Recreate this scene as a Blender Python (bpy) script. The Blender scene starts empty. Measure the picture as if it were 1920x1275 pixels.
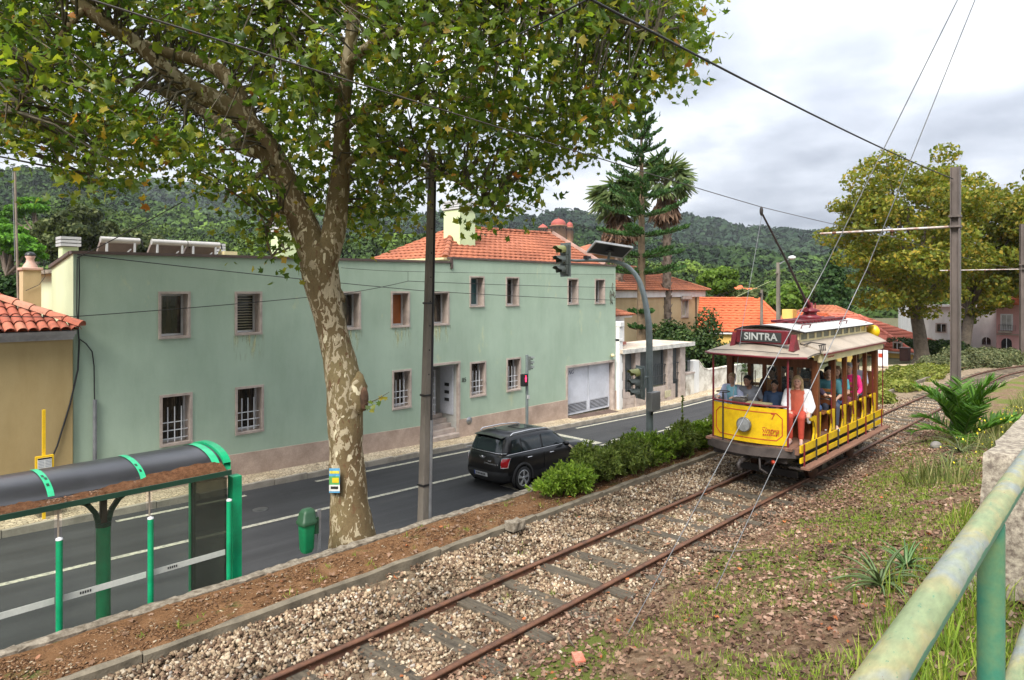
import bpy, bmesh, math, random
import numpy as np
from mathutils import Vector, Matrix, noise as mnoise

R = math.radians
PI = math.pi
sc = bpy.context.scene
col = sc.collection
rng = np.random.default_rng(7)
random.seed(7)

# ------------------------------------------------------------------ camera
CAMZ = 3.85
FPX, HOR = 1265.0, 545.0            # focal length in photo pixels, row of the horizon
TH = R(43.0)                        # the street (world X) runs 43 degrees to the right of the view axis
CT, ST = math.cos(TH), math.sin(TH)
cam = bpy.data.cameras.new('camera')
cam.sensor_width = 36.0
cam.lens = 36.0 * FPX / 1920.0
cam.shift_y = -(637.5 - HOR) / 1920.0
cam.clip_start = 0.05
cam.clip_end = 6000.0
camo = bpy.data.objects.new('camera', cam)
camo.location = (0, 0, CAMZ)
camo.rotation_euler = (R(90), 0, -(R(90) - TH))
col.objects.link(camo)
sc.camera = camo

# ------------------------------------------------------------------ light
SUN_EL, SUN_AZ = R(50), R(198)      # azimuth measured from +X towards +Y: high on the left, a little behind the camera
world = bpy.data.worlds.new('World')
sc.world = world
world.use_nodes = True
nt = world.node_tree
for n in list(nt.nodes):
    nt.nodes.remove(n)
def wn(t, **k):
    n = nt.nodes.new(t)
    for a, b in k.items():
        setattr(n, a, b)
    return n
wo = wn('ShaderNodeOutputWorld')
bg = wn('ShaderNodeBackground')
sky = wn('ShaderNodeTexSky', sky_type='NISHITA')
sky.sun_disc = False
sky.sun_elevation = SUN_EL
sky.sun_rotation = R(90) - SUN_AZ
sky.dust_density = 3.0
tc = wn('ShaderNodeTexCoord')
sep = wn('ShaderNodeSeparateXYZ')
nt.links.new(tc.outputs['Generated'], sep.inputs[0])
zz = wn('ShaderNodeMath', operation='ADD'); zz.inputs[1].default_value = 0.22
zm = wn('ShaderNodeMath', operation='MAXIMUM'); zm.inputs[1].default_value = 0.05
nt.links.new(sep.outputs[2], zm.inputs[0]); nt.links.new(zm.outputs[0], zz.inputs[0])
dv = wn('ShaderNodeVectorMath', operation='DIVIDE')
cmb = wn('ShaderNodeCombineXYZ')
for i in range(3):
    nt.links.new(zz.outputs[0], cmb.inputs[i])
nt.links.new(tc.outputs['Generated'], dv.inputs[0]); nt.links.new(cmb.outputs[0], dv.inputs[1])
mp = wn('ShaderNodeMapping'); mp.inputs['Location'].default_value = (0.35, 1.9, 0)
mp.inputs['Scale'].default_value = (1.0, 1.0, 0.6)
nt.links.new(dv.outputs[0], mp.inputs[0])
n1 = wn('ShaderNodeTexNoise'); n1.inputs['Scale'].default_value = 1.5; n1.inputs['Detail'].default_value = 7; n1.inputs['Roughness'].default_value = 0.52
nt.links.new(mp.outputs[0], n1.inputs['Vector'])
rp = wn('ShaderNodeValToRGB')
e = rp.color_ramp.elements
e[0].position = 0.34; e[0].color = (0.40, 0.44, 0.52, 1)
e[1].position = 0.68; e[1].color = (1.2, 1.2, 1.2, 1)
em = rp.color_ramp.elements.new(0.5); em.color = (0.68, 0.725, 0.81, 1)
nt.links.new(n1.outputs['Fac'], rp.inputs[0])
sm = wn('ShaderNodeMix', data_type='RGBA', blend_type='MULTIPLY'); sm.inputs[0].default_value = 1.0
sm.inputs[7].default_value = (0.10, 0.10, 0.10, 1)
nt.links.new(sky.outputs[0], sm.inputs[6])
mx = wn('ShaderNodeMix', data_type='RGBA'); mx.inputs[0].default_value = 0.93
nt.links.new(sm.outputs[2], mx.inputs[6]); nt.links.new(rp.outputs[0], mx.inputs[7])
# an overcast sky is brighter towards the zenith than near the horizon
gr = wn('ShaderNodeMath', operation='MULTIPLY_ADD'); gr.inputs[1].default_value = 0.94; gr.inputs[2].default_value = 0.47
nt.links.new(zm.outputs[0], gr.inputs[0])
gm_ = wn('ShaderNodeMix', data_type='RGBA', blend_type='MULTIPLY'); gm_.inputs[0].default_value = 1.0
nt.links.new(mx.outputs[2], gm_.inputs[6]); nt.links.new(gr.outputs[0], gm_.inputs[7])
nt.links.new(gm_.outputs[2], bg.inputs[0])
bg.inputs[1].default_value = 0.42
nt.links.new(bg.outputs[0], wo.inputs[0])

sun = bpy.data.lights.new('sun', 'SUN')
sun.energy = 1.5
sun.angle = R(28)
sun.color = (1.0, 0.955, 0.88)
suno = bpy.data.objects.new('sun', sun)
sd = Vector((math.cos(SUN_EL) * math.cos(SUN_AZ), math.cos(SUN_EL) * math.sin(SUN_AZ), math.sin(SUN_EL)))
suno.rotation_euler = sd.to_track_quat('Z', 'Y').to_euler()
suno.location = (0, 0, 60)
col.objects.link(suno)

vs = sc.view_settings
vs.view_transform = 'Standard'
vs.look = 'None'
vs.gamma = 1.0
vs.exposure = 2.25
sc.render.engine = 'CYCLES'
sc.cycles.use_denoising = True
sc.cycles.max_bounces = 6
sc.cycles.diffuse_bounces = 3
sc.cycles.glossy_bounces = 3
sc.cycles.transmission_bounces = 5
sc.cycles.transparent_max_bounces = 8
sc.cycles.volume_bounces = 0

# ------------------------------------------------------------------ helpers: points
def ray(px, py):
    r = (px - 960.0) / FPX
    return Vector((CT + r * ST, ST - r * CT, -(py - HOR) / FPX))
def atY(px, py, Y):                   # the point of the vertical plane y = Y seen at a photo pixel
    a = ray(px, py); p = a * (Y / a.y); p.z += CAMZ; return p
def atX(px, py, X):
    a = ray(px, py); p = a * (X / a.x); p.z += CAMZ; return p
def atz(px, py, z):
    a = ray(px, py); p = a * ((z - CAMZ) / a.z); p.z += CAMZ; return p
def atd(px, py, d):
    p = ray(px, py) * d; p.z += CAMZ; return p
def road_z(x):
    return -1.25 - 0.028 * (max(-8, min(x, 30)) - 2.5)
def rail_z(x):
    return -0.0125 * (max(-8, min(x, 50)) - 4)

# ------------------------------------------------------------------ helpers: objects
WL = {}
def wloc(o):
    v = Vector((0, 0, 0))
    while o is not None:
        v = v + Vector(o.location); o = o.parent
    return v
def tag(o, label=None, cat=None, group=None, kind=None):
    if label: o['label'] = label
    if cat: o['category'] = cat
    if group: o['group'] = group
    if kind: o['kind'] = kind
    return o
def empty(name, loc, label=None, cat=None, group=None, rz=0, kind=None):
    o = bpy.data.objects.new(name, None)
    o.location = loc; o.rotation_euler = (0, 0, rz); o.empty_display_size = 0.2
    col.objects.link(o)
    return tag(o, label, cat, group, kind)
def link_mesh(name, me, parent=None, loc=None):
    o = bpy.data.objects.new(name, me)
    if parent is not None:
        o.parent = parent
    if loc is not None:
        o.location = loc
    col.objects.link(o)
    return o
def copy_tree(o, parent=None):
    c = o.copy(); col.objects.link(c); c.parent = parent
    for ch in list(o.children):
        copy_tree(ch, c)
    return c
def setmat(me, m):
    me.materials.clear()
    if isinstance(m, (list, tuple)):
        for q in m: me.materials.append(q)
    else:
        me.materials.append(m)
def fastmesh(name, V, F, m, parent=None, loc=None, smooth=False, mi=None):
    """numpy verts (n,3) and faces (k, 3 or 4) -> one mesh object"""
    V = np.asarray(V, dtype=np.float32).copy(); F = np.asarray(F, dtype=np.int32)
    base = Vector((0, 0, 0))
    if parent is not None:
        base = wloc(parent)
    if loc is not None:
        base = base + Vector(loc) if parent is not None else Vector(loc)
    V -= np.array(base, dtype=np.float32)
    me = bpy.data.meshes.new(name)
    k = F.shape[1]
    me.vertices.add(len(V)); me.vertices.foreach_set('co', V.ravel())
    me.loops.add(F.size); me.loops.foreach_set('vertex_index', F.ravel())
    me.polygons.add(len(F)); me.polygons.foreach_set('loop_start', np.arange(0, F.size, k, dtype=np.int32))
    if smooth:
        me.polygons.foreach_set('use_smooth', np.ones(len(F), dtype=bool))
    if mi is not None:
        me.polygons.foreach_set('material_index', np.asarray(mi, dtype=np.int32))
    me.update(calc_edges=True)
    setmat(me, m)
    return link_mesh(name, me, parent, loc)

class MB:
    """collects shapes (world coordinates) and links them as ONE mesh object"""
    def __init__(s):
        s.v = []; s.f = []; s.sm = []; s.mi = []; s.cur = 0
    def _add(s, vs_, fs_, smooth=False):
        b = len(s.v)
        s.v += [tuple(q) for q in vs_]
        for f in fs_:
            s.f.append(tuple(b + i for i in f)); s.sm.append(smooth); s.mi.append(s.cur)
        return s
    def box(s, x0, x1, y0, y1, z0, z1):
        v = [(x, y, z) for z in (z0, z1) for y in (y0, y1) for x in (x0, x1)]
        return s._add(v, [(0, 2, 3, 1), (4, 5, 7, 6), (0, 1, 5, 4), (2, 6, 7, 3), (0, 4, 6, 2), (1, 3, 7, 5)])
    def bar(s, p, q, w, h, up=(0, 0, 1)):
        """a rectangular bar from p to q, w across and h along up"""
        p = Vector(p); q = Vector(q); d = (q - p).normalized(); u = Vector(up)
        a = d.cross(u)
        if a.length < 1e-5: a = d.cross(Vector((1, 0, 0)))
        a.normalize(); b = a.cross(d).normalized()
        a *= w / 2; b *= h / 2
        v = [c + sa * a + sb * b for c in (p, q) for sa, sb in ((-1, -1), (1, -1), (1, 1), (-1, 1))]
        return s._add(v, [(3, 2, 1, 0), (4, 5, 6, 7), (0, 1, 5, 4), (1, 2, 6, 5), (2, 3, 7, 6), (3, 0, 4, 7)])
    def tube(s, pts, r, n=8, cap=True):
        """a round tube along points; r one radius or one for each point"""
        pts = [Vector(p) for p in pts]
        rr = r if isinstance(r, (list, tuple)) else [r] * len(pts)
        rings = []
        up = None
        for i, p in enumerate(pts):
            if i == 0: d = pts[1] - pts[0]
            elif i == len(pts) - 1: d = pts[-1] - pts[-2]
            else: d = (pts[i + 1] - pts[i - 1])
            d.normalize()
            if up is None:
                up = Vector((0, 0, 1)) if abs(d.z) < 0.9 else Vector((1, 0, 0))
            a = d.cross(up)
            if a.length < 1e-4: a = d.cross(Vector((0.3, 1, 0.2)))
            a.normalize(); b = a.cross(d).normalized(); up = b
            rings.append([p + rr[i] * (math.cos(2 * PI * k / n) * a + math.sin(2 * PI * k / n) * b) for k in range(n)])
        v = [q for ring in rings for q in ring]; f = []
        for i in range(len(pts) - 1):
            for k in range(n):
                f.append((i * n + k, i * n + (k + 1) % n, (i + 1) * n + (k + 1) % n, (i + 1) * n + k))
        s._add(v, f, n > 4)
        if cap:
            s._add(rings[0], [tuple(range(n))]); s._add(rings[-1], [tuple(reversed(range(n)))])
        return s
    def lathe(s, prof, c, n=16, axis='z'):
        """prof: (radius, height) pairs turned about the axis through c"""
        c = Vector(c); v = []; f = []
        for r, h in prof:
            for k in range(n):
                a = 2 * PI * k / n; u, w = r * math.cos(a), r * math.sin(a)
                v.append(c + Vector({'z': (u, w, h), 'x': (h, u, w), 'y': (w, h, u)}[axis]))
        for i in range(len(prof) - 1):
            for k in range(n):
                f.append((i * n + k, i * n + (k + 1) % n, (i + 1) * n + (k + 1) % n, (i + 1) * n + k))
        s._add(v, f, True)
        if prof[0][0] > 1e-4: s._add(v[:n], [tuple(reversed(range(n)))])
        if prof[-1][0] > 1e-4: s._add(v[-n:], [tuple(range(n))])
        return s
    def prism(s, poly, a, b):
        """closed polygon (list of points) extruded by the vector from a to b (offsets)"""
        a = Vector(a); b = Vector(b); n = len(poly)
        v = [Vector(p) + a for p in poly] + [Vector(p) + b for p in poly]
        f = [tuple(range(n)), tuple(reversed(range(n, 2 * n)))]
        f += [(i, i + n, (i + 1) % n + n, (i + 1) % n) for i in range(n)]
        return s._add(v, f)
    def grid(s, fn, nu, nv, smooth=True, closed_u=False):
        v = [fn(i / nu, j / nv) for j in range(nv + 1) for i in range(nu + 1)]
        f = [(j * (nu + 1) + i, j * (nu + 1) + i + 1, (j + 1) * (nu + 1) + i + 1, (j + 1) * (nu + 1) + i) for j in range(nv) for i in range(nu)]
        return s._add(v, f, smooth)
    def quad(s, a, b, c, d):
        return s._add([a, b, c, d], [(0, 1, 2, 3)])
    def ell(s, c, r, n=10, m=7, rot=None):
        c = Vector(c); v = []; f = []
        for j in range(m + 1):
            t = PI * j / m
            for k in range(n):
                a = 2 * PI * k / n
                q = Vector((r[0] * math.sin(t) * math.cos(a), r[1] * math.sin(t) * math.sin(a), r[2] * math.cos(t)))
                if rot: q = rot @ q
                v.append(c + q)
        for j in range(m):
            for k in range(n):
                f.append((j * n + k, (j + 1) * n + k, (j + 1) * n + (k + 1) % n, j * n + (k + 1) % n))
        return s._add(v, f, True)
    def build(s, name, m, parent=None, loc=None, bevel=0, fix=True):
        base = wloc(parent) if parent is not None else Vector((0, 0, 0))
        if loc is not None and parent is None:
            base = Vector(loc)
        me = bpy.data.meshes.new(name)
        me.from_pydata([(q[0] - base.x, q[1] - base.y, q[2] - base.z) for q in s.v], [], s.f)
        me.polygons.foreach_set('use_smooth', s.sm)
        me.polygons.foreach_set('material_index', s.mi)
        setmat(me, m)
        if fix:
            bm = bmesh.new(); bm.from_mesh(me)
            bmesh.ops.recalc_face_normals(bm, faces=bm.faces)
            bm.to_mesh(me); bm.free()
        o = link_mesh(name, me, parent, loc if parent is None else None)
        if bevel:
            b = o.modifiers.new('bevel', 'BEVEL'); b.width = bevel; b.segments = 2; b.limit_method = 'ANGLE'; b.angle_limit = R(40)
        return o
def one(name, m, parent, fn, *a, **k):
    """one shape as one object: one('leg', M, t, 'box', ...)"""
    bl = k.pop('bevel', 0); lc = k.pop('loc', None)
    b = MB(); getattr(b, fn)(*a, **k)
    return b.build(name, m, parent, loc=lc, bevel=bl)

# ------------------------------------------------------------------ helpers: materials
class NT:
    def __init__(s, name):
        s.m = bpy.data.materials.new(name); s.m.use_nodes = True
        s.t = s.m.node_tree
        for n in list(s.t.nodes): s.t.nodes.remove(n)
        s.out = s.n('ShaderNodeOutputMaterial'); s.b = s.n('ShaderNodeBsdfPrincipled')
        s.l(s.b.outputs[0], s.out.inputs[0])
        s.geo = s.n('ShaderNodeNewGeometry')
        s.tc = s.n('ShaderNodeTexCoord')
    def n(s, t, **k):
        q = s.t.nodes.new(t)
        for a, b in k.items(): setattr(q, a, b)
        return q
    def l(s, a, b): s.t.links.new(a, b)
    def vec(s, scale=(1, 1, 1), src=None, loc=(0, 0, 0), rot=(0, 0, 0)):
        mpn = s.n('ShaderNodeMapping'); mpn.inputs['Scale'].default_value = scale; mpn.inputs['Location'].default_value = loc
        mpn.inputs['Rotation'].default_value = rot
        s.l(src or s.geo.outputs['Position'], mpn.inputs[0]); return mpn.outputs[0]
    def noise(s, scale, detail=4, rough=0.55, vec=None, dist=0.0):
        q = s.n('ShaderNodeTexNoise'); q.inputs['Scale'].default_value = scale; q.inputs['Detail'].default_value = detail
        q.inputs['Roughness'].default_value = rough; q.inputs['Distortion'].default_value = dist
        s.l(vec or s.geo.outputs['Position'], q.inputs['Vector']); return q.outputs['Fac']
    def voro(s, scale, vec=None, feat='F1', out='Distance'):
        q = s.n('ShaderNodeTexVoronoi', feature=feat); q.inputs['Scale'].default_value = scale
        s.l(vec or s.geo.outputs['Position'], q.inputs['Vector']); return q.outputs[out]
    def ramp(s, fac, stops, interp='LINEAR'):
        q = s.n('ShaderNodeValToRGB'); q.color_ramp.interpolation = interp
        el = q.color_ramp.elements
        while len(el) < len(stops): el.new(0.5)
        for i, (p, c) in enumerate(stops):
            el[i].position = p
            el[i].color = (c[0], c[1], c[2], 1) if isinstance(c, (tuple, list)) else (c, c, c, 1)
        s.l(fac, q.inputs[0]); return q.outputs[0]
    def mix(s, fac, a, b, mode='MIX'):
        q = s.n('ShaderNodeMix', data_type='RGBA', blend_type=mode)
        for sock, v in ((q.inputs[0], fac), (q.inputs[6], a), (q.inputs[7], b)):
            if isinstance(v, (int, float)): sock.default_value = v
            elif isinstance(v, (tuple, list)): sock.default_value = (v[0], v[1], v[2], 1)
            else: s.l(v, sock)
        return q.outputs[2]
    def bump(s, h, strength=0.3, dist=0.02):
        q = s.n('ShaderNodeBump'); q.inputs['Strength'].default_value = strength; q.inputs['Distance'].default_value = dist
        s.l(h, q.inputs['Height']); s.l(q.outputs[0], s.b.inputs['Normal'])
    def set(s, color=None, rough=None, metal=None, spec=None):
        for k, v in (('Base Color', color), ('Roughness', rough), ('Metallic', metal), ('Specular IOR Level', spec)):
            if v is None: continue
            if isinstance(v, (int, float)): s.b.inputs[k].default_value = v
            elif isinstance(v, (tuple, list)): s.b.inputs[k].default_value = (v[0], v[1], v[2], 1)
            else: s.l(v, s.b.inputs[k])
        return s
MC = {}
def mat(name, c, rough=0.6, metal=0.0, var=0.25, vs_=2.0, c2=None, bump=0.0, bs=30, spec=0.4, fine=0.12, stretch=(1, 1, 1)):
    """painted / plain surface: base colour with large and fine procedural variation and fine relief"""
    if name in MC: return MC[name]
    t = NT(name)
    v = t.vec(stretch)
    big = t.noise(vs_, 4, 0.6, v)
    c2 = c2 or tuple(q * (1 - var * 1.6) for q in c)
    a = t.ramp(big, [(0.32, c2), (0.6, c)])
    fi = t.noise(vs_ * 14, 3, 0.6, v)
    fr = t.ramp(fi, [(0.3, 1 - fine), (0.7, 1 + 0.0)])
    a = t.mix(1.0, a, fr, 'MULTIPLY')
    t.set(a, rough, metal, spec)
    if bump: t.bump(t.noise(bs, 4, 0.65), bump, 0.02)
    MC[name] = t.m
    return t.m
def island_mat(name, stops, rough=0.8, trans=0.0, var=0.15, vs_=0.6, spec=0.2, bump=0):
    """many small pieces in one mesh: each piece its own colour"""
    if name in MC: return MC[name]
    t = NT(name)
    c = t.ramp(t.geo.outputs['Random Per Island'], stops)
    big = t.noise(vs_, 3, 0.6)
    c = t.mix(1.0, c, t.ramp(big, [(0.3, 1 - var * 2), (0.7, 1.0)]), 'MULTIPLY')
    t.set(c, rough, 0, spec)
    if trans:
        tr = t.n('ShaderNodeBsdfTranslucent'); t.l(t.mix(1.0, c, (1.25, 1.3, 0.55), 'MULTIPLY'), tr.inputs[0])
        mxs = t.n('ShaderNodeMixShader'); mxs.inputs[0].default_value = trans
        t.l(t.b.outputs[0], mxs.inputs[1]); t.l(tr.outputs[0], mxs.inputs[2]); t.l(mxs.outputs[0], t.out.inputs[0])
    if bump: t.bump(t.noise(25, 4, 0.65), bump, 0.02)
    MC[name] = t.m
    return t.m
def text_obj(name, s, size, m, parent, origin, ux, uy, depth=0.004, shear=0.0, spacing=1.0, offset=0.0, center=True):
    """flat lettering with ux along the line and uy up"""
    cu = bpy.data.curves.new(name, 'FONT'); cu.body = s; cu.size = size; cu.extrude = depth; cu.shear = shear
    cu.space_character = spacing; cu.offset = offset
    if center: cu.align_x = 'CENTER'
    cu.align_y = 'CENTER'
    o = bpy.data.objects.new(name + '_tmp', cu); col.objects.link(o)
    dg = bpy.context.evaluated_depsgraph_get()
    me = bpy.data.meshes.new_from_object(o.evaluated_get(dg))
    bpy.data.objects.remove(o); bpy.data.curves.remove(cu)
    ux = Vector(ux).normalized(); uy = Vector(uy).normalized(); uz = ux.cross(uy)
    base = wloc(parent) if parent is not None else Vector((0, 0, 0))
    M4 = Matrix((ux, uy, uz)).transposed().to_4x4(); M4.translation = Vector(origin) - base
    me.transform(M4); me.name = name
    setmat(me, m)
    return link_mesh(name, me, parent)
# ------------------------------------------------------------------ materials
def m_asphalt():
    t = NT('asphalt')
    big = t.noise(0.35, 4, 0.6); fine = t.noise(90, 3, 0.7)
    c = t.ramp(big, [(0.3, (0.032, 0.032, 0.034)), (0.7, (0.052, 0.0525, 0.0545))])
    c = t.mix(1.0, c, t.ramp(fine, [(0.3, 0.6), (0.7, 1.25)]), 'MULTIPLY')
    streak = t.noise(1.0, 3, 0.5, t.vec((0.12, 3.0, 1)))
    c = t.mix(1.0, c, t.ramp(streak, [(0.3, 0.72), (0.7, 1.12)]), 'MULTIPLY')
    c = t.mix(t.ramp(t.noise(0.9, 6, 0.7, t.vec((0.5, 1.2, 1), loc=(7, 3, 0))), [(0.60, 0.0), (0.72, 0.55)]), c, (0.062, 0.060, 0.056))
    c = t.mix(t.ramp(t.noise(2.3, 4, 0.6, t.vec(loc=(1, 9, 0))), [(0.68, 0.0), (0.72, 0.6)]), c, (0.018, 0.018, 0.019))
    t.set(c, 0.82, 0, 0.3); t.bump(fine, 0.25, 0.01)
    return t.m
def m_plaster(name, c, stain=(0.55, 0.6, 0.45), amt=0.35, light=None):
    t = NT(name)
    big = t.noise(0.5, 5, 0.6)
    st = t.noise(0.8, 6, 0.68, t.vec((1.5, 1.5, 0.42)))
    cc = t.ramp(big, [(0.3, tuple(q * 0.86 for q in c)), (0.7, c)])
    cc = t.mix(1.0, cc, t.ramp(st, [(0.35, tuple(1 - amt * (1 - q) for q in stain)), (0.58, (1, 1, 1))]), 'MULTIPLY')
    if light:
        pt = t.noise(0.9, 5, 0.7, t.vec((1.2, 1.2, 0.6), loc=(3, 1, 7)))
        cc = t.mix(t.ramp(pt, [(0.63, 0.0), (0.70, 0.55)]), cc, light)
    cc = t.mix(1.0, cc, t.ramp(t.noise(40, 3, 0.6), [(0.3, 0.93), (0.7, 1.0)]), 'MULTIPLY')
    cc = t.mix(t.ramp(t.noise(0.33, 5, 0.6, t.vec(loc=(2, 5, 3))), [(0.45, 0.0), (0.62, 0.22)]), cc, tuple(q * 0.55 for q in c))
    t.set(cc, 0.85, 0, 0.25); t.bump(t.noise(60, 4, 0.7), 0.15, 0.01)
    return t.m
def m_bark():
    t = NT('plane_bark')
    v = t.vec((1.0, 1.0, 0.5), src=t.tc.outputs['Object'])
    n1 = t.noise(10.0, 4, 0.6, v, 0.8)
    n2 = t.noise(11.0, 3, 0.6, t.vec((1, 1, 0.45), src=t.tc.outputs['Object'], loc=(5, 2, 9)), 0.8)
    base = t.ramp(t.noise(1.2, 3, 0.5, v), [(0.35, (0.13, 0.09, 0.045)), (0.65, (0.19, 0.15, 0.075))])
    lo_ = t.n('ShaderNodeMath', operation='MULTIPLY_ADD'); t.l(t.noise(1.6, 2, 0.5, t.vec((1, 1, 0.4), src=t.tc.outputs['Object'], loc=(9, 1, 4))), lo_.inputs[0]); lo_.inputs[1].default_value = 0.30; lo_.inputs[2].default_value = -0.15
    su_ = t.n('ShaderNodeMath', operation='ADD'); t.l(n1, su_.inputs[0]); t.l(lo_.outputs[0], su_.inputs[1]); n1 = su_.outputs[0]
    c = t.mix(t.ramp(n1, [(0.545, 0.0), (0.56, 1.0)]), base, (0.38, 0.32, 0.215))
    c = t.mix(t.ramp(n2, [(0.62, 0.0), (0.635, 1.0)]), c, (0.13, 0.075, 0.038))
    c = t.mix(t.ramp(t.noise(9, 2, 0.5, v, 0.5), [(0.67, 0.0), (0.68, 1.0)]), c, (0.58, 0.52, 0.36))
    c = t.mix(1.0, c, t.ramp(t.noise(30, 3, 0.6), [(0.3, 0.8), (0.7, 1.05)]), 'MULTIPLY')
    t.set(c, 0.85, 0, 0.2)
    t.bump(n1, 0.5, 0.03)
    return t.m
def m_stucco_dirty(name, c, d, lo=0.42, hi=0.6, sc_=2.2):
    t = NT(name)
    c1 = t.ramp(t.noise(sc_, 6, 0.7), [(lo, d), (hi, c)])
    c1 = t.mix(1.0, c1, t.ramp(t.noise(35, 3, 0.6), [(0.3, 0.85), (0.7, 1.05)]), 'MULTIPLY')
    t.set(c1, 0.88, 0, 0.2); t.bump(t.noise(45, 4, 0.7), 0.35, 0.015)
    return t.m
def m_soil(name, stops, sc_=3.0, b=0.8, extra=None):
    t = NT(name)
    c = t.ramp(t.noise(sc_, 8, 0.72), stops)
    c = t.mix(1.0, c, t.ramp(t.noise(sc_ * 14, 4, 0.7), [(0.3, 0.6), (0.7, 1.2)]), 'MULTIPLY')
    if extra:
        c = t.mix(t.ramp(t.noise(extra[1], 5, 0.65, t.vec(loc=(4, 8, 2))), [(extra[2], 0.0), (extra[2] + 0.08, 1.0)]), c, extra[0])
    t.set(c, 0.95, 0, 0.1); t.bump(t.noise(sc_ * 12, 5, 0.7), b, 0.03)
    return t.m
def m_glass(name='window_glass', c=(0.018, 0.022, 0.024)):
    t = NT(name); t.set(c, 0.06, 0, 0.6)
    return t.m
def m_clear(name, tint=(0.92, 0.97, 0.95), op=0.2, dirt=(0.35, 0.34, 0.28)):
    t = NT(name)
    tr = t.n('ShaderNodeBsdfTransparent'); tr.inputs[0].default_value = (*tint, 1)
    t.set(dirt, 0.25, 0, 0.5)
    mxs = t.n('ShaderNodeMixShader')
    d = t.ramp(t.noise(1.7, 5, 0.6), [(0.3, op * 0.6), (0.75, op * 1.5)])
    t.l(d, mxs.inputs[0]); t.l(tr.outputs[0], mxs.inputs[1]); t.l(t.b.outputs[0], mxs.inputs[2]); t.l(mxs.outputs[0], t.out.inputs[0])
    return t.m
def m_marking():
    t = NT('road_paint')
    w = t.noise(12, 5, 0.7)
    c = t.ramp(w, [(0.36, (0.16, 0.155, 0.14)), (0.54, (0.43, 0.41, 0.32))])
    t.set(c, 0.7, 0, 0.3); return t.m
def m_wood(name, c, c2, sc_=3.0, axis=(0.3, 6, 6), rough=0.7):
    t = NT(name)
    v = t.vec(axis)
    cc = t.ramp(t.noise(sc_, 5, 0.65, v), [(0.3, c2), (0.68, c)])
    cc = t.mix(1.0, cc, t.ramp(t.noise(24, 3, 0.6), [(0.3, 0.75), (0.7, 1.08)]), 'MULTIPLY')
    t.set(cc, rough, 0, 0.3); t.bump(t.noise(sc_ * 5, 4, 0.65, v), 0.3, 0.01)
    return t.m
def m_cobble():
    t = NT('cobbles')
    v = t.vec((1, 1, 1))
    cell = t.n('ShaderNodeTexVoronoi', feature='F1'); cell.inputs['Scale'].default_value = 11; t.l(v, cell.inputs['Vector'])
    edge = t.voro(11, v, 'DISTANCE_TO_EDGE')
    c = t.ramp(t.noise(1.0, 4, 0.6), [(0.3, (0.42, 0.33, 0.21)), (0.7, (0.60, 0.50, 0.36))])
    sepc = t.n('ShaderNodeSeparateColor'); t.l(cell.outputs['Color'], sepc.inputs[0])
    c = t.mix(1.0, c, t.ramp(sepc.outputs[0], [(0.0, 0.72), (1.0, 1.15)]), 'MULTIPLY')
    c = t.mix(t.ramp(edge, [(0.02, 1.0), (0.09, 0.0)]), c, (0.17, 0.13, 0.085))
    t.set(c, 0.9, 0, 0.2); t.bump(t.ramp(edge, [(0.0, 0.0), (0.14, 1.0)]), 0.5, 0.02)
    return t.m
def m_handrail():
    t = NT('worn_green_paint')
    p = t.geo.outputs['Position']
    n1 = t.noise(16, 5, 0.7, t.vec((0.5, 1, 1)))
    n2 = t.noise(5, 4, 0.6, t.vec((0.7, 1, 1), loc=(2, 5, 1)))
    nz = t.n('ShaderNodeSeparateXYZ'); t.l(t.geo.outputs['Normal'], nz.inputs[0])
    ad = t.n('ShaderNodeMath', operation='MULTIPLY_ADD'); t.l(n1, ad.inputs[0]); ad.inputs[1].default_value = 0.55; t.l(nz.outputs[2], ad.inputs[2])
    worn = t.ramp(n2, [(0.38, (0.19, 0.235, 0.12)), (0.47, (0.27, 0.255, 0.125)), (0.54, (0.195, 0.22, 0.205)), (0.62, (0.23, 0.25, 0.155))])
    worn = t.mix(1.0, worn, t.ramp(t.noise(70, 4, 0.7, t.vec((0.35, 1, 1))), [(0.3, 0.72), (0.7, 1.1)]), 'MULTIPLY')
    worn = t.mix(t.ramp(t.noise(26, 4, 0.7), [(0.70, 0.0), (0.73, 0.6)]), worn, (0.08, 0.19, 0.11))
    worn = t.mix(t.ramp(t.noise(95, 5, 0.75, t.vec((0.5, 1, 1))), [(0.635, 0.0), (0.645, 1.0)]), worn, (0.05, 0.15, 0.09))
    worn = t.mix(t.ramp(t.noise(38, 5, 0.75, t.vec((0.4, 1, 1), loc=(3, 3, 3))), [(0.69, 0.0), (0.70, 1.0)]), worn, (0.16, 0.075, 0.04))
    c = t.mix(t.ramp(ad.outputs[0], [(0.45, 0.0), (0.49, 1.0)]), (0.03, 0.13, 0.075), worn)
    t.set(c, 0.5, 0, 0.4); t.bump(n1, 0.1, 0.003)
    return t.m
def m_bushy(name, c1, c2):
    return island_mat(name, [(0.0, c1), (0.6, tuple((a + b) / 2 for a, b in zip(c1, c2))), (1.0, c2)], 0.6, 0.3)

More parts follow.
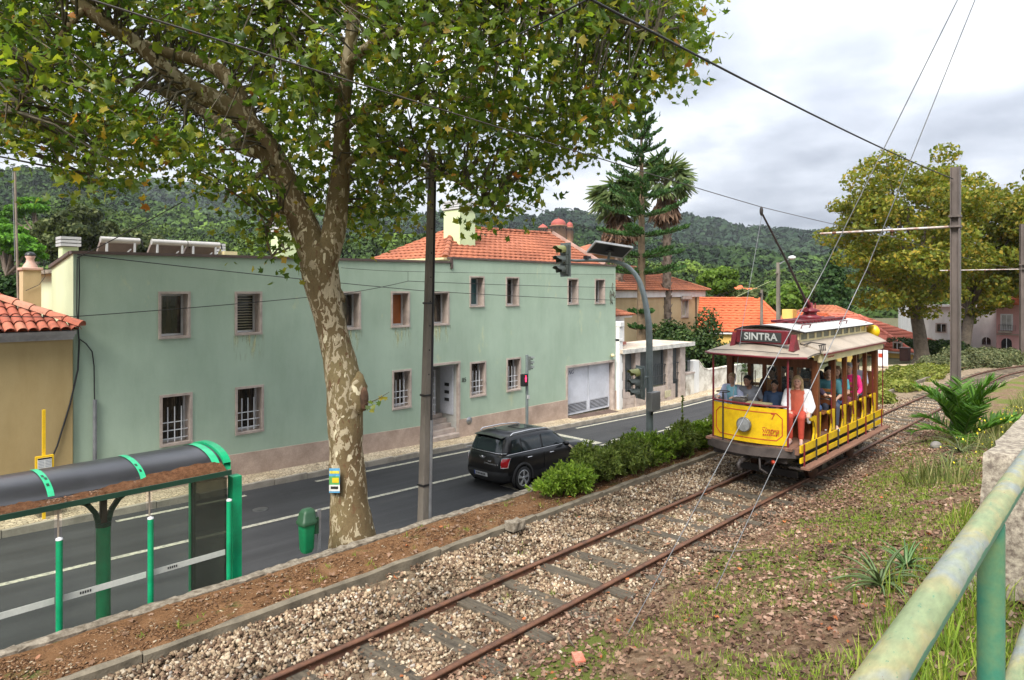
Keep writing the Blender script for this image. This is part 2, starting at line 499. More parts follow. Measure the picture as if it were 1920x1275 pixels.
M_ASPHALT = m_asphalt()
M_PAINT = m_marking()
M_COBBLE = m_cobble()
M_GREENWALL = m_plaster('green_plaster', (0.395, 0.50, 0.39), (0.62, 0.68, 0.62), 0.3, (0.52, 0.55, 0.34))
M_GREENSIDE = m_plaster('pale_plaster', (0.60, 0.66, 0.44), (0.7, 0.7, 0.6), 0.3)
M_PLINTH = m_stucco_dirty('pink_stone_plinth', (0.50, 0.385, 0.315), (0.34, 0.255, 0.205), 0.34, 0.62, 1.6)
M_STONE = mat('stone_surround', (0.47, 0.39, 0.34), 0.8, var=0.2, vs_=3, bump=0.15, bs=50)
M_OCHRE = m_plaster('ochre_plaster', (0.44, 0.335, 0.165), (0.7, 0.65, 0.55), 0.5)
M_OCHRE2 = m_plaster('pale_ochre_plaster', (0.56, 0.43, 0.25), (0.7, 0.65, 0.55), 0.4)
M_YELLOWW = m_plaster('yellow_plaster', (0.78, 0.52, 0.15), (0.8, 0.75, 0.6), 0.3)
M_WHITEW = m_plaster('white_plaster', (0.80, 0.80, 0.79), (0.6, 0.58, 0.5), 0.4)
M_WHITEDIRTY = m_stucco_dirty('weathered_white_wall', (0.72, 0.69, 0.62), (0.34, 0.30, 0.24), 0.36, 0.55, 1.2)
M_PINKW = m_plaster('pink_plaster', (0.62, 0.35, 0.34), (0.8, 0.7, 0.7), 0.3)
M_COPING = mat('brown_metal_coping', (0.11, 0.075, 0.065), 0.5, var=0.2)
M_BARK = m_bark()
M_TRUNK = mat('dark_bark', (0.12, 0.095, 0.07), 0.9, var=0.3, vs_=4, bump=0.6, bs=14)
M_PALMTRUNK = mat('palm_bark', (0.21, 0.165, 0.13), 0.9, var=0.35, vs_=5, bump=0.9, bs=9)
M_CONCRETE = mat('pole_concrete', (0.20, 0.175, 0.145), 0.9, var=0.3, vs_=2.5, bump=0.3, bs=60, stretch=(1, 1, 0.3))
M_KERB = mat('old_concrete', (0.19, 0.16, 0.115), 0.92, var=0.3, vs_=3.5, bump=0.5, bs=30)
M_RUBBLE = m_stucco_dirty('rubble_concrete', (0.27, 0.235, 0.185), (0.10, 0.08, 0.058), 0.36, 0.62, 9)
M_SLAB = m_stucco_dirty('lichen_concrete', (0.36, 0.32, 0.25), (0.13, 0.105, 0.085), 0.38, 0.62, 18)
M_RUST = mat('rusty_steel', (0.145, 0.065, 0.036), 0.75, var=0.35, vs_=6, c2=(0.075, 0.038, 0.025), bump=0.3, bs=60)
M_SLEEPER = m_wood('old_sleeper_wood', (0.115, 0.095, 0.068), (0.04, 0.033, 0.025), 3.0, (8, 0.8, 8), 0.92)
M_STEELG = mat('galvanised_steel', (0.34, 0.35, 0.37), 0.42, 0.6, var=0.2, vs_=4)
M_MASTG = mat('grey_mast_paint', (0.20, 0.235, 0.235), 0.5, 0.2, var=0.15, vs_=5)
M_BEAM = mat('weathered_brown_steel', (0.145, 0.118, 0.105), 0.55, 0.2, var=0.25, vs_=3, stretch=(1, 1, 0.3))
M_ALU = mat('white_aluminium', (0.60, 0.60, 0.60), 0.4, 0.2, var=0.12)
M_WHITEP = mat('white_paint', (0.74, 0.75, 0.78), 0.5, var=0.12, vs_=1.5)
M_GREYDOOR = mat('grey_white_door', (0.60, 0.62, 0.68), 0.5, var=0.1, vs_=1.5)
M_DARK = mat('dark_interior', (0.012, 0.012, 0.013), 0.9, var=0.1)
M_BLACK = mat('black_paint', (0.018, 0.018, 0.02), 0.4, var=0.1)
M_BLACKR = mat('black_rubber', (0.02, 0.02, 0.021), 0.8, var=0.1)
M_CABLE = mat('black_cable', (0.02, 0.02, 0.022), 0.6, var=0.1)
def m_curtain():
    t = NT('window_glass_curtained')
    f = t.noise(2.2, 3, 0.6, t.vec((3.0, 3.0, 0.5)))
    t.set(t.ramp(f, [(0.42, (0.012, 0.013, 0.013)), (0.55, (0.035, 0.026, 0.018)), (0.66, (0.13, 0.10, 0.07))]), 0.07, 0, 0.6)
    return t.m
M_GLASS = m_curtain()
M_SHGREEN = mat('shelter_green_paint', (0.006, 0.33, 0.14), 0.4, var=0.2, vs_=2.5)
M_SHBAND = mat('bright_green_band', (0.03, 0.42, 0.20), 0.45, var=0.15, vs_=8)
M_SHDARK = mat('dark_green_paint', (0.012, 0.05, 0.03), 0.45, var=0.15)
M_BLKPANEL = mat('black_roof_panel', (0.030, 0.030, 0.034), 0.28, var=0.2, vs_=3, spec=0.6)
M_BIN = mat('green_bin_plastic', (0.010, 0.185, 0.072), 0.42, var=0.12)
M_BINL = mat('dark_green_lid', (0.022, 0.075, 0.035), 0.5, var=0.15)
M_SIGNY = mat('yellow_sign_paint', (0.80, 0.50, 0.015), 0.45, var=0.08)
M_TERRA = island_mat('terracotta_tiles', [(0, (0.33, 0.085, 0.05)), (0.5, (0.42, 0.13, 0.07)), (0.85, (0.30, 0.10, 0.065)), (1, (0.50, 0.24, 0.16))], 0.85, 0, 0.2, 1.5)
def m_tile(name, c, c2, fine=(0.55, 1.1), xs=1.0):
    t = NT(name)
    cc = t.ramp(t.noise(0.7, 6, 0.7), [(0.3, c2), (0.6, c)])
    v = t.vec((xs * 3.0, xs * 3.0, 6))
    cc = t.mix(1.0, cc, t.ramp(t.noise(3, 3, 0.7, v), [(0.3, fine[0]), (0.65, fine[1])]), 'MULTIPLY')
    t.set(cc, 0.85, 0, 0.2); t.bump(t.noise(20, 3, 0.6), 0.2, 0.01)
    return t.m
M_TILE1 = m_tile('orange_roof_tile', (0.41, 0.145, 0.08), (0.25, 0.09, 0.055), (0.65, 1.12))
M_TILE2 = m_tile('old_roof_tile', (0.44, 0.16, 0.085), (0.24, 0.095, 0.06))
M_TILE3 = m_tile('bright_orange_tile', (0.60, 0.14, 0.06), (0.48, 0.11, 0.05), (0.75, 1.10))
M_TILE4 = m_tile('pinkish_red_tile', (0.62, 0.19, 0.125), (0.50, 0.14, 0.095), (0.78, 1.08))
M_TYEL = mat('tram_yellow', (0.66, 0.43, 0.008), 0.35, var=0.12, vs_=5, c2=(0.50, 0.31, 0.008), bump=0.05, bs=25)
M_TCREAM = mat('tram_cream', (0.70, 0.60, 0.34), 0.5, var=0.12, vs_=3)
M_TROOF = mat('tram_canvas_roof', (0.34, 0.285, 0.225), 0.75, var=0.2, vs_=2)
M_TROOFW = mat('tram_white_roof', (0.48, 0.48, 0.46), 0.6, var=0.12, vs_=2)
M_TMAROON = mat('tram_maroon', (0.16, 0.016, 0.024), 0.4, var=0.2, vs_=5)
M_TRED = mat('tram_red_line', (0.42, 0.045, 0.02), 0.5, var=0.05)
M_TWOOD = m_wood('tram_varnished_wood', (0.185, 0.062, 0.022), (0.09, 0.030, 0.012), 3.0, (6, 6, 0.5), 0.4)
M_TWOODL = m_wood('tram_light_wood', (0.38, 0.16, 0.05), (0.26, 0.10, 0.03), 3.0, (6, 0.5, 6), 0.45)
M_TDARK = mat('tram_dark_frame', (0.035, 0.028, 0.026), 0.6, var=0.2)
M_TBUMP = mat('tram_bumper', (0.075, 0.060, 0.055), 0.6, var=0.3, vs_=4)
M_TPLANK = m_wood('tram_running_board', (0.22, 0.115, 0.075), (0.13, 0.065, 0.045), 3, (0.5, 6, 6), 0.8)
# ------------------------------------------------------------------ ground, road, track bed
def fbm(x, y, s=1.0, z=0.0, o=4):
    return mnoise.fractal(Vector((x * s, y * s, z)), 1.0, 2.0, o)
TR0, TRR = 40.0, 40.0                 # the track bends right from X = 40
def track_y(x):
    return 5.76 if x <= TR0 else 5.76 - (TRR - math.sqrt(max(1, TRR ** 2 - (x - TR0) ** 2)))
def bank_h(x):
    return 1.25 if x < 8 else max(0.25, 1.25 - 0.05 * (x - 8))
def bank_z(x, y):
    o = y - track_y(x)
    t = max(0.0, min(1.0, (-1.05 - o) / 3.6))
    return rail_z(x) - 0.10 + bank_h(x) * (t ** 1.15) + 0.05 * fbm(x, y, 0.9) * min(1, t * 5)

tag(one('ground', m_soil('far_ground', [(0.3, (0.07, 0.085, 0.03)), (0.7, (0.13, 0.12, 0.06))], 0.4), None, 'grid',
        lambda u, v: (-2200 + 5000 * u, -2200 + 5000 * v, -6.0), 8, 8), kind='structure')
M_BALLASTB = m_soil('ballast_base', [(0.3, (0.10, 0.07, 0.045)), (0.5, (0.24, 0.18, 0.12)), (0.7, (0.40, 0.33, 0.235))], 5.0, 1.0)
M_STRIP = m_soil('verge_soil', [(0.3, (0.10, 0.052, 0.025)), (0.55, (0.19, 0.10, 0.048)), (0.75, (0.27, 0.16, 0.085))], 3.0, 0.9,
                 ((0.085, 0.095, 0.03), 1.6, 0.60))
M_BANK = m_soil('bank_soil', [(0.3, (0.09, 0.055, 0.032)), (0.5, (0.20, 0.13, 0.08)), (0.72, (0.33, 0.24, 0.16))], 6.0, 1.0,
                ((0.12, 0.14, 0.032), 0.6, 0.47))
XS = [-7 + 0.35 * i for i in range(110)] + [31.5 + 1.0 * i for i in range(44)]
def sheet(name, m, os_, zf, kind='structure'):
    V = []; F = []
    for x in XS:
        for o in os_:
            y = track_y(x) + o; V.append((x, y, zf(x, y, o)))
    n = len(os_)
    for i in range(len(XS) - 1):
        for j in range(n - 1):
            F.append((i * n + j, (i + 1) * n + j, (i + 1) * n + j + 1, i * n + j + 1))
    return tag(fastmesh(name, V, F, m, smooth=True), kind=kind)
sheet('track_bed', M_BALLASTB, [-1.05 + 0.15 * i for i in range(20)] + [1.89],
      lambda x, y, o: rail_z(x) - 0.10 + 0.02 * fbm(x, y, 2.5))
sheet('verge', M_STRIP, [1.89, 2.0, 2.2, 2.4, 2.6, 2.91], lambda x, y, o: rail_z(x) + 0.01 + 0.035 * fbm(x, y, 1.8))
sheet('bank', M_BANK, [-1.05 - 0.2 * i for i in range(20)] + [-5.5, -7, -10, -16],
      lambda x, y, o: bank_z(x, y))

# road, built along its centre line
RB0, RBR = 38.0, 38.0
def road_pts():
    out = []
    x = -14.0
    while x < RB0:
        out.append((x, 14.0, 0.0)); x += 1.0
    for i in range(0, 46):
        a = R(1.8 * i); out.append((RB0 + RBR * math.sin(a), 14.0 - RBR * (1 - math.cos(a)), a))
    return out
RP = road_pts()
def road_ribbon(name, m, o0, o1, dz, i0=0, i1=None, kind='structure', parent=None, thick=0.0, no=1):
    pts = RP[i0:i1]; V = []; F = []
    cols = [o0 + (o1 - o0) * k / no for k in range(no + 1)]
    for (x, y, a) in pts:
        for o in cols:
            V.append((x + o * math.sin(a), y + o * math.cos(a), road_z(x) + dz))
    n = no + 1
    for i in range(len(pts) - 1):
        for k in range(no):
            F.append((i * n + k, (i + 1) * n + k, (i + 1) * n + k + 1, i * n + k + 1))
    if thick:                           # kerb face towards the road
        b = len(V)
        e = 0 if thick > 0 else no
        for i, (x, y, a) in enumerate(pts):
            q = V[i * n + e]; V.append((q[0], q[1], q[2] - abs(thick)))
        for i in range(len(pts) - 1):
            F.append((i * n + e, b + i, b + i + 1, (i + 1) * n + e))
    o = fastmesh(name, V, F, m, parent)
    return tag(o, kind=kind) if kind else o
road = road_ribbon('road', M_ASPHALT, -3.6, 3.45, 0.0)
road_ribbon('far_pavement', M_COBBLE, 3.33, 5.2, 0.13, thick=0.16)
road_ribbon('near_pavement', M_COBBLE, -5.3, -3.35, 0.13, 0, 46, thick=-0.16)
kerbm = mat('kerb_stone', (0.36, 0.32, 0.26), 0.85, var=0.25, vs_=2, bump=0.3)
# kerb of the far pavement: single stones, each a piece
kp = empty('far_kerb', (12, 17.3, road_z(12)), kind='structure')
for i in range(46):
    x = -2 + i * 1.0
    one('kerb_stone', kerbm, kp, 'box', x + 0.008, x + 0.992, 17.21, 17.326, road_z(x) - 0.1, road_z(x) + 0.138 + 0.004 * (i % 3))
# painted markings
def mark_line(o0, o1, i0, i1):
    road_ribbon('lane_line', M_PAINT, o0, o1, 0.006, i0, i1, None, road)
mark_line(0.38, 0.52, 0, 30)                 # centre line
for a, b in ((34, 54), (54, 78)):
    mark_line(0.22, 0.34, a, b)
for k in range(5):
    mark_line(0.46, 0.58, 35 + 4 * k, 37 + 4 * k)
for a, b in ((19, 23), (24, 31)):
    mark_line(2.72, 2.86, a, b)              # edge line on the far side
mark_line(2.86, 3.0, 36, 62)
mark_line(-2.9, -2.78, 48, 80)
def patch(p):
    b = MB(); b.quad(*[(x, y, road_z(x) + 0.006) for x, y in p]); b.build('stop_line', M_PAINT, road)
patch([(20.0, 14.5), (20.45, 14.5), (20.6, 17.0), (20.15, 17.0)])
patch([(16.6, 14.5), (17.05, 14.5), (17.6, 17.0), (17.15, 17.0)])
patch([(13.45, 11.2), (14.15, 11.2), (14.15, 13.0), (13.45, 13.0)])
mc = atz(488, 954, road_z(7)); mh_ = empty('manhole_cover', (mc.x, mc.y, road_z(mc.x)), 'small round iron cover set in the far lane of the road', 'cover')
one('cover_plate', mat('worn_iron', (0.10, 0.10, 0.10), 0.5, 0.4, var=0.3, vs_=9), mh_, 'lathe', [(0.0, 0.012), (0.16, 0.012), (0.18, 0.008), (0.18, 0.0)], (mc.x, mc.y, road_z(mc.x)), 18)
# drive ramp in front of the garage
b = MB(); b.prism([(23.3, 17.22, road_z(24) + 0.015), (26.6, 17.22, road_z(26) + 0.015), (26.3, 18.28, road_z(26) + 0.17), (23.2, 18.28, road_z(24) + 0.19)], (0, 0, -0.12), (0, 0, 0.02))
tag(b.build('drive_ramp', mat('dark_ramp', (0.115, 0.075, 0.06), 0.85, var=0.25, bump=0.3)), kind='structure')

# slope between track and road further on
V = []; F = []
xs2 = [30 + 0.8 * i for i in range(46)]
for x in xs2:
    a = math.asin(min(0.97, max(0, (x - RB0) / RBR)))
    yt = track_y(x) + 2.86; yr = 14.0 - RBR * (1 - math.cos(a)) - 3.58 / max(0.3, math.cos(a))
    for k in range(9):
        u = k / 8
        y = yt + (yr - yt) * u
        V.append((x, y, rail_z(x) * (1 - u) + (road_z(x) - 0.01) * u + 0.12 * math.sin(PI * u) + 0.05 * fbm(x, y, 0.8)))
for i in range(len(xs2) - 1):
    for k in range(8):
        F.append((i * 9 + k, (i + 1) * 9 + k, (i + 1) * 9 + k + 1, i * 9 + k + 1))
tag(fastmesh('verge_slope', V, F, M_BANK, smooth=True), kind='structure')
# land behind the houses and on the outer side of the bend
LM = m_soil('garden_ground', [(0.3, (0.06, 0.07, 0.03)), (0.7, (0.15, 0.13, 0.08))], 1.2)
tag(one('garden_ground', LM, None, 'grid', lambda u, v: (-60 + 260 * u, 19.0 + 160 * v, -2.05 - 2.5 * v), 12, 12), kind='structure')
tag(one('roadside_ground', LM, None, 'grid', lambda u, v: (38 + 120 * u, -40 + 59.2 * v, -2.13 - 2.0 * u * u), 12, 12), kind='structure')

# retaining wall between the verge and the sunken road: rough coping stones as pieces
rw = empty('retaining_wall', (10, 8.72, road_z(10)), 'long low retaining wall with rough stone edge between verge and road', 'wall')
b = MB()
for i in range(42):
    x0 = -7 + i * 0.95; x1 = x0 + 0.95
    b.box(x0, x1, 8.64, 8.84, road_z(x0) - 0.3, rail_z(x1) - 0.10)
b.build('wall_body', M_RUBBLE, rw)
def rough_block(b, x0, x1, y0, y1, z0, z1, j=0.03, nx=4):
    """a block with uneven top and edges"""
    V = []; F = []
    for i in range(nx + 1):
        x = x0 + (x1 - x0) * i / nx
        for (y, z) in ((y0, z0), (y0, z1), ((y0 + y1) / 2, z1 + 0.012), (y1, z1), (y1, z0)):
            q = 0 if z == z0 else 1
            V.append((x, y + random.uniform(-j, j) * q, z + random.uniform(-j, j) * 0.7 * q))
    for i in range(nx):
        for k in range(4):
            F.append((i * 5 + k, i * 5 + k + 1, (i + 1) * 5 + k + 1, (i + 1) * 5 + k))
    F.append((0, 1, 2, 3, 4)); F.append(tuple(nx * 5 + k for k in (4, 3, 2, 1, 0)))
    b._add(V, F, False)
for i in range(62):
    x0 = -5.5 + i * 0.55
    b = MB(); rough_block(b, x0, x0 + 0.55, 8.66 + random.uniform(-0.015, 0.015), 8.83, rail_z(x0) - 0.14, rail_z(x0) + 0.02, 0.014, 6)
    b.build('coping_stone', M_RUBBLE, rw)
# kerb between verge and ballast: long concrete pieces, slightly out of line
tk = empty('track_kerb', (8, 7.66, rail_z(8)), kind='structure')
x0 = -5.0
while x0 < 40:
    L = random.uniform(1.5, 2.3); dy = random.uniform(-0.015, 0.015)
    b = MB(); rough_block(b, x0, x0 + L - 0.015, 7.585 + dy, 7.70 + dy, rail_z(x0) - 0.2, rail_z(x0 + L / 2) + 0.045, 0.012, 8)
    b.build('kerb_piece', M_KERB, tk); x0 += L

# ------------------------------------------------------------------ railway track
trk = empty('railway_track', (10, 5.76, rail_z(10) - 0.12), 'rusty metre gauge railway track with weathered wooden sleepers', 'track')
def rail_profile(o):
    return [(-0.05, -0.125), (0.05, -0.125), (0.05, -0.112), (0.012, -0.098), (0.012, -0.035), (0.034, -0.026), (0.034, 0.0), (-0.034, 0.0), (-0.034, -0.026), (-0.012, -0.035), (-0.012, -0.098), (-0.05, -0.112)]
for side in (-0.57, 0.57):
    xs = [-7, -2, 2, 6, 10, 14, 18, 22, 27, 32, 36, 40] + [40 + 1.5 * i for i in range(1, 21)]
    V = []; F = []; n = 12
    for x in xs:
        a = 0 if x <= TR0 else math.asin((x - TR0) / TRR)
        for (dy, dz) in rail_profile(0):
            V.append((x + (side + dy) * math.sin(a), track_y(x) + (side + dy) * math.cos(a), rail_z(x) + dz))
    for i in range(len(xs) - 1):
        for k in range(n):
            F.append((i * n + k, i * n + (k + 1) % n, (i + 1) * n + (k + 1) % n, (i + 1) * n + k))
    r_ = fastmesh('rail', V, F, M_RUST, trk)
    for x in (12.6, 24.0):               # joint plates with bolts
        f = MB(); f.box(x - 0.28, x + 0.28, track_y(x) + side - 0.03, track_y(x) + side + 0.03, rail_z(x) - 0.10, rail_z(x) - 0.04)
        for k in range(4):
            f.box(x - 0.22 + 0.14 * k, x - 0.18 + 0.14 * k, track_y(x) + side - 0.05, track_y(x) + side + 0.05, rail_z(x) - 0.085, rail_z(x) - 0.055)
        f.build('joint_plate', M_RUST, r_)
x = -1.0
while x < 52:
    a = 0 if x <= TR0 else math.asin((x - TR0) / TRR)
    dz = rail_z(x) - 0.118 + random.uniform(-0.012, 0.018)
    hw = random.uniform(0.095, 0.125); yy = random.uniform(-0.05, 0.05); sk = random.uniform(-0.05, 0.05)
    c = Vector((x, track_y(x) + yy, dz)); d = Vector((math.sin(a) + sk, math.cos(a), 0)).normalized()
    b = MB(); b.bar(c - d * 0.95, c + d * 0.95, hw * 2, 0.10)
    b.build('sleeper', M_SLEEPER, trk, bevel=0.012)
    x += 0.78 + random.uniform(-0.05, 0.05)

# ------------------------------------------------------------------ ballast stones, litter, grass (too many to count)
STONES = []
cube = np.array([(sx, sy, sz) for sx in (-1, 1) for sy in (-1, 1) for sz in (-1, 1)], dtype=np.float32)
CF = np.array([(0, 1, 3, 2), (4, 6, 7, 5), (0, 4, 5, 1), (2, 3, 7, 6), (0, 2, 6, 4), (1, 5, 7, 3)], dtype=np.int32)
def rotmats(n, flat=None):
    """n random rotations; flat = how far they may tilt from lying (radians)"""
    a = rng.uniform(0, 2 * PI, n); 
    if flat is None:
        q = rng.normal(size=(n, 4)); q /= np.linalg.norm(q, axis=1)[:, None]
        w, x_, y_, z_ = q.T
        return np.stack([1 - 2 * (y_ ** 2 + z_ ** 2), 2 * (x_ * y_ - z_ * w), 2 * (x_ * z_ + y_ * w), 2 * (x_ * y_ + z_ * w), 1 - 2 * (x_ ** 2 + z_ ** 2), 2 * (y_ * z_ - x_ * w), 2 * (x_ * z_ - y_ * w), 2 * (y_ * z_ + x_ * w), 1 - 2 * (x_ ** 2 + y_ ** 2)], axis=1).reshape(n, 3, 3).astype(np.float32)
    t = rng.normal(0, flat, n); b = rng.uniform(0, 2 * PI, n)
    ca, sa = np.cos(a), np.sin(a); z0 = np.zeros(n); o1 = np.ones(n)
    Rz = np.stack([ca, -sa, z0, sa, ca, z0, z0, z0, o1], 1).reshape(n, 3, 3)
    ct, st = np.cos(t), np.sin(t)
    Rx = np.stack([o1, z0, z0, z0, ct, -st, z0, st, ct], 1).reshape(n, 3, 3)
    cb, sb = np.cos(b), np.sin(b)
    Rz2 = np.stack([cb, -sb, z0, sb, cb, z0, z0, z0, o1], 1).reshape(n, 3, 3)
    return (Rz2 @ Rx @ Rz).astype(np.float32)
def scatter(name, P, size, T, TF, m, flat=None, parent=None, jitter=0.0, kind='stuff', label=None, cat=None, aniso=None, Rm=None):
    """copies of a small template (T verts, TF faces) at points P, merged into one mesh"""
    n = len(P); k = len(T)
    RM = rotmats(n, flat) if Rm is None else Rm
    tv = np.broadcast_to(T, (n, k, 3)).copy()
    if jitter: tv += rng.normal(0, jitter, tv.shape).astype(np.float32)
    if aniso is not None: tv *= rng.uniform(aniso[0], aniso[1], (n, 1, 3)).astype(np.float32)
    tv = np.einsum('nij,nkj->nki', RM, tv * np.asarray(size, dtype=np.float32).reshape(n, 1, 1))
    V = (tv + np.asarray(P, dtype=np.float32)[:, None, :]).reshape(-1, 3)
    F = (np.asarray(TF, dtype=np.int32)[None] + (np.arange(n, dtype=np.int32) * k)[:, None, None]).reshape(-1, TF.shape[1])
    o = fastmesh(name, V, F, m, parent)
    return tag(o, label, cat, None, kind)
def ballast_points(n, x0, x1, y0, y1, p):
    xs = x0 + (x1 - x0) * rng.random(n) ** p
    ys = rng.uniform(y0, y1, n)
    return xs, ys
n = 92000
xs, ys = ballast_points(n, 0.0, 30.0, 4.55, 7.58, 1.35)
keep = np.ones(n, bool)
for s_ in (5.19, 6.33):
    keep &= np.abs(ys - s_) > 0.06
# stones thin out towards the leaf litter on the right and in brown patches
pn = np.array([fbm(x, y, 0.8) for x, y in zip(xs, ys)])
keep &= (rng.random(n) < np.clip(0.80 + 1.3 * pn, 0.10, 1)) & (rng.random(n) < np.clip((ys - 4.45) / 0.75, 0.1, 1))
xs, ys = xs[keep], ys[keep]
# sleepers stay mostly clear
slp = [o.name for o in trk.children if o.name.startswith('sleeper')]
sx = np.array([sum((Vector(c)).x for c in bpy.data.objects[q].bound_box) / 8 + wloc(trk).x for q in slp])
near = np.min(np.abs(xs[:, None] - sx[None]), axis=1)
keep = (near > 0.09) | (rng.random(len(xs)) < 0.48) | (ys > 6.42) | (ys < 5.1)
xs, ys = xs[keep], ys[keep]
inb = (ys > 5.3) & (ys < 6.22)
zs = np.array([rail_z(x) for x in xs]) - 0.095 + rng.uniform(-0.008, 0.018, len(xs)) + np.where(ys > 6.45, 0.045, 0)
M_BALLAST = island_mat('ballast_stone', [(0, (0.12, 0.075, 0.048)), (0.28, (0.20, 0.13, 0.085)), (0.52, (0.33, 0.235, 0.15)), (0.76, (0.47, 0.36, 0.24)), (0.94, (0.63, 0.54, 0.41)), (1, (0.32, 0.29, 0.27))], 0.9, 0, 0.35, 1.3)
scatter('ballast', np.stack([xs, ys, zs], 1), rng.uniform(0.008, 0.0195, len(xs)), cube, CF, M_BALLAST, None, None, 0.28, aniso=(0.6, 1.35))

LEAF_O = []
for ang, rad in ((90, 1.0), (66, 0.52), (42, 0.92), (18, 0.46), (-12, 0.72), (-55, 0.36), (-125, 0.36), (192, 0.72), (162, 0.46), (138, 0.92), (114, 0.52)):
    LEAF_O.append((rad * math.cos(R(ang)), rad * math.sin(R(ang)) + 0.1, 0.12 * rad * abs(math.cos(R(ang))) - 0.08 * rad))
LEAF_T = np.array([(0, 0.1, 0.05)] + LEAF_O, dtype=np.float32)
LEAF_F = np.array([(0, i, i % 11 + 1) for i in range(1, 12)], dtype=np.int32)
M_LITTER = island_mat('dead_leaves', [(0, (0.12, 0.065, 0.04)), (0.35, (0.19, 0.11, 0.065)), (0.65, (0.27, 0.17, 0.115)), (0.90, (0.34, 0.225, 0.155)), (0.965, (0.34, 0.11, 0.045)), (1, (0.46, 0.15, 0.05))], 0.85, 0.1)
def ground_z(x, y):
    o = y - track_y(x)
    if o > 2.86: return road_z(x)
    if o > 1.89: return rail_z(x) + 0.01 + 0.035 * fbm(x, y, 1.8)
    if o > -1.05: return rail_z(x) - 0.08
    return bank_z(x, y)
def ground_pts(n, x0, x1, y0, y1, p=1.3, patch=0.0, seed=0.0, sc_=0.6):
    x = x0 + (x1 - x0) * rng.random(n) ** p; y = rng.uniform(y0, y1, n)
    if patch:
        q = np.array([fbm(a, b_, sc_, seed) for a, b_ in zip(x, y)]); k = rng.random(n) < np.clip(0.5 + patch * q, 0.02, 1); x, y = x[k], y[k]
    z = np.array([ground_z(a, b_) for a, b_ in zip(x, y)])
    return np.stack([x, y, z], 1)
P1 = ground_pts(13000, 1.5, 24, 0.9, 5.2, 1.35, 1.3, 3.0)
P1[:, 2] += rng.uniform(0.008, 0.035, len(P1))
PENT = np.array([(0, 0, 0.10), (1.0, 0.1, 0), (0.35, 0.9, 0.22), (-0.75, 0.65, 0), (-0.85, -0.55, 0.18), (0.3, -0.95, 0.0)], dtype=np.float32)
PENF = np.array([(0, i, i % 5 + 1) for i in range(1, 6)], dtype=np.int32)
P0 = ground_pts(78000, 1.2, 26, 0.6, 5.25, 1.35, 0.55, 6.0); P0[:, 2] += rng.uniform(0.002, 0.026, len(P0))
scatter('leaf_litter', P0, rng.uniform(0.008, 0.033, len(P0)), PENT, PENF, island_mat('litter_bits', [(0, (0.07, 0.04, 0.026)), (0.35, (0.155, 0.085, 0.055)), (0.65, (0.25, 0.145, 0.098)), (0.90, (0.34, 0.215, 0.15)), (1, (0.46, 0.33, 0.25))], 0.9, 0.05, 0.3, 0.8), 0.55, None, 0.22)
scatter('fallen_leaves', P1, rng.uniform(0.014, 0.052, len(P1)), LEAF_T, LEAF_F, M_LITTER, 0.45, None, 0.10)
P2 = np.concatenate([ground_pts(1100, 0.5, 22, 7.7, 8.6, 1.2, 0.9, 5.0), ground_pts(3200, 0.5, 24, 5.3, 7.6, 1.2, 0.9, 8.0)])
P2[:, 2] += rng.uniform(0.02, 0.05, len(P2))
scatter('verge_leaves', P2, rng.uniform(0.02, 0.06, len(P2)), LEAF_T, LEAF_F, M_LITTER, 0.45, None, 0.10)
# fine crumbs of soil, needles and twigs on the verge
P3 = ground_pts(24000, 0.5, 20, 7.72, 8.6, 1.35, 0.5, 2.0); P3[:, 2] += 0.004
scatter('verge_crumbs', P3, rng.uniform(0.0035, 0.010, len(P3)), cube * np.array([1.9, 0.6, 0.5], dtype=np.float32), CF, island_mat('verge_crumb', [(0, (0.07, 0.035, 0.018)), (0.5, (0.19, 0.10, 0.05)), (0.85, (0.30, 0.18, 0.10)), (1, (0.42, 0.35, 0.25))], 0.95), 0.3, None, 0.25)
# grass: thin bent blades
BL_T = np.array([(-0.055, 0, 0), (0.055, 0, 0), (-0.04, 0.10, 0.5), (0.04, 0.10, 0.5), (0, 0.38, 0.92)], dtype=np.float32)
BL_F = np.array([(0, 1, 3), (0, 3, 2), (2, 3, 4)], dtype=np.int32)
def blades(name, C, per, spread, hmin, hmax, m, lean=0.35, wd=1.0):
    n = len(C) * per
    P = np.repeat(C, per, axis=0); P[:, :2] += rng.normal(0, spread, (n, 2))
    P[:, 2] = [ground_z(a, b_) - 0.01 for a, b_ in P[:, :2]]
    return scatter(name, P, rng.uniform(hmin, hmax, n), BL_T * np.array([wd, 1, 1], dtype=np.float32), BL_F, m, lean)
M_GRASS = island_mat('grass_blades', [(0, (0.10, 0.17, 0.02)), (0.5, (0.20, 0.30, 0.034)), (0.85, (0.32, 0.40, 0.06)), (1, (0.42, 0.35, 0.16))], 0.6, 0.3)
G1 = ground_pts(8200, 2.0, 26, 0.8, 4.2, 1.15, 2.2, 11.0, 0.5)
blades('grass', G1, 18, 0.055, 0.025, 0.095, M_GRASS, 0.7)
G2 = ground_pts(70, 3.0, 16, 0.75, 2.0, 1.0, 0.6, 1.0); G2 = np.concatenate([G2, ground_pts(130, 2.2, 7.3, 0.45, 1.5, 1.0)]); blades('tall_grass', G2, 22, 0.06, 0.08, 0.34, M_GRASS, 0.3, 0.42)
G3 = np.concatenate([ground_pts(45, 1.0, 16, 7.7, 8.6, 1.0), ground_pts(16, 3.0, 16, 5.4, 7.4, 1.0)])
blades('verge_weeds', G3, 12, 0.035, 0.03, 0.11, M_GRASS, 0.7)
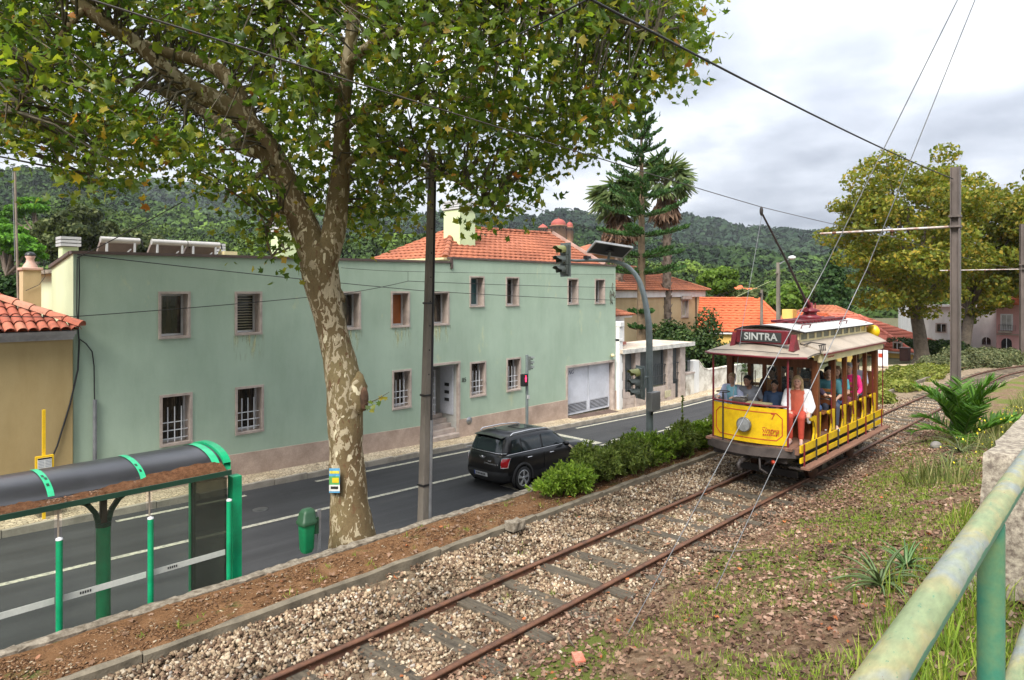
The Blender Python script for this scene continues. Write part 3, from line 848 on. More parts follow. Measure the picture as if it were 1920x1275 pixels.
# ------------------------------------------------------------------ hills with forest, haze
def interp(pr, x):
    if x <= pr[0][0]: return pr[0][1]
    for (a, b), (c, d) in zip(pr, pr[1:]):
        if x <= c:
            t = (x - a) / (c - a); t = t * t * (3 - 2 * t)
            return b + (d - b) * t
    return pr[-1][1]
M_HILL = m_soil('forest_floor', [(0.3, (0.025, 0.04, 0.015)), (0.7, (0.05, 0.065, 0.02))], 0.05)
QT = np.array([(-1, -0.7, 0), (1, -0.8, 0.25), (0.9, 0.8, 0.0), (-0.8, 0.7, 0.3)], dtype=np.float32)
QF = np.array([(0, 1, 2, 3)], dtype=np.int32)
def hill(D, prof, r0, ncrown, cr, qs, mat_, name, fname, tb, per=44, qr=(0.16, 0.34)):
    def top(az_px):
        d = D * (1 + 0.10 * math.sin(az_px * 0.006 + D))
        return d, CAMZ + (HOR - interp(prof, az_px)) / FPX * d
    def pt(px, u):
        """u 0 at the foot, 1 on the ridge"""
        d, h = top(px)
        rr = d * (r0 + (1 - r0) * u)
        a = ray(px, HOR)
        n_ = fbm(px * 0.9, u * 60, 0.02, D, 4)
        z = -6 + (h + 6) * (u ** 1.15) + n_ * h * 0.10 * (1 - u) * min(1, u * 4)
        return Vector((a.x * rr, a.y * rr, z))
    V = []; F = []
    pxs = [-900 + 40 * i for i in range(101)]
    us = [i / 16 for i in range(17)]
    for px in pxs:
        for u in us:
            V.append(pt(px, u) - Vector((0, 0, qs * 1.2)))
        p = pt(px, 1.0); V.append(Vector((p.x * 1.35, p.y * 1.35, -20)))
    n_ = 18
    for i in range(len(pxs) - 1):
        for k in range(n_ - 1):
            F.append((i * n_ + k, (i + 1) * n_ + k, (i + 1) * n_ + k + 1, i * n_ + k + 1))
    tag(fastmesh(name, [tuple(q) for q in V], F, M_HILL, smooth=True), kind='structure')
    C = []; S = []
    for i in range(ncrown):
        px = random.uniform(-260, 2080); u = 1 - random.random() ** tb * 0.97
        if i < ncrown * 0.10: u = 1 - random.random() * 0.015
        p = pt(px, u); r_ = random.uniform(*cr)
        p.z += r_ * 0.45; C.append(p); S.append(r_)
    C = np.array([tuple(q) for q in C], dtype=np.float32); S = np.array(S, dtype=np.float32)
    N = len(C) * per
    dirs = rng.normal(size=(N, 3)); dirs[:, 2] = np.abs(dirs[:, 2]) * 1.0 - 0.25
    dirs /= np.linalg.norm(dirs, axis=1)[:, None]
    rad = np.repeat(S, per) * rng.uniform(0.72, 1.05, N)
    P = np.repeat(C, per, axis=0) + dirs * rad[:, None] * np.array([1, 1, 0.85])
    # faces turned outwards with some scatter
    nz = dirs + rng.normal(0, 0.45, (N, 3)); nz /= np.linalg.norm(nz, axis=1)[:, None]
    tx = np.cross(nz, rng.normal(size=(N, 3))); tx /= np.linalg.norm(tx, axis=1)[:, None]
    ty = np.cross(nz, tx)
    RM = np.stack([tx, ty, nz], axis=2).astype(np.float32)
    scatter(fname, P, np.repeat(S, per) * rng.uniform(qr[0], qr[1], N), QT, QF, mat_, Rm=RM)
def m_forest(name, stops, vs_):
    t = NT(name)
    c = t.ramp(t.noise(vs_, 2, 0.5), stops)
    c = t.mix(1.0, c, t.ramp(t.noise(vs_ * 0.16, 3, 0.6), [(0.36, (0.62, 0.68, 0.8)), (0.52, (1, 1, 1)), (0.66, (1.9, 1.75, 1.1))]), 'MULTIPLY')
    c = t.mix(1.0, c, t.ramp(t.geo.outputs['Random Per Island'], [(0, 0.65), (1, 1.25)]), 'MULTIPLY')
    t.set(c, 0.8, 0, 0.1)
    return t.m
hill(1150, [(-900, 330), (-200, 330), (0, 345), (150, 345), (230, 352), (290, 352), (330, 356), (400, 372), (470, 385), (560, 400), (700, 412), (850, 418), (980, 424), (1060, 409), (1110, 416), (1200, 424), (1290, 417), (1340, 426), (1400, 441), (1480, 445), (1560, 450), (1700, 470), (1920, 490), (3000, 500)],
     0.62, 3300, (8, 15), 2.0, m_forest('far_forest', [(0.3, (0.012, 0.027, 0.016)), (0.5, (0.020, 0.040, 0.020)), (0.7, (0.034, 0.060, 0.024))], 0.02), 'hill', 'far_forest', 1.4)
hill(560, [(-900, 300), (-200, 320), (0, 338), (50, 333), (110, 335), (170, 345), (230, 368), (300, 400), (400, 425), (520, 452), (700, 468), (900, 462), (1000, 446), (1060, 440), (1120, 446), (1250, 470), (1330, 482), (1450, 492), (1540, 502), (1700, 515), (2200, 525), (3000, 525)],
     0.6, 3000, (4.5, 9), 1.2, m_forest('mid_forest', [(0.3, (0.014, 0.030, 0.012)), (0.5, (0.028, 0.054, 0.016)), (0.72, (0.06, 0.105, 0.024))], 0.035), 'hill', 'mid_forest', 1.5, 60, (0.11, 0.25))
hill(270, [(-900, 400), (-200, 400), (0, 408), (100, 402), (160, 398), (220, 425), (300, 446), (450, 464), (620, 472), (700, 462), (780, 470), (900, 490), (1100, 500), (1250, 506), (1350, 520), (1500, 532), (1600, 534), (2200, 541), (3000, 541)],
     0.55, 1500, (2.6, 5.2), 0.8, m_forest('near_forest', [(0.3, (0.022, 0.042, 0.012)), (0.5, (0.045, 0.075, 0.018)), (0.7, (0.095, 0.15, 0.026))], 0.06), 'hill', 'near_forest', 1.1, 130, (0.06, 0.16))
# the air between
hz = NT('haze_air')
for n_ in list(hz.t.nodes):
    if n_ != hz.out: hz.t.nodes.remove(n_)
pv = hz.t.nodes.new('ShaderNodeVolumePrincipled')
pv.inputs['Color'].default_value = (0.86, 0.92, 1.0, 1)
pv.inputs['Density'].default_value = 0.00008
pv.inputs['Anisotropy'].default_value = 0.2
hz.t.links.new(pv.outputs[0], hz.out.inputs['Volume'])
tag(one('haze', hz.m, None, 'box', -2300, 2900, -2300, 2900, -30, 260), kind='stuff')
# ------------------------------------------------------------------ building helpers
def wall_cells(b, u0, u1, z0, z1, holes, fn):
    """a plane wall with rectangular openings; fn(u, z) gives the point"""
    us = sorted({u0, u1} | {q for h in holes for q in h[:2] if u0 < q < u1})
    zs_ = sorted({z0, z1} | {q for h in holes for q in h[2:] if z0 < q < z1})
    for a, c in zip(us, us[1:]):
        for d, e_ in zip(zs_, zs_[1:]):
            m_, n_ = (a + c) / 2, (d + e_) / 2
            if any(h[0] < m_ < h[1] and h[2] < n_ < h[3] for h in holes): continue
            b.quad(fn(a, d), fn(c, d), fn(c, e_), fn(a, e_))
def add_window(parent, x0, x1, z0, z1, Y, grille=False, depth=0.36, fr=0.065, inside=None, name='window', sashm=None, split=0.0):
    """stone surround (the window), with lining, sash, pane and bars as its parts; faces -Y"""
    b = MB()
    b.box(x0, x1, Y - 0.03, Y + 0.05, z1 - fr, z1); b.box(x0, x1, Y - 0.045, Y + 0.05, z0, z0 + fr)
    b.box(x0, x0 + fr, Y - 0.028, Y + 0.05, z0 + fr, z1 - fr); b.box(x1 - fr, x1, Y - 0.028, Y + 0.05, z0 + fr, z1 - fr)
    w = b.build(name, M_STONE, parent)
    a0, a1, c0, c1 = x0 + fr, x1 - fr, z0 + fr, z1 - fr
    l = MB(); t = 0.02; ya, yb = Y + 0.05, Y + depth
    l.box(a0 - t, a0, ya, yb, c0, c1); l.box(a1, a1 + t, ya, yb, c0, c1)
    l.box(a0 - t, a1 + t, ya, yb, c1, c1 + t); l.box(a0 - t, a1 + t, ya, yb, c0 - t, c0)
    l.build('lining', M_STONE, w)
    s = MB(); f = 0.05; y0 = yb - 0.06
    s.box(a0, a0 + f, y0, yb, c0, c1); s.box(a1 - f, a1, y0, yb, c0, c1); s.box(a0 + f, a1 - f, y0, yb, c0, c0 + f); s.box(a0 + f, a1 - f, y0, yb, c1 - f, c1)
    s.build('sash', sashm or M_ALU, w)
    one('pane', inside or M_GLASS, w, 'box', a0 + f, a1 - f, yb - 0.02, yb + 0.01, c0 + f, c1 - f)
    if grille:
        for k in range(3):
            xx = a0 + (a1 - a0) * (k + 1) / 4
            one('grille_bar', M_WHITEP, w, 'tube', [(xx, Y + 0.10, c0 + 0.01), (xx, Y + 0.10, c1 - 0.28)], 0.013, 6)
        for k in range(3):
            zz_ = c0 + 0.10 + k * 0.21
            one('grille_bar', M_WHITEP, w, 'tube', [(a0 + 0.005, Y + 0.115, zz_), (a1 - 0.005, Y + 0.115, zz_)], 0.013, 6)
    return w
def roof_plane(parent, m, e0, e1, t1, t0, n, wave=0.24, amp=0.02, lift=0.03, name='tile_course'):
    """tile courses over a roof plane: eave e0-e1, top t0-t1; each course a piece with rolled tiles"""
    e0, e1, t0, t1 = map(Vector, (e0, e1, t0, t1))
    nrm = (e1 - e0).cross(t0 - e0)
    if nrm.length < 1e-6: nrm = (e1 - e0).cross(t1 - e0)
    nrm.normalize()
    if nrm.z < 0: nrm.negate()
    for k in range(n):
        v0, v1 = k / n, min(1.0, (k + 1.12) / n)
        a0, a1 = e0.lerp(t0, v0), e1.lerp(t1, v0); b0, b1 = e0.lerp(t0, v1), e1.lerp(t1, v1)
        L = max((a1 - a0).length, 0.05); c = max(2, int(L / wave) * 4)
        V = []; F = []
        for i in range(c + 1):
            s = i / c; w = amp * math.sin(2 * PI * i / 4.0)
            p = a0.lerp(a1, s); q = b0.lerp(b1, s)
            V += [p + nrm * (lift + w - 0.028), p + nrm * (lift + w), q + nrm * (0.004 + w * 0.8)]
        for i in range(c):
            o = i * 3
            F += [(o, o + 3, o + 4, o + 1), (o + 1, o + 4, o + 5, o + 2)]
        b = MB(); b._add(V, F, True); b.build(name, m, parent, fix=False)
def ridge_tiles(parent, m, p, q, r=0.11, L=0.42, name='ridge_tile'):
    p, q = Vector(p), Vector(q); d = q - p; n = max(1, int(d.length / L)); d.normalize()
    up = Vector((0, 0, 1)); a = d.cross(up).normalized(); u = a.cross(d).normalized()
    for k in range(n):
        c0 = p + d * (k * L); c1 = p + d * ((k + 1) * L + 0.05)
        b = MB(); V = []
        for c, rr in ((c0, r * 1.12), (c1, r * 0.92)):
            for j in range(7):
                t = PI * j / 6; V.append(c + a * rr * math.cos(t) + u * rr * math.sin(t) * 0.9)
        b._add(V, [(j, j + 1, j + 8, j + 7) for j in range(6)] + [tuple(range(7))], True)
        b.build(name, m, parent, fix=False)

# ------------------------------------------------------------------ the green house
FY = 18.30
gh = empty('green_house', (15.6, FY, road_z(15.6)), 'long two storey pale green plaster house facing the road', 'house')
UP = [(6.42, 7.21), (8.40, 9.19), (11.72, 12.51), (13.70, 14.49), (15.50, 16.29)]
UR = [(17.30, 18.07), (19.26, 20.03), (23.17, 23.94), (25.18, 25.97)]
LO = [(6.45, 7.26), (8.41, 9.24), (11.72, 12.53), (13.75, 14.56), (17.32, 18.16), (19.30, 20.14)]
holes = [(a + 0.03, c - 0.03, 2.64, 3.80) for a, c in UP] + [(a + 0.03, c - 0.03, 3.26, 4.37) for a, c in UR] + [(a + 0.03, c - 0.03, -0.12, 1.15) for a, c in LO]
DOOR = (15.39, 16.73, -3.0, 1.16); GAR = (23.16, 26.70, -3.0, 0.48)
b = MB()
wall_cells(b, 4.55, 16.42, -3, 4.72, holes + [DOOR], lambda u, z: (u, FY, z + (0.0 if z < 4 else 0.012 * (u - 4.55))))
wall_cells(b, 16.42, 26.85, -3, 5.02, holes + [DOOR, GAR], lambda u, z: (u, FY, z))
b.build('wall', M_GREENWALL, gh)
b = MB()                                # side and rear walls, roof decks
b.quad((4.55, FY, -3), (4.55, 20.2, -3), (4.55, 20.2, 4.42), (4.55, FY, 4.72))
b.quad((4.55, 20.2, -3), (4.85, 20.2, -3), (4.85, 20.2, 4.42), (4.55, 20.2, 4.42)); b.quad((4.85, 20.2, -3), (4.85, 24.2, -3), (4.85, 24.2, 4.42), (4.85, 20.2, 4.42))
b.quad((4.85, 24.2, -3), (26.85, 24.2, -3), (26.85, 24.2, 5.0), (4.85, 24.2, 4.4)); b.quad((26.85, FY, -3), (26.85, 24.2, -3), (26.85, 24.2, 5.02), (26.85, FY, 5.02))
b.build('side_wall', M_GREENSIDE, gh)
one('roof_deck', M_SLAB, gh, 'box', 4.6, 16.4, FY + 0.05, 24.1, 4.30, 4.40)
b = MB(); b.quad((16.42, FY + 0.02, 4.8), (16.42, 24.0, 4.8), (16.42, 24.0, 5.02), (16.42, FY + 0.02, 5.02)); b.build('upstand', M_GREENSIDE, gh)
b = MB(); b.bar((4.50, FY + 0.06, 4.75), (16.38, FY + 0.06, 4.885), 0.22, 0.075); b.build('coping', M_COPING, gh)
b = MB(); b.bar((4.60, FY + 0.18, 4.745), (4.60, 20.25, 4.45), 0.22, 0.075); b.build('coping', M_COPING, gh)
b = MB(); b.bar((16.36, FY + 0.07, 5.04), (26.9, FY + 0.07, 5.04), 0.24, 0.07); b.bar((16.40, FY - 0.045, 4.86), (16.40, FY + 0.03, 4.86), 0.10, 0.42); b.build('coping', M_COPING, gh)
def weld(o):
    bm = bmesh.new(); bm.from_mesh(o.data); bmesh.ops.remove_doubles(bm, verts=bm.verts, dist=0.0005); bm.to_mesh(o.data); bm.free(); return o
# plinth follows the falling pavement
pl = MB()
for a, c in ((4.53, 15.37), (16.75, 23.12), (26.74, 26.87)):
    pl = MB(); n_ = max(1, int((c - a) / 1.5))
    for i in range(n_):
        u0, u1 = a + (c - a) * i / n_, a + (c - a) * (i + 1) / n_
        h0, h1 = road_z(u0) + 0.13 + 0.62, road_z(u1) + 0.13 + 0.62
        if u0 > 16: h0 += 0.18 * (u0 - 16) / 7; h1 += 0.18 * (u1 - 16) / 7
        pl._add([(u0, FY - 0.035, -3), (u1, FY - 0.035, -3), (u1, FY - 0.035, h1), (u0, FY - 0.035, h0), (u1, FY + 0.01, h1), (u0, FY + 0.01, h0)], [(0, 1, 2, 3), (3, 2, 4, 5)])
    weld(pl.build('plinth', M_PLINTH, gh))
blind = NT('window_blind'); wv = blind.n('ShaderNodeTexWave', bands_direction='Z'); wv.inputs['Scale'].default_value = 4.2; wv.inputs['Distortion'].default_value = 1.2
blind.l(blind.geo.outputs['Position'], wv.inputs['Vector'])
blind.set(blind.ramp(wv.outputs['Fac'], [(0.72, (0.02, 0.022, 0.018)), (0.85, (0.26, 0.24, 0.17))]), 0.1, 0, 0.5)
orange_shutter = mat('orange_shutter', (0.30, 0.085, 0.018), 0.5, var=0.15)
teal_glass = m_glass('teal_glass', (0.035, 0.085, 0.09))
for i, (a, c) in enumerate(UP):
    add_window(gh, a, c, 2.61, 3.83, FY, False, inside=(blind.m if i == 1 else orange_shutter if i == 3 else None))
for i, (a, c) in enumerate(UR):
    add_window(gh, a, c, 3.23, 4.40, FY, False, inside=(teal_glass if i == 0 else None), fr=0.055)
for a, c in LO:
    add_window(gh, a, c, -0.15, 1.18, FY, True)
# rain stains under some sills
def m_stain(name, c, lo, hi, op):
    t = NT(name); tr_ = t.n('ShaderNodeBsdfTransparent'); t.set(c, 0.9, 0, 0.1); mxs = t.n('ShaderNodeMixShader')
    f = t.noise(2.2, 5, 0.7, t.vec((4.5, 4.5, 0.5))); f2 = t.n('ShaderNodeSeparateXYZ'); t.l(t.tc.outputs['Generated'], f2.inputs[0])
    edge = t.n('ShaderNodeMath', operation='MULTIPLY'); t.l(t.ramp(f, [(lo, 0.0), (hi, op)]), edge.inputs[0])
    ex = t.ramp(f2.outputs[0], [(0.0, 0.0), (0.18, 1.0), (0.82, 1.0), (1.0, 0.0)]); ez = t.ramp(f2.outputs[2], [(0.0, 0.0), (0.9, 1.0)])
    t.l(t.mix(1.0, ex, ez, 'MULTIPLY'), edge.inputs[1])
    t.l(edge.outputs[0], mxs.inputs[0]); t.l(tr_.outputs[0], mxs.inputs[1]); t.l(t.b.outputs[0], mxs.inputs[2]); t.l(mxs.outputs[0], t.out.inputs[0])
    return t.m
M_ST2 = m_stain('lime_stain', (0.60, 0.60, 0.36), 0.52, 0.62, 0.6)
for i, (a, c) in enumerate(UP + UR + LO):
    zt_ = 2.61 if i < 5 else 3.23 if i < 9 else -0.15
    if i in (1, 2, 3, 4): one('rain_stain', M_ST2, gh, 'box', a - 0.05, c + 0.08, FY - 0.008, FY - 0.006, zt_ - random.uniform(0.5, 0.8), zt_)
# entrance recess with steps
en = MB(); x0, x1, zf = 15.39, 16.73, -0.86
en.box(x0 - 0.09, x0, FY - 0.03, FY + 0.1, -1.6, 1.19); en.box(x1, x1 + 0.09, FY - 0.03, FY + 0.1, -1.6, 1.19); en.box(x0 - 0.09, x1 + 0.09, FY - 0.035, FY + 0.1, 1.19, 1.27)
en = en.build('entrance', M_STONE, gh)
b = MB(); b.quad((x0, FY + 0.1, -1.7), (x0, FY + 1.5, -1.7), (x0, FY + 1.5, 1.2), (x0, FY + 0.1, 1.2)); b.quad((x0, FY + 1.5, -1.7), (x1, FY + 1.5, -1.7), (x1, FY + 1.5, 1.2), (x0, FY + 1.5, 1.2)); b.quad((x0, FY + 0.1, 1.19), (x1, FY + 0.1, 1.19), (x1, FY + 1.5, 1.19), (x0, FY + 1.5, 1.19))
b.quad((x1, FY + 0.1, -1.7), (x1, FY + 1.5, -1.7), (x1, FY + 1.5, zf), (x1, FY + 0.1, zf)); b.quad((x1, FY + 0.1, zf), (x1, FY + 1.5, zf), (x1, FY + 1.5, 1.2), (x1, FY + 0.1, 1.2))
b.build('recess_wall', mat('recess_plaster', (0.50, 0.50, 0.47), 0.8, var=0.15), en)
for k in range(5):
    z1_ = road_z(16) + 0.13 + 0.155 * (k + 1); y0_ = FY - 0.10 + 0.24 * k
    one('step', M_STONE, en, 'box', x0 + 0.005, x1 - 0.005, y0_, FY + 1.48, z1_ - 0.155, z1_ - 0.002 * k, bevel=0.01)
one('door', mat('grey_door', (0.33, 0.34, 0.34), 0.5), en, 'box', x0 + 0.25, x1 - 0.15, FY + 1.42, FY + 1.47, -0.74, 1.05)
mbx = MB(); mbx.box(x1 - 0.04, x1 - 0.004, FY + 0.25, FY + 0.95, -0.72, 1.15); mbx = mbx.build('letter_panel', M_GREYDOOR, en)
for k in range(3):
    one('letter_slot', M_BLACK, en, 'box', x1 - 0.05, x1 - 0.039, FY + 0.45, FY + 0.70, -0.25 + 0.28 * k, -0.13 + 0.28 * k)
for k in range(7):
    one('grille_bar', M_WHITEP, en, 'tube', [(x0 + 0.32 + 0.09 * k, FY + 0.75, -0.72), (x0 + 0.32 + 0.09 * k, FY + 0.75, 1.05 if k % 2 else 0.9)], 0.016, 6)
for k in range(7):
    one('grille_bar', M_WHITEP, en, 'tube', [(x0 + 0.28, FY + 0.77, -0.6 + 0.25 * k), (x0 + 0.9, FY + 0.77, -0.6 + 0.25 * k)], 0.016, 6)
text_obj('house_number', '85', 0.22, M_BLACK, gh, (17.02, FY - 0.012, 0.55), (1, 0, 0), (0, 0, 1))
# garage door
gx0, gx1 = GAR[0] + 0.02, GAR[1] - 0.06
g = MB(); g.box(gx0 - 0.12, gx0, FY - 0.03, FY + 0.4, -2.1, 0.48); g.box(gx1, gx1 + 0.12, FY - 0.03, FY + 0.4, -2.1, 0.48); g.box(gx0 - 0.12, gx1 + 0.12, FY - 0.035, FY + 0.4, 0.48, 0.58)
g = g.build('garage', M_STONE, gh)
gm = (gx0 + gx1) / 2 + 0.05
for a, c in ((gx0, gm - 0.02), (gm + 0.02, gx1)):
    lf = one('garage_door', M_GREYDOOR, g, 'box', a + 0.02, c - 0.02, FY + 0.20, FY + 0.25, -1.16, 0.46)
    fr_ = MB(); fr_.box(a + 0.02, a + 0.09, FY + 0.19, FY + 0.25, -1.66, -1.16); fr_.box(c - 0.09, c - 0.02, FY + 0.19, FY + 0.25, -1.66, -1.16); fr_.box(a + 0.09, c - 0.09, FY + 0.19, FY + 0.25, -1.66, -1.60)
    fr_.build('vent_frame', M_GREYDOOR, g)
    one('vent_back', M_DARK, g, 'box', a + 0.09, c - 0.09, FY + 0.26, FY + 0.28, -1.62, -1.16)
    for k in range(7):
        b = MB(); b.bar((a + 0.09, FY + 0.225, -1.565 + 0.062 * k), (c - 0.09, FY + 0.225, -1.565 + 0.062 * k), 0.05, 0.012, (0, 0.6, 1)); b.build('vent_slat', M_GREYDOOR, g)
one('pivot_bar', M_GREYDOOR, g, 'box', gm - 0.019, gm + 0.019, FY + 0.17, FY + 0.24, -1.66, 0.46)
# scrawl on the left door leaf
text_obj('graffiti', 'ENG', 0.26, mat('blue_marker', (0.10, 0.11, 0.16), 0.6), g, (gx0 + 0.42, FY + 0.192, 0.22), (1, 0, 0.06), (0, 0, 1), 0.003, 0.25)
one('outdoor_lamp', M_TCREAM, gh, 'lathe', [(0.02, 0), (0.09, 0.02), (0.10, 0.1), (0.05, 0.16)], (26.45, FY - 0.11, 0.72), 10)
one('vent_cover', M_STEELG, gh, 'lathe', [(0.0, 0.0), (0.14, 0.0), (0.14, 0.03), (0.0, 0.035)], (17.25, FY - 0.05, -0.98), 14, 'y')
# downpipe and cables at the left corner
one('downpipe', M_STEELG, gh, 'tube', [(4.98, FY - 0.06, -1.2), (4.98, FY - 0.06, 1.25)], 0.045, 8)
b = MB(); b.tube([(4.66, FY - 0.03, 4.66), (4.67, FY - 0.03, 3.9), (4.64, FY - 0.035, 3.0), (4.66, FY - 0.035, 2.72), (4.8, FY - 0.035, 2.6), (4.93, FY - 0.035, 2.4), (4.97, FY - 0.035, 2.05), (4.98, FY - 0.035, 1.25)], 0.014, 6)
b.tube([(4.66, FY - 0.05, 2.72), (4.63, FY - 0.06, 2.0), (4.45, FY - 0.12, 1.2), (4.2, FY - 0.14, 0.3), (3.85, FY - 0.14, -0.6)], 0.02, 6)
b.tube([(4.62, FY - 0.04, 4.6), (4.61, FY - 0.04, 3.4), (4.65, FY - 0.04, 2.72)], 0.012, 6)
b.build('wall_cable', M_CABLE, gh)
# dry creeper stems on the right end
for k in range(4):
    q = [(26.45 + random.uniform(-0.1, 0.1), FY - 0.02, 3.2 + 0.2 * k)]
    for j in range(7): q.append((q[-1][0] + random.uniform(-0.12, 0.12), FY - 0.02, q[-1][2] + random.uniform(-0.16, 0.3) * (1 if k % 2 else -1)))
    one('dry_creeper', M_TRUNK, gh, 'tube', q, 0.011, 5)
# tiled roof on the right half
rf = empty('roof', (0, 0, 0)); rf.parent = gh
E0, E1 = (16.35, 18.58, 5.06), (26.2, 18.58, 5.06)
RL, RR_ = (18.9, 21.0, 6.5), (25.4, 21.0, 6.62)
BK0, BK1 = (16.35, 23.6, 5.06), (26.2, 23.6, 5.06)
rfm = MB(); rfm._add([E0, E1, RR_, RL, BK0, BK1], [(0, 1, 2, 3), (0, 3, 4), (3, 2, 5, 4), (1, 5, 2)]); rfm = rfm.build('roof', M_TILE1, gh)
bpy.data.objects.remove(rf)
roof_plane(rfm, M_TILE1, E0, E1, RR_, RL, 11, 0.30, 0.018, 0.045)
roof_plane(rfm, M_TILE1, BK0, E0, RL, RL, 11, 0.30, 0.018, 0.045)
ridge_tiles(rfm, M_TILE1, E0, RL, 0.12); ridge_tiles(rfm, M_TILE1, RL, RR_, 0.11)
b = MB(); b.bar(Vector(E1) + Vector((0.03, -0.1, 0.03)), Vector(RR_) + Vector((0.03, 0, 0.06)), 0.16, 0.14); b.build('verge_board', mat('pinkish_verge', (0.42, 0.27, 0.22), 0.7), rfm)
b = MB(); b.box(16.2, 16.44, 18.5, 23.6, 4.98, 5.06); b.build('gutter', M_TCREAM, rfm)
def louvre_cap(parent, x0, x1, y0, y1, z0, n=4, h=0.07):
    for k in range(n):
        one('cap_slat', M_ALU, parent, 'box', x0 - 0.05, x1 + 0.05, y0 - 0.05, y1 + 0.05, z0 + k * (h + 0.022), z0 + k * (h + 0.022) + h)
    one('cap_core', M_DARK, parent, 'box', x0 + 0.02, x1 - 0.02, y0 + 0.02, y1 - 0.02, z0 - 0.02, z0 + n * (h + 0.022) - 0.01)
def chimney(xy, z0, z1, m, n=4):
    x0, x1, y0, y1 = xy
    c = one('chimney', m, gh, 'box', x0, x1, y0, y1, z0, z1); louvre_cap(c, x0, x1, y0, y1, z1 + 0.015, n)
M_CHIM = m_plaster('pale_green_chimney', (0.60, 0.70, 0.42), (0.8, 0.8, 0.7), 0.3)
cx0, cx1 = atY(862, 440, 19.5).x, atY(891, 440, 19.5).x
chimney((cx0, cx1, 19.5, 19.5 + 0.95), 4.9, 7.05, M_CHIM, 4)
chimney((4.95, 5.32, 20.9, 21.3), 4.2, 5.02, M_CHIM, 3)
chimney((9.1, 9.9, 22.4, 23.0), 4.3, 5.05, M_CHIM, 4)
chimney((12.2, 12.9, 23.0, 23.6), 4.3, 6.0, M_CHIM, 4)
# flat roof boxes
one('roof_box', M_TCREAM, gh, 'box', 13.0, 13.9, 20.6, 21.1, 4.4, 5.0); one('roof_box', M_TCREAM, gh, 'box', 9.0, 9.4, 20.3, 20.7, 4.4, 5.05)
# solar water heaters on the flat roof: seen from behind
M_SPB = mat('panel_back', (0.22, 0.17, 0.15), 0.6, var=0.15); M_TANK = mat('tank_steel', (0.50, 0.47, 0.43), 0.35, 0.5, var=0.1)
def heater(x0, x1, y, lab):
    t = empty('solar_water_heater', ((x0 + x1) / 2, y, 4.4), lab, 'water heater', 'solar water heaters on the flat roof')
    b = MB(); b._add([(x0, y, 4.45), (x1, y, 4.45), (x1, y + 0.85, 5.15), (x0, y + 0.85, 5.15)], [(0, 1, 2, 3)]); b2 = MB(); b2.prism([(x0, y + 0.9, 4.45), (x1, y + 0.9, 4.45), (x1, y + 0.1, 5.2), (x0, y + 0.1, 5.2)], (0, -0.035, -0.035), (0, 0.035, 0.035))
    b2.build('collector_panel', M_SPB, t)
    one('tank', M_TANK, t, 'tube', [(x0 - 0.02, y, 5.23), (x1 + 0.02, y, 5.23)], 0.085, 12)
    for xx in (x0 + 0.12, x1 - 0.12):
        one('leg', M_ALU, t, 'box', xx - 0.025, xx + 0.025, y - 0.07, y - 0.02, 4.4, 5.17)
    b = MB(); b.bar((x0 + 0.15, y - 0.01, 4.45), (x1 - 0.2, y - 0.01, 5.0), 0.02, 0.03); b.build('brace', M_ALU, t)
    one('pipe', M_BLACK, t, 'tube', [(x1 - 0.02, y, 5.23), (x1 + 0.06, y, 5.28), (x1 + 0.1, y, 5.1)], 0.02, 6)
heater(5.75, 6.68, 20.5, 'solar water heater nearest the corner of the green house')
heater(7.03, 7.95, 20.5, 'left one of the joined pair of solar water heaters on the green roof')
heater(8.02, 8.92, 20.5, 'right one of the joined pair of solar water heaters on the green roof')
heater(12.95, 13.75, 22.0, 'solar water heater half hidden behind the forked tree trunk')

# ------------------------------------------------------------------ ochre house on the left
oh = empty('ochre_house', (1, 18.2, road_z(1)), 'ochre plaster house with red barrel tile roof at the left edge', 'house')
one('wall', M_OCHRE, oh, 'box', -7, 4.515, 18.2, 25.5, -3, 2.75)
b = MB()
for (dy, z0, z1) in ((0.06, 2.72, 2.78), (0.12, 2.78, 2.85), (0.2, 2.85, 2.93)):
    b.box(-7.2, 4.50 + dy * 0.2, 18.2 - dy, 25.6, z0, z1)
b.build('cornice', mat('white_grey_cornice', (0.48, 0.47, 0.47), 0.8, var=0.25), oh)
SL = 0.46
def roofz(y): return 2.98 + (y - 17.93) * SL
rb = MB(); rb._add([(-7.2, 17.93, 2.96), (4.6, 17.93, 2.96), (1.1, 21.6, 2.96 + 3.67 * SL), (-7.2, 21.6, 2.96 + 3.67 * SL), (4.6, 25.4, 2.96), (-7.2, 25.4, 2.96)], [(0, 1, 2, 3), (1, 4, 2), (3, 2, 4, 5)])
orf = rb.build('roof', M_TILE2, oh)
dirv = Vector((0, 1, SL)).normalized(); nrmv = Vector((0, -SL, 1)).normalized()
bt = MB(); V = []
for (v_, rr) in ((0.0, 0.105), (0.43, 0.088)):
    for j in range(7):
        t_ = PI * j / 6; V.append(dirv * v_ + Vector((1, 0, 0)) * rr * math.cos(t_) + nrmv * (rr * math.sin(t_) * 0.95 + 0.012 * (1 if v_ == 0 else 0)))
bt._add(V, [(j, j + 1, j + 8, j + 7) for j in range(6)], True)
Vi = [p - nrmv * 0.016 - Vector((1, 0, 0)) * 0 for p in V[:7]]
bt._add([*V[:7], *Vi], [(j, j + 1, j + 8, j + 7) for j in range(6)], False)
mm = bpy.data.meshes.new('roof_tile'); mm.from_pydata([tuple(q) for q in bt.v], [], bt.f); mm.polygons.foreach_set('use_smooth', bt.sm)
M_TTILE = NT('barrel_tile'); oi = M_TTILE.n('ShaderNodeObjectInfo')
cc = M_TTILE.ramp(oi.outputs['Random'], [(0, (0.25, 0.07, 0.045)), (0.4, (0.40, 0.12, 0.075)), (0.8, (0.46, 0.16, 0.10)), (1, (0.36, 0.20, 0.14))])
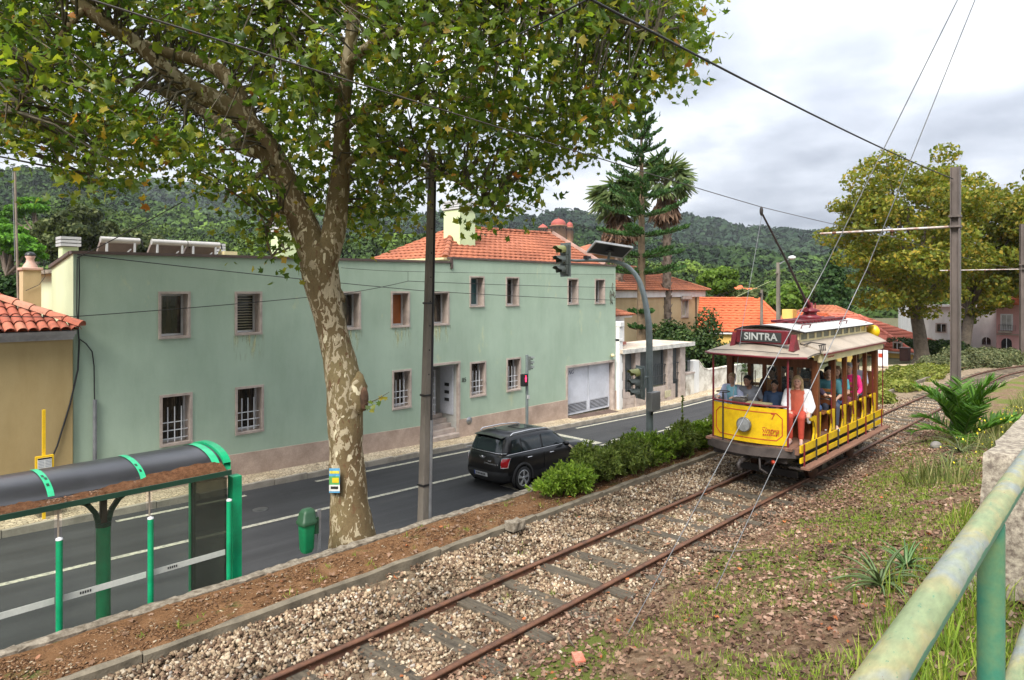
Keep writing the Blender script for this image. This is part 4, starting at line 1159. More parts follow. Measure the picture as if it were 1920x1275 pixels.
cc = M_TTILE.mix(M_TTILE.ramp(M_TTILE.noise(9, 5, 0.7), [(0.5, 0.0), (0.68, 0.7)]), cc, (0.16, 0.095, 0.07)); M_TTILE.set(cc, 0.88, 0, 0.2); M_TTILE = M_TTILE.m
setmat(mm, M_TTILE)
for r_ in range(9):
    y_ = 17.86 + r_ * 0.335
    for k in range(22):
        x_ = 0.2 + k * 0.205
        if x_ > 4.55 - max(0, (y_ - 17.93)) * 0.95: continue
        o = link_mesh('roof_tile', mm, orf); o.location = Vector((x_ + random.uniform(-0.012, 0.012), y_ + random.uniform(-0.012, 0.012), roofz(y_) - 0.01)) - wloc(oh)
ridge_tiles(orf, M_TTILE, (4.62, 17.88, 3.04), (1.1, 21.6, 3.06 + 3.67 * SL), 0.125, 0.40, 'hip_tile')
# brick-ochre chimney
ch = one('chimney', M_OCHRE2, oh, 'box', 3.97, 4.35, 20.3, 20.7, 2.6, 4.36)
M_CPINK = mat('pink_plaster_cap', (0.56, 0.36, 0.29), 0.85, var=0.2, bump=0.2)
one('chimney_ledge', M_CPINK, ch, 'box', 3.93, 4.39, 20.26, 20.74, 4.36, 4.43, bevel=0.015)
one('chimney_pot', M_CPINK, ch, 'lathe', [(0.17, 0), (0.155, 0.05), (0.095, 0.14), (0.085, 0.22), (0.115, 0.28), (0.10, 0.30), (0.0, 0.34)], (4.16, 20.5, 4.43), 14)
one('chimney_cowl', M_BLACK, ch, 'lathe', [(0.12, 0), (0.115, 0.04), (0.07, 0.085), (0, 0.10)], (4.16, 20.5, 4.735), 12)
one('aerial_cable', M_CABLE, ch, 'tube', [(4.2, 20.28, 4.75), (4.38, 20.25, 4.6), (4.42, 20.25, 4.2), (4.3, 20.27, 4.0), (4.02, 20.27, 3.85)], 0.007, 5)
am = empty('antenna_mast', (4.02, 20.9, 3.2), 'thin tall antenna mast beside the ochre chimney', 'antenna')
pt_ = atY(28, 322, 20.9)
one('pole', mat('old_mast', (0.30, 0.25, 0.20), 0.7), am, 'tube', [(4.0, 20.9, 3.0), (pt_.x, 20.9, pt_.z)], 0.028, 6)
one('guy_wire', M_STEELG, am, 'tube', [(3.92, 20.9, 4.6), (pt_.x - 0.05, 20.9, pt_.z)], 0.01, 5)
for k in range(4): one('cable_clip', M_CABLE, am, 'tube', [(4.02, 20.85, 3.3 + 0.35 * k), (3.97, 20.95, 3.34 + 0.35 * k)], 0.012, 5)

# ------------------------------------------------------------------ porch, small white house, garden wall
ph = empty('glazed_porch', (30.3, 18.2, road_z(30)), 'low glazed porch with stone pillars, iron railings and flat concrete roof', 'porch')
PY = 18.15; pz = road_z(30) + 0.12
one('roof_slab', m_stucco_dirty('sandy_slab', (0.60, 0.50, 0.40), (0.38, 0.31, 0.25), 0.35, 0.6, 1.5), ph, 'box', 26.95, 33.95, 17.95, 20.6, 0.86, 1.04)
one('slab_edge', mat('white_slab_edge', (0.62, 0.60, 0.55), 0.85, var=0.3, vs_=3), ph, 'box', 26.93, 33.97, 17.92, 17.95, 0.84, 1.045)
one('glazing', mat('grey_glazing', (0.10, 0.11, 0.115), 0.25, var=0.2, vs_=1.5, spec=0.6), ph, 'box', 27.2, 33.2, PY + 0.2, PY + 0.23, -1.05, 0.86)
one('back_wall', M_WHITEW, ph, 'box', 26.9, 33.4, 20.3, 20.5, -2.2, 0.86)
pil = []
for a, c in ((1165, 1170.5), (1190, 1199), (1250, 1260), (1274, 1283.5)):
    pil.append((atY(a, 700, PY).x, atY(c, 700, PY).x))
for a, c in pil:
    z_ = road_z(30) - 0.1; k = 0
    while z_ < 0.82:
        h = min(0.42, 0.86 - z_)
        one('pillar_block', M_STONE, ph, 'box', a + (0.008 if k % 2 else 0), c - (0.008 if k % 2 else 0), PY - 0.05 + (0.006 if k % 2 else 0), PY + 0.3, z_, z_ + h - 0.008); z_ += h; k += 1
def stone_run(x0, x1, z0, z1, rows, L):
    for r_ in range(rows):
        x_ = x0 - (L / 2 if r_ % 2 else 0); h = (z1 - z0) / rows
        while x_ < x1 - 0.02:
            a, c = max(x0, x_), min(x1, x_ + L)
            if c - a > 0.06: one('wall_block', M_STONE, ph, 'box', a + 0.006, c - 0.006, PY + random.uniform(-0.012, 0.0), PY + 0.25, z0 + r_ * h + 0.005, z0 + (r_ + 1) * h - 0.005)
            x_ += L
stone_run(pil[0][1], pil[1][0], -1.95, -1.05, 3, 0.55); stone_run(pil[1][1], pil[2][1] + 0.35, -2.1, -1.1, 3, 0.6)
railm = mat('dark_iron', (0.04, 0.05, 0.055), 0.5)
for (a, c) in ((pil[0][1], pil[1][0]), (pil[1][1], pil[2][0]), (pil[2][1] + 0.05, pil[3][0])):
    nb = int((c - a) / 0.17)
    for k in range(nb): one('railing_bar', railm, ph, 'box', a + 0.09 + k * 0.17 - 0.011, a + 0.09 + k * 0.17 + 0.011, PY + 0.04, PY + 0.062, -1.04, 0.12 if k % 2 else 0.05)
    for z_ in (-0.95, -0.55, 0.0): one('railing_rail', railm, ph, 'box', a, c, PY + 0.035, PY + 0.07, z_ - 0.012, z_ + 0.012)
one('glazing_bar', railm, ph, 'box', 29.9, 29.95, PY + 0.16, PY + 0.21, -1.0, 0.86); one('glazing_bar', railm, ph, 'box', 31.1, 31.15, PY + 0.16, PY + 0.21, -1.0, 0.86)
sg = one('plaque', mat('cream_plaque', (0.60, 0.55, 0.36), 0.6), ph, 'box', atY(1246, 735, PY).x, atY(1257, 735, PY).x, PY - 0.045, PY - 0.02, -1.72, -1.36)
one('gate_panel', railm, ph, 'box', pil[2][1] + 0.05, pil[3][0], PY + 0.1, PY + 0.13, -1.85, -0.9)

wh = empty('white_cottage', (27.8, 19, road_z(28)), 'small white cottage with worn red tile roof squeezed beside the green house', 'house')
one('pilaster', M_WHITEW, wh, 'box', 26.88, 27.16, 18.1, 18.6, -2.2, 2.35)
one('pilaster_cap', M_WHITEW, wh, 'box', 26.87, 27.24, 18.04, 18.6, 2.12, 2.38, bevel=0.03); one('pilaster_cap', M_WHITEW, wh, 'box', 26.88, 27.2, 18.07, 18.6, 1.45, 1.55)
one('wall', M_WHITEW, wh, 'box', 26.9, 28.95, 19.2, 22, -2.2, 2.55)
one('shutter', mat('white_shutter', (0.78, 0.79, 0.82), 0.5), wh, 'box', 27.4, 28.7, 19.16, 19.198, 1.3, 2.35)
one('sill', mat('red_sill', (0.34, 0.14, 0.11), 0.8, var=0.3), wh, 'box', 27.2, 28.96, 19.08, 19.19, 1.12, 1.27)
one('eaves', M_WHITEW, wh, 'box', 26.9, 29.3, 18.95, 22, 2.5, 2.6)
whr = MB(); whr._add([(26.88, 18.7, 2.6), (29.55, 18.9, 2.6), (27.1, 21.2, 3.55), (26.88, 21.2, 3.55), (29.55, 22, 2.6)], [(0, 1, 2, 3), (1, 4, 2)]); whr = whr.build('roof', M_TILE2, wh)
roof_plane(whr, M_TILE2, (26.88, 18.7, 2.62), (29.55, 18.9, 2.62), (27.1, 21.2, 3.57), (26.88, 21.2, 3.57), 7, 0.2, 0.035, 0.04)
roof_plane(whr, M_TILE2, (29.55, 18.9, 2.62), (29.55, 22, 2.62), (27.1, 21.2, 3.57), (27.1, 21.2, 3.57), 7, 0.2, 0.035, 0.04)

gw = empty('garden_wall', (40, 18.4, road_z(40)), 'weathered white garden wall with swept-up end beside the road', 'wall')
prof_ = [(34.62, -0.12), (35.15, -0.12), (35.4, -0.3), (35.75, -0.58), (36.3, -0.74), (37.2, -0.78), (52, -0.82)]
b = MB(); b.prism([(x_, 18.35, z_) for x_, z_ in prof_] + [(52, 18.35, -2.4), (34.62, 18.35, -2.4)], (0, 0, 0), (0, 0.28, 0)); b.build('wall_body', M_WHITEDIRTY, gw)
one('gate_pier', M_WHITEW, gw, 'box', 34.50, 35.16, 18.30, 18.68, -2.4, -0.10)
b = MB()
for i in range(len(prof_) - 1):
    b.bar((prof_[i][0], 18.49, prof_[i][1] + 0.02), (prof_[i + 1][0], 18.49, prof_[i + 1][1] + 0.02), 0.34, 0.05)
b.build('coping', M_WHITEDIRTY, gw)
lp = empty('gate_pier', (33.8, 18.2, road_z(34)), 'short grimy stone pier between the porch and the white garden wall', 'pier')
one('pier_body', M_WHITEDIRTY, lp, 'box', 33.45, 34.40, 18.2, 18.6, -2.3, -0.75); one('pier_cap', M_STONE, lp, 'box', 33.42, 34.43, 18.16, 18.64, -0.75, -0.66)
for k in range(8): one('railing_bar', railm, lp, 'box', 33.5 + 0.12 * k, 33.52 + 0.12 * k, 18.45, 18.47, -0.66, 0.15 if k % 2 else 0.1)
one('railing_rail', railm, lp, 'box', 33.45, 34.4, 18.44, 18.48, -0.05, -0.02)

# ------------------------------------------------------------------ houses further along the bend
def P2(px, d): a = ray(px, HOR); return Vector((a.x * d, a.y * d, 0))
def hip_house(label, pxL, pxR, dL, dR, eave_y, ridge_px, ridge_y, back, wm, rm, gableL=False, courses=12, wave=0.5, name='tiled_house'):
    A, B = P2(pxL, dL), P2(pxR, dR); e_ = (B - A); L = e_.length; e_ = e_.normalized(); n_ = Vector((-e_.y, e_.x, 0))
    if n_.dot(A) < 0: n_ = -n_
    ze = CAMZ - (eave_y - HOR) / FPX * (dL + dR) / 2
    dm = (dL + dR) / 2 + back * 0.8
    zr = CAMZ - (ridge_y - HOR) / FPX * dm
    t = empty(name, ((A + B) / 2).to_tuple()[:2] + (-2.1,), label, 'house')
    def pt(s, w, z): return A + e_ * s + n_ * w + Vector((0, 0, z))
    b = MB(); D = back * 2
    for p, q in (((0, 0), (L, 0)), ((L, 0), (L, D)), ((L, D), (0, D)), ((0, D), (0, 0))):
        b.quad(pt(*p, -4), pt(*q, -4), pt(*q, ze - 0.05), pt(*p, ze - 0.05))
    b.build('wall', wm, t)
    ov = 0.35
    # ridge ends along e_ at the depth of the ridge
    def s_at(px):
        a = ray(px, HOR); a = Vector((a.x, a.y, 0)); base = A + n_ * back
        # solve a*k = base + e_*s
        det = a.x * (-e_.y) - a.y * (-e_.x); k = (base.x * (-e_.y) - base.y * (-e_.x)) / det
        return (a * k - base).dot(e_)
    s0, s1 = s_at(ridge_px[0]), s_at(ridge_px[1])
    if gableL: s0 = -ov
    c = [pt(-ov, -ov, ze), pt(L + ov, -ov, ze), pt(s1, back, zr), pt(s0, back, zr), pt(-ov, D + ov, ze), pt(L + ov, D + ov, ze)]
    rb_ = MB(); rb_._add([q + Vector((0, 0, -0.02)) for q in c], [(0, 1, 2, 3), (1, 5, 2), (4, 3, 2, 5), (0, 3, 4)]); r_ = rb_.build('roof', rm, t)
    roof_plane(r_, rm, c[0], c[1], c[2], c[3], courses, wave, 0.025, 0.06); roof_plane(r_, rm, c[1], c[5], c[2], c[2], courses, wave, 0.025, 0.06)
    if not gableL: roof_plane(r_, rm, c[4], c[0], c[3], c[3], courses, wave, 0.025, 0.06)
    ridge_tiles(r_, rm, c[3], c[2], 0.13, 0.8); ridge_tiles(r_, rm, c[1], c[2], 0.13, 0.8)
    eb = MB(); eb.bar(pt(-ov, -ov * 0.4, ze - 0.10), pt(L + ov, -ov * 0.4, ze - 0.10), 0.3, 0.16); eb.build('eaves_band', M_WHITEW, t)
    return t, pt, ze, L
def facade_window(t, pt, s, w, z0, z1, m=None, fr=M_STONE, name='window', arch=False):
    """a framed window on a wall: frame proud, pane set back"""
    ws = [(s - 0.12, z0 - 0.12), (s + w + 0.12, z0 - 0.12), (s + w + 0.12, z1 + 0.12), (s - 0.12, z1 + 0.12)]
    ins = [(s, z0), (s + w, z0), (s + w, z1), (s, z1)]
    if arch:
        def arc(s_, w_, zb, zt): return [(s_, zb), (s_ + w_, zb)] + [(s_ + w_ / 2 + w_ / 2 * math.cos(PI * k / 8), zt - w_ / 2 + w_ / 2 * math.sin(PI * k / 8)) for k in range(9)]
        ws = arc(s - 0.1, w + 0.2, z0 - 0.1, z1 + 0.1); ins = arc(s, w, z0, z1)
    f = MB(); o = pt(0, -0.05, 0) - pt(0, 0, 0)
    f.prism([pt(a, 0.02, z) for a, z in ws], (0, 0, 0), o * 1.6); f = f.build(name, fr, t)
    p = MB(); p.prism([pt(a, 0.0, z) for a, z in ins], o * 1.5, o * 1.9); p.build('pane', m or M_GLASS, f)
    mb = MB(); q0, q1 = pt(s + w / 2, 0, z0) + o * 2.1, pt(s + w / 2, 0, z1) + o * 2.1; mb.bar(q0, q1, 0.05, 0.05); mb.build('glazing_bar', M_WHITEP, f)
    return f
t, pt, ze, L = hip_house('bright yellow cottage with orange tile roof right behind the garden wall', 1315, 1481, 50, 48, 622, (1319, 1424), 560, 3.2, M_YELLOWW, M_TILE3, True, 13)
facade_window(t, pt, 0.35, 0.75, -1.3, -0.35)
facade_window(t, pt, 3.0, 0.8, -1.2, -0.2)
t, pt, ze, L = hip_house('old house with faded tile roof standing highest behind the tram', 1488, 1630, 72, 71, 603, (1520, 1566), 574, 3.4, M_YELLOWW, M_TILE2, courses=10)
t, pt, ze, L = hip_house('wide orange roofed house directly behind the tram roof', 1470, 1606, 60, 57, 640, (1497, 1551), 589, 3.6, M_YELLOWW, M_TILE3, courses=12)
t, pt, ze, L = hip_house('yellow house with pinkish red roof left of the big roadside tree', 1560, 1712, 66, 60, 655, (1556, 1610), 591, 4.0, M_YELLOWW, M_TILE4, courses=12)
facade_window(t, pt, L - 3.3, 0.7, -1.7, -0.9); facade_window(t, pt, L - 1.6, 0.6, -1.7, -0.9)
lt = MB(); lt._add([pt(L - 4.2, -1.4, -0.95), pt(L - 1.7, -1.4, -0.95), pt(L - 2.2, -0.02, -0.2), pt(L - 3.6, -0.02, -0.2)], [(0, 1, 2, 3)]); lt.build('porch_roof', M_TILE4, t)
cb = MB(); q = P2(1480, 64); cb.box(q.x - 0.5, q.x + 0.5, q.y - 0.5, q.y + 0.5, 0, CAMZ - (580 - HOR) / FPX * 64)
ych = cb.build('chimney', M_YELLOWW, None, loc=(q.x, q.y, 0)); ych.name = 'chimney_stack'; tag(ych, 'square yellow chimney stack rising between the orange roofs', 'chimney')
# ochre house behind the araucaria
t2 = empty('ochre_villa', (46, 27, -2.1), 'two storey pale ochre villa with old tile roof behind the palms', 'house')
b = MB(); wall_cells(b, 36, 52.5, -3, 3.75, [(48.94, 49.98, 1.76, 3.08)], lambda u, z: (u, 27.0, z)); b.quad((52.5, 27, -3), (52.5, 35, -3), (52.5, 35, 3.75), (52.5, 27, 3.75)); b.quad((36, 27, -3), (36, 35, -3), (36, 35, 3.75), (36, 27, 3.75)); b.build('wall', M_OCHRE2, t2)
one('eaves_band', M_WHITEW, t2, 'box', 35.8, 52.7, 26.85, 35, 3.35, 3.85)
vr = MB(); vr._add([(35.5, 26.6, 3.86), (53.1, 26.6, 3.86), (48.7, 31, 5.75), (40, 31, 5.75), (35.5, 35.4, 3.86), (53.1, 35.4, 3.86)], [(0, 1, 2, 3), (1, 5, 2), (4, 3, 2, 5), (0, 3, 4)]); vr = vr.build('roof', M_TILE2, t2)
roof_plane(vr, M_TILE2, (35.5, 26.6, 3.87), (53.1, 26.6, 3.87), (48.7, 31, 5.77), (40, 31, 5.77), 12, 0.4, 0.03, 0.06); roof_plane(vr, M_TILE2, (53.1, 26.6, 3.87), (53.1, 35.4, 3.87), (48.7, 31, 5.77), (48.7, 31, 5.77), 12, 0.4, 0.03, 0.06)
ridge_tiles(vr, M_TILE2, (53.1, 26.6, 3.9), (48.7, 31, 5.8), 0.14, 0.6); ridge_tiles(vr, M_TILE2, (40, 31, 5.8), (48.7, 31, 5.8), 0.14, 0.6)
b = MB(); b.box(40.5, 45.0, 30, 33, 3.8, 6.6); b.build('attic', M_OCHRE2, t2)
b = MB(); b._add([(40.2, 29.7, 6.55), (45.3, 29.7, 6.55), (42.7, 31.5, 7.5), (40.2, 33.3, 6.55), (45.3, 33.3, 6.55)], [(0, 1, 2), (1, 4, 2), (4, 3, 2), (3, 0, 2)]); b.build('attic_roof', M_TILE2, t2)
add_window(t2, 48.85, 50.05, 1.66, 3.16, 27.0, False, depth=0.25, fr=0.12, inside=mat('roller_blind', (0.55, 0.50, 0.38), 0.6))
one('blind_box', M_STONE, t2, 'box', 48.7, 50.2, 26.75, 26.95, 3.16, 3.45)
one('downpipe', M_BLACK, t2, 'tube', [(51.2, 26.92, -2), (51.2, 26.92, 3.3)], 0.05, 6)
# white building and pink house
t3, pt3 = None, None
def flat_house(label, pxL, pxR, dL, dR, top_y, m, name='white_house', D=8):
    A, B = P2(pxL, dL), P2(pxR, dR); e_ = (B - A); L = e_.length; e_ = e_.normalized(); n_ = Vector((-e_.y, e_.x, 0))
    if n_.dot(A) < 0: n_ = -n_
    zt = CAMZ - (top_y - HOR) / FPX * (dL + dR) / 2
    t = empty(name, ((A + B) / 2).to_tuple()[:2] + (-2.5,), label, 'house')
    pt = lambda s, w, z: A + e_ * s + n_ * w + Vector((0, 0, z))
    b = MB()
    for p, q in (((0, 0), (L, 0)), ((L, 0), (L, D)), ((L, D), (0, D)), ((0, D), (0, 0))): b.quad(pt(*p, -5), pt(*q, -5), pt(*q, zt), pt(*p, zt))
    b.quad(pt(0, 0, zt), pt(L, 0, zt), pt(L, D, zt), pt(0, D, zt)); b.build('wall', m, t)
    return t, pt, zt, L
t, pt, zt, L = flat_house('white rendered building with arched window behind the roadside trees', 1722, 1868, 72, 70, 575, M_WHITEW)
s_ = lambda px: L * (px - 1722) / 146.0
zpx = lambda y, d=71: CAMZ - (y - HOR) / FPX * d
facade_window(t, pt, s_(1841), 0.8, zpx(645), zpx(631), None, M_WHITEW, arch=True); facade_window(t, pt, s_(1762), 0.9, zpx(653), zpx(642)); facade_window(t, pt, s_(1757), 0.8, zpx(622), zpx(608)); facade_window(t, pt, s_(1800), 0.8, zpx(622), zpx(606))
b = MB(); b.bar(pt(-0.2, -0.1, zt + 0.1), pt(L, -0.1, zt + 0.1), 0.5, 0.25); b.build('cornice', M_WHITEW, t)
t, pt, zt, L = flat_house('pink house with balcony and arched doorway at the right edge', 1868, 1990, 64, 61, 572, M_PINKW, 'pink_house')
z64 = lambda y: CAMZ - (y - HOR) / FPX * 63.5
q_ = lambda px: L * (px - 1868) / 122.0
b = MB(); rr0 = [pt(-0.3, -0.4, zt), pt(L + 0.3, -0.4, zt), pt(L - 1.5, 4, zt + 2.0), pt(1.6, 4, zt + 2.0), pt(-0.3, 8, zt), pt(L + 0.3, 8, zt)]; b._add(rr0, [(0, 1, 2, 3), (1, 5, 2), (4, 3, 2, 5), (0, 3, 4)]); pr = b.build('roof', M_TILE3, t)
roof_plane(pr, M_TILE3, rr0[0], rr0[1], rr0[2], rr0[3], 9, 0.5, 0.025, 0.06); roof_plane(pr, M_TILE3, rr0[4], rr0[0], rr0[3], rr0[3], 9, 0.5, 0.025, 0.06)
fw = facade_window(t, pt, q_(1879), 0.72, z64(617), z64(591), mat('pale_curtain', (0.5, 0.5, 0.5), 0.4), M_WHITEP)
b = MB(); b.prism([pt(q_(1873), 0, z64(620)), pt(q_(1899), 0, z64(620)), pt(q_(1899), 0, z64(624)), pt(q_(1873), 0, z64(624))], (0, 0, 0), pt(0, -0.6, 0) - pt(0, 0, 0)); bal = b.build('balcony', mat('balcony_stone', (0.40, 0.33, 0.28), 0.8), t)
for k in range(11): one('railing_bar', railm, bal, 'tube', [pt(q_(1873) + 0.13 * k, -0.55, z64(620)), pt(q_(1873) + 0.13 * k, -0.55, z64(609))], 0.014, 5)
one('railing_rail', railm, bal, 'tube', [pt(q_(1873), -0.55, z64(609)), pt(q_(1899), -0.55, z64(609))], 0.02, 5)
facade_window(t, pt, q_(1878), 0.8, z64(668), z64(634), M_DARK, M_PINKW, 'doorway', True); facade_window(t, pt, q_(1925), 0.8, z64(617), z64(592))
b = MB(); b.bar(pt(0, -0.08, z64(627)), pt(L, -0.08, z64(627)), 0.2, 0.1); b.build('string_course', M_STONE, t)

# ------------------------------------------------------------------ palace on the hill
pa = empty('hill_palace', atd(1065, 428, 540).to_tuple(), 'small reddish palace with domed towers on the wooded hill', 'palace')
M_PAL = mat('palace_stone', (0.50, 0.26, 0.15), 0.8, var=0.15, vs_=0.2); M_PALR = mat('palace_red_dome', (0.34, 0.07, 0.05), 0.7, var=0.1)
def tower(px, wpx, ytop, ybase, ydome, dome):
    d = 535; c = atd(px, ybase, d); r_ = wpx / 2 * d / FPX; zt_ = atd(px, ytop, d).z; zd = atd(px, ydome, d).z
    w_ = one('tower_wall', M_PAL, pa, 'lathe', [(r_, -12), (r_, zt_ - c.z), (r_ * 1.12, zt_ - c.z), (r_ * 1.12, zt_ - c.z + 0.5), (r_ * 0.9, zt_ - c.z + 0.6)], c, 12)
    H = zd - zt_
    pf = [(r_ * 0.92, 0), (r_ * 0.95, H * 0.3), (r_ * 0.8, H * 0.6), (r_ * 0.45, H * 0.88), (0.12, H), (0.08, H * 1.35)] if dome else [(r_ * 1.15, 0), (r_ * 0.6, H * 0.6), (0.1, H)]
    one('tower_roof', M_PALR, w_, 'lathe', [(a, zt_ + 0.5 - c.z + h) for a, h in pf], c, 12)
    for k in range(12):
        a = 2 * PI * (k + 0.5) / 12
        one('arched_window', M_DARK, w_, 'box', c.x + r_ * 1.0 * math.cos(a) - 0.25, c.x + r_ * 1.0 * math.cos(a) + 0.25, c.y + r_ * math.sin(a) - 0.25, c.y + r_ * math.sin(a) + 0.25, zt_ - 2.4, zt_ - 0.9)
tower(1047, 30, 424, 436, 411, True); tower(1018, 17, 428, 438, 421, False); tower(1068, 14, 427, 438, 417, True)
a_, c_ = atd(1012, 434, 537), atd(1074, 434, 537)
b = MB(); b.bar(a_ - Vector((0, 0, 3)), c_ - Vector((0, 0, 3)), 6, 8); b.build('wing_wall', M_PAL, pa)
b = MB(); b.bar(a_ + Vector((0, 0, 1.2)), c_ + Vector((0, 0, 1.2)), 7, 0.6); b.build('wing_roof', M_PALR, pa)
# two tiny cottages low on the far slope
for (px, py, d, w) in ((1408, 550, 150, 1.7), (1383, 543, 170, 0.9)):
    q = atd(px, py + 6, d); hcot = empty('hillside_cottage', q.to_tuple(), 'tiny white cottage with red roof on the slope, ' + ('nearer and wider one' if w > 1.2 else 'left and smaller one'), 'house')
    e_ = Vector((ST, -CT, 0)); n_ = Vector((CT, ST, 0))
    b = MB(); b.bar(q - e_ * w + Vector((0, 0, -1)), q + e_ * w + Vector((0, 0, -1)), 3.2, 3.4); b.build('wall', M_WHITEW, hcot)
    b = MB(); b.prism([q - e_ * (w + 0.2) - n_ * 1.9 + Vector((0, 0, 0.7)), q - e_ * (w + 0.2) + n_ * 1.9 + Vector((0, 0, 0.7)), q - e_ * (w + 0.2) + Vector((0, 0, 1.9))], (0, 0, 0), e_ * (2 * w + 0.4)); b.build('roof', M_TILE3, hcot)
# ------------------------------------------------------------------ vegetation helpers
def curve_pts(pts, n=4):
    """Catmull-Rom through (Vector, radius) pairs"""
    out = []
    P = [pts[0]] + list(pts) + [pts[-1]]
    for i in range(1, len(P) - 2):
        for k in range(n):
            t = k / n; t2, t3 = t * t, t * t * t
            p = [0.5 * ((2 * b_) + (-a + c) * t + (2 * a - 5 * b_ + 4 * c - d) * t2 + (-a + 3 * b_ - 3 * c + d) * t3) for a, b_, c, d in
                 zip((*P[i - 1][0], P[i - 1][1]), (*P[i][0], P[i][1]), (*P[i + 1][0], P[i + 1][1]), (*P[i + 2][0], P[i + 2][1]))]
            out.append((Vector(p[:3]), p[3]))
    out.append((Vector(pts[-1][0]), pts[-1][1]))
    return out
def limb(b, pts, n=12, sub=4, rough=0.06):
    cp = curve_pts(pts, sub)
    k0 = len(b.v)
    b.tube([p for p, r_ in cp], [r_ for p, r_ in cp], n)
    if rough:
        for i in range(k0, len(b.v)):
            v = Vector(b.v[i]); rr = cp[min(len(cp) - 1, (i - k0) // n)]
            d = v - rr[0]; f = 1 + rough * mnoise.noise(v * 2.2) * 2.0 + rough * mnoise.noise(v * 6.0)
            b.v[i] = tuple(rr[0] + d * f)
    return [p for p, r_ in cp]
def out_frames(D, tilt=0.5):
    """rotation matrices whose z axis points along D, with scatter"""
    N = len(D)
    nz = D + rng.normal(0, tilt, (N, 3)); nz /= np.linalg.norm(nz, axis=1)[:, None]
    tx = np.cross(nz, rng.normal(size=(N, 3))); tx /= np.linalg.norm(tx, axis=1)[:, None]
    return np.stack([tx, np.cross(nz, tx), nz], axis=2).astype(np.float32)
def yz_frames(D, tilt=0.3):
    """rotation matrices whose z axis (blade length) follows D; blade width random about it"""
    return out_frames(D, tilt)
def shell_points(ells, n, lo=0.55, flat_bottom=True):
    """points in the outer part of a union of ellipsoids (center, radii), with outward directions"""
    vol = np.array([e_[1][0] * e_[1][1] * e_[1][2] for e_ in ells]) ** 0.67; vol /= vol.sum()
    idx = rng.choice(len(ells), n, p=vol)
    C = np.array([e_[0] for e_ in ells], dtype=np.float64)[idx]; S = np.array([e_[1] for e_ in ells], dtype=np.float64)[idx]
    d = rng.normal(size=(n, 3)); d /= np.linalg.norm(d, axis=1)[:, None]
    r_ = rng.uniform(lo ** 3, 1.0, n) ** (1 / 3.0)
    return C + d * S * r_[:, None], d
LQ = np.array([(0, -0.9, 0), (0.55, -0.1, 0.12), (0, 0.95, 0), (-0.55, -0.1, 0.12)], dtype=np.float32)
def lump_ells(c, rad, n, lump, seed):
    """a crown of n lumps round an ellipsoid"""
    rd = random.Random(seed); out = [(tuple(c), tuple(q * 0.72 for q in rad))]
    for i in range(n):
        d = Vector((rd.gauss(0, 1), rd.gauss(0, 1), rd.gauss(0, 1) * 0.9 + 0.1)).normalized(); k = rd.uniform(0.55, 0.95)
        s = rd.uniform(*lump)
        out.append(((c[0] + d.x * rad[0] * k, c[1] + d.y * rad[1] * k, c[2] + d.z * rad[2] * k), (s, s, s * rd.uniform(0.5, 0.75))))
    return out
def leafy_tree(name, label, base, tr, crown_c, rad, nl, lump, leaves, lsz, mleaf, seed, group=None, cat='tree', trunkm=None, bare=0.35):
    t = empty(name, base, label, cat, group)
    b = MB(); base = Vector(base); cc_ = Vector(crown_c)
    fork = base.lerp(cc_, bare)
    limb(b, [(base - Vector((0, 0, 0.3)), tr * 1.5), (base + Vector((0, 0, tr * 1.5)), tr * 1.05), (fork, tr * 0.85), (base.lerp(cc_, min(1, bare + 0.35)), tr * 0.55), (cc_ + Vector((0, 0, rad[2] * 0.3)), tr * 0.15)], 10)
    b.build('trunk', trunkm or M_TRUNK, t)
    ells = lump_ells(crown_c, rad, nl, lump, seed)
    for e_ in ells[1:min(len(ells), 9)]:
        q = MB(); limb(q, [(fork + Vector((0, 0, random.uniform(-0.3, 0.6))), tr * 0.45), (fork.lerp(Vector(e_[0]), 0.5) + Vector((0, 0, 0.3)), tr * 0.28), (Vector(e_[0]), tr * 0.08)], 7, 3); q.build('branch', trunkm or M_TRUNK, t)
    P, D = shell_points(ells, leaves, 0.5)
    scatter('crown', P, rng.uniform(0.65, 1.25, len(P)) * lsz, LQ, QF, mleaf, parent=t, Rm=out_frames(D * np.array([1, 1, 1.2]), 0.8))
    return t

# ------------------------------------------------------------------ the big plane tree
TD = 11.2
def tp(px, py, r_, d=TD): return (atd(px, py, d), r_ * d / FPX)
ptree = empty('plane_tree', atd(656, 1118, TD).to_tuple(), 'large forked plane tree with mottled bark beside the litter bin', 'tree')
b = MB(); SK = []
limb(b, [tp(660, 1135, 80), tp(660, 1090, 62), tp(661, 1045, 50), tp(660, 1005, 42), tp(655, 950, 35), tp(652, 900, 33), tp(649, 850, 32), tp(647, 780, 33), tp(646, 735, 34), tp(637, 680, 31), tp(623, 620, 27.5), tp(612, 570, 29.5), tp(603, 520, 33), tp(597, 478, 33), tp(592, 452, 18)], 20, 5, 0.045)
b.build('trunk', M_BARK, ptree)
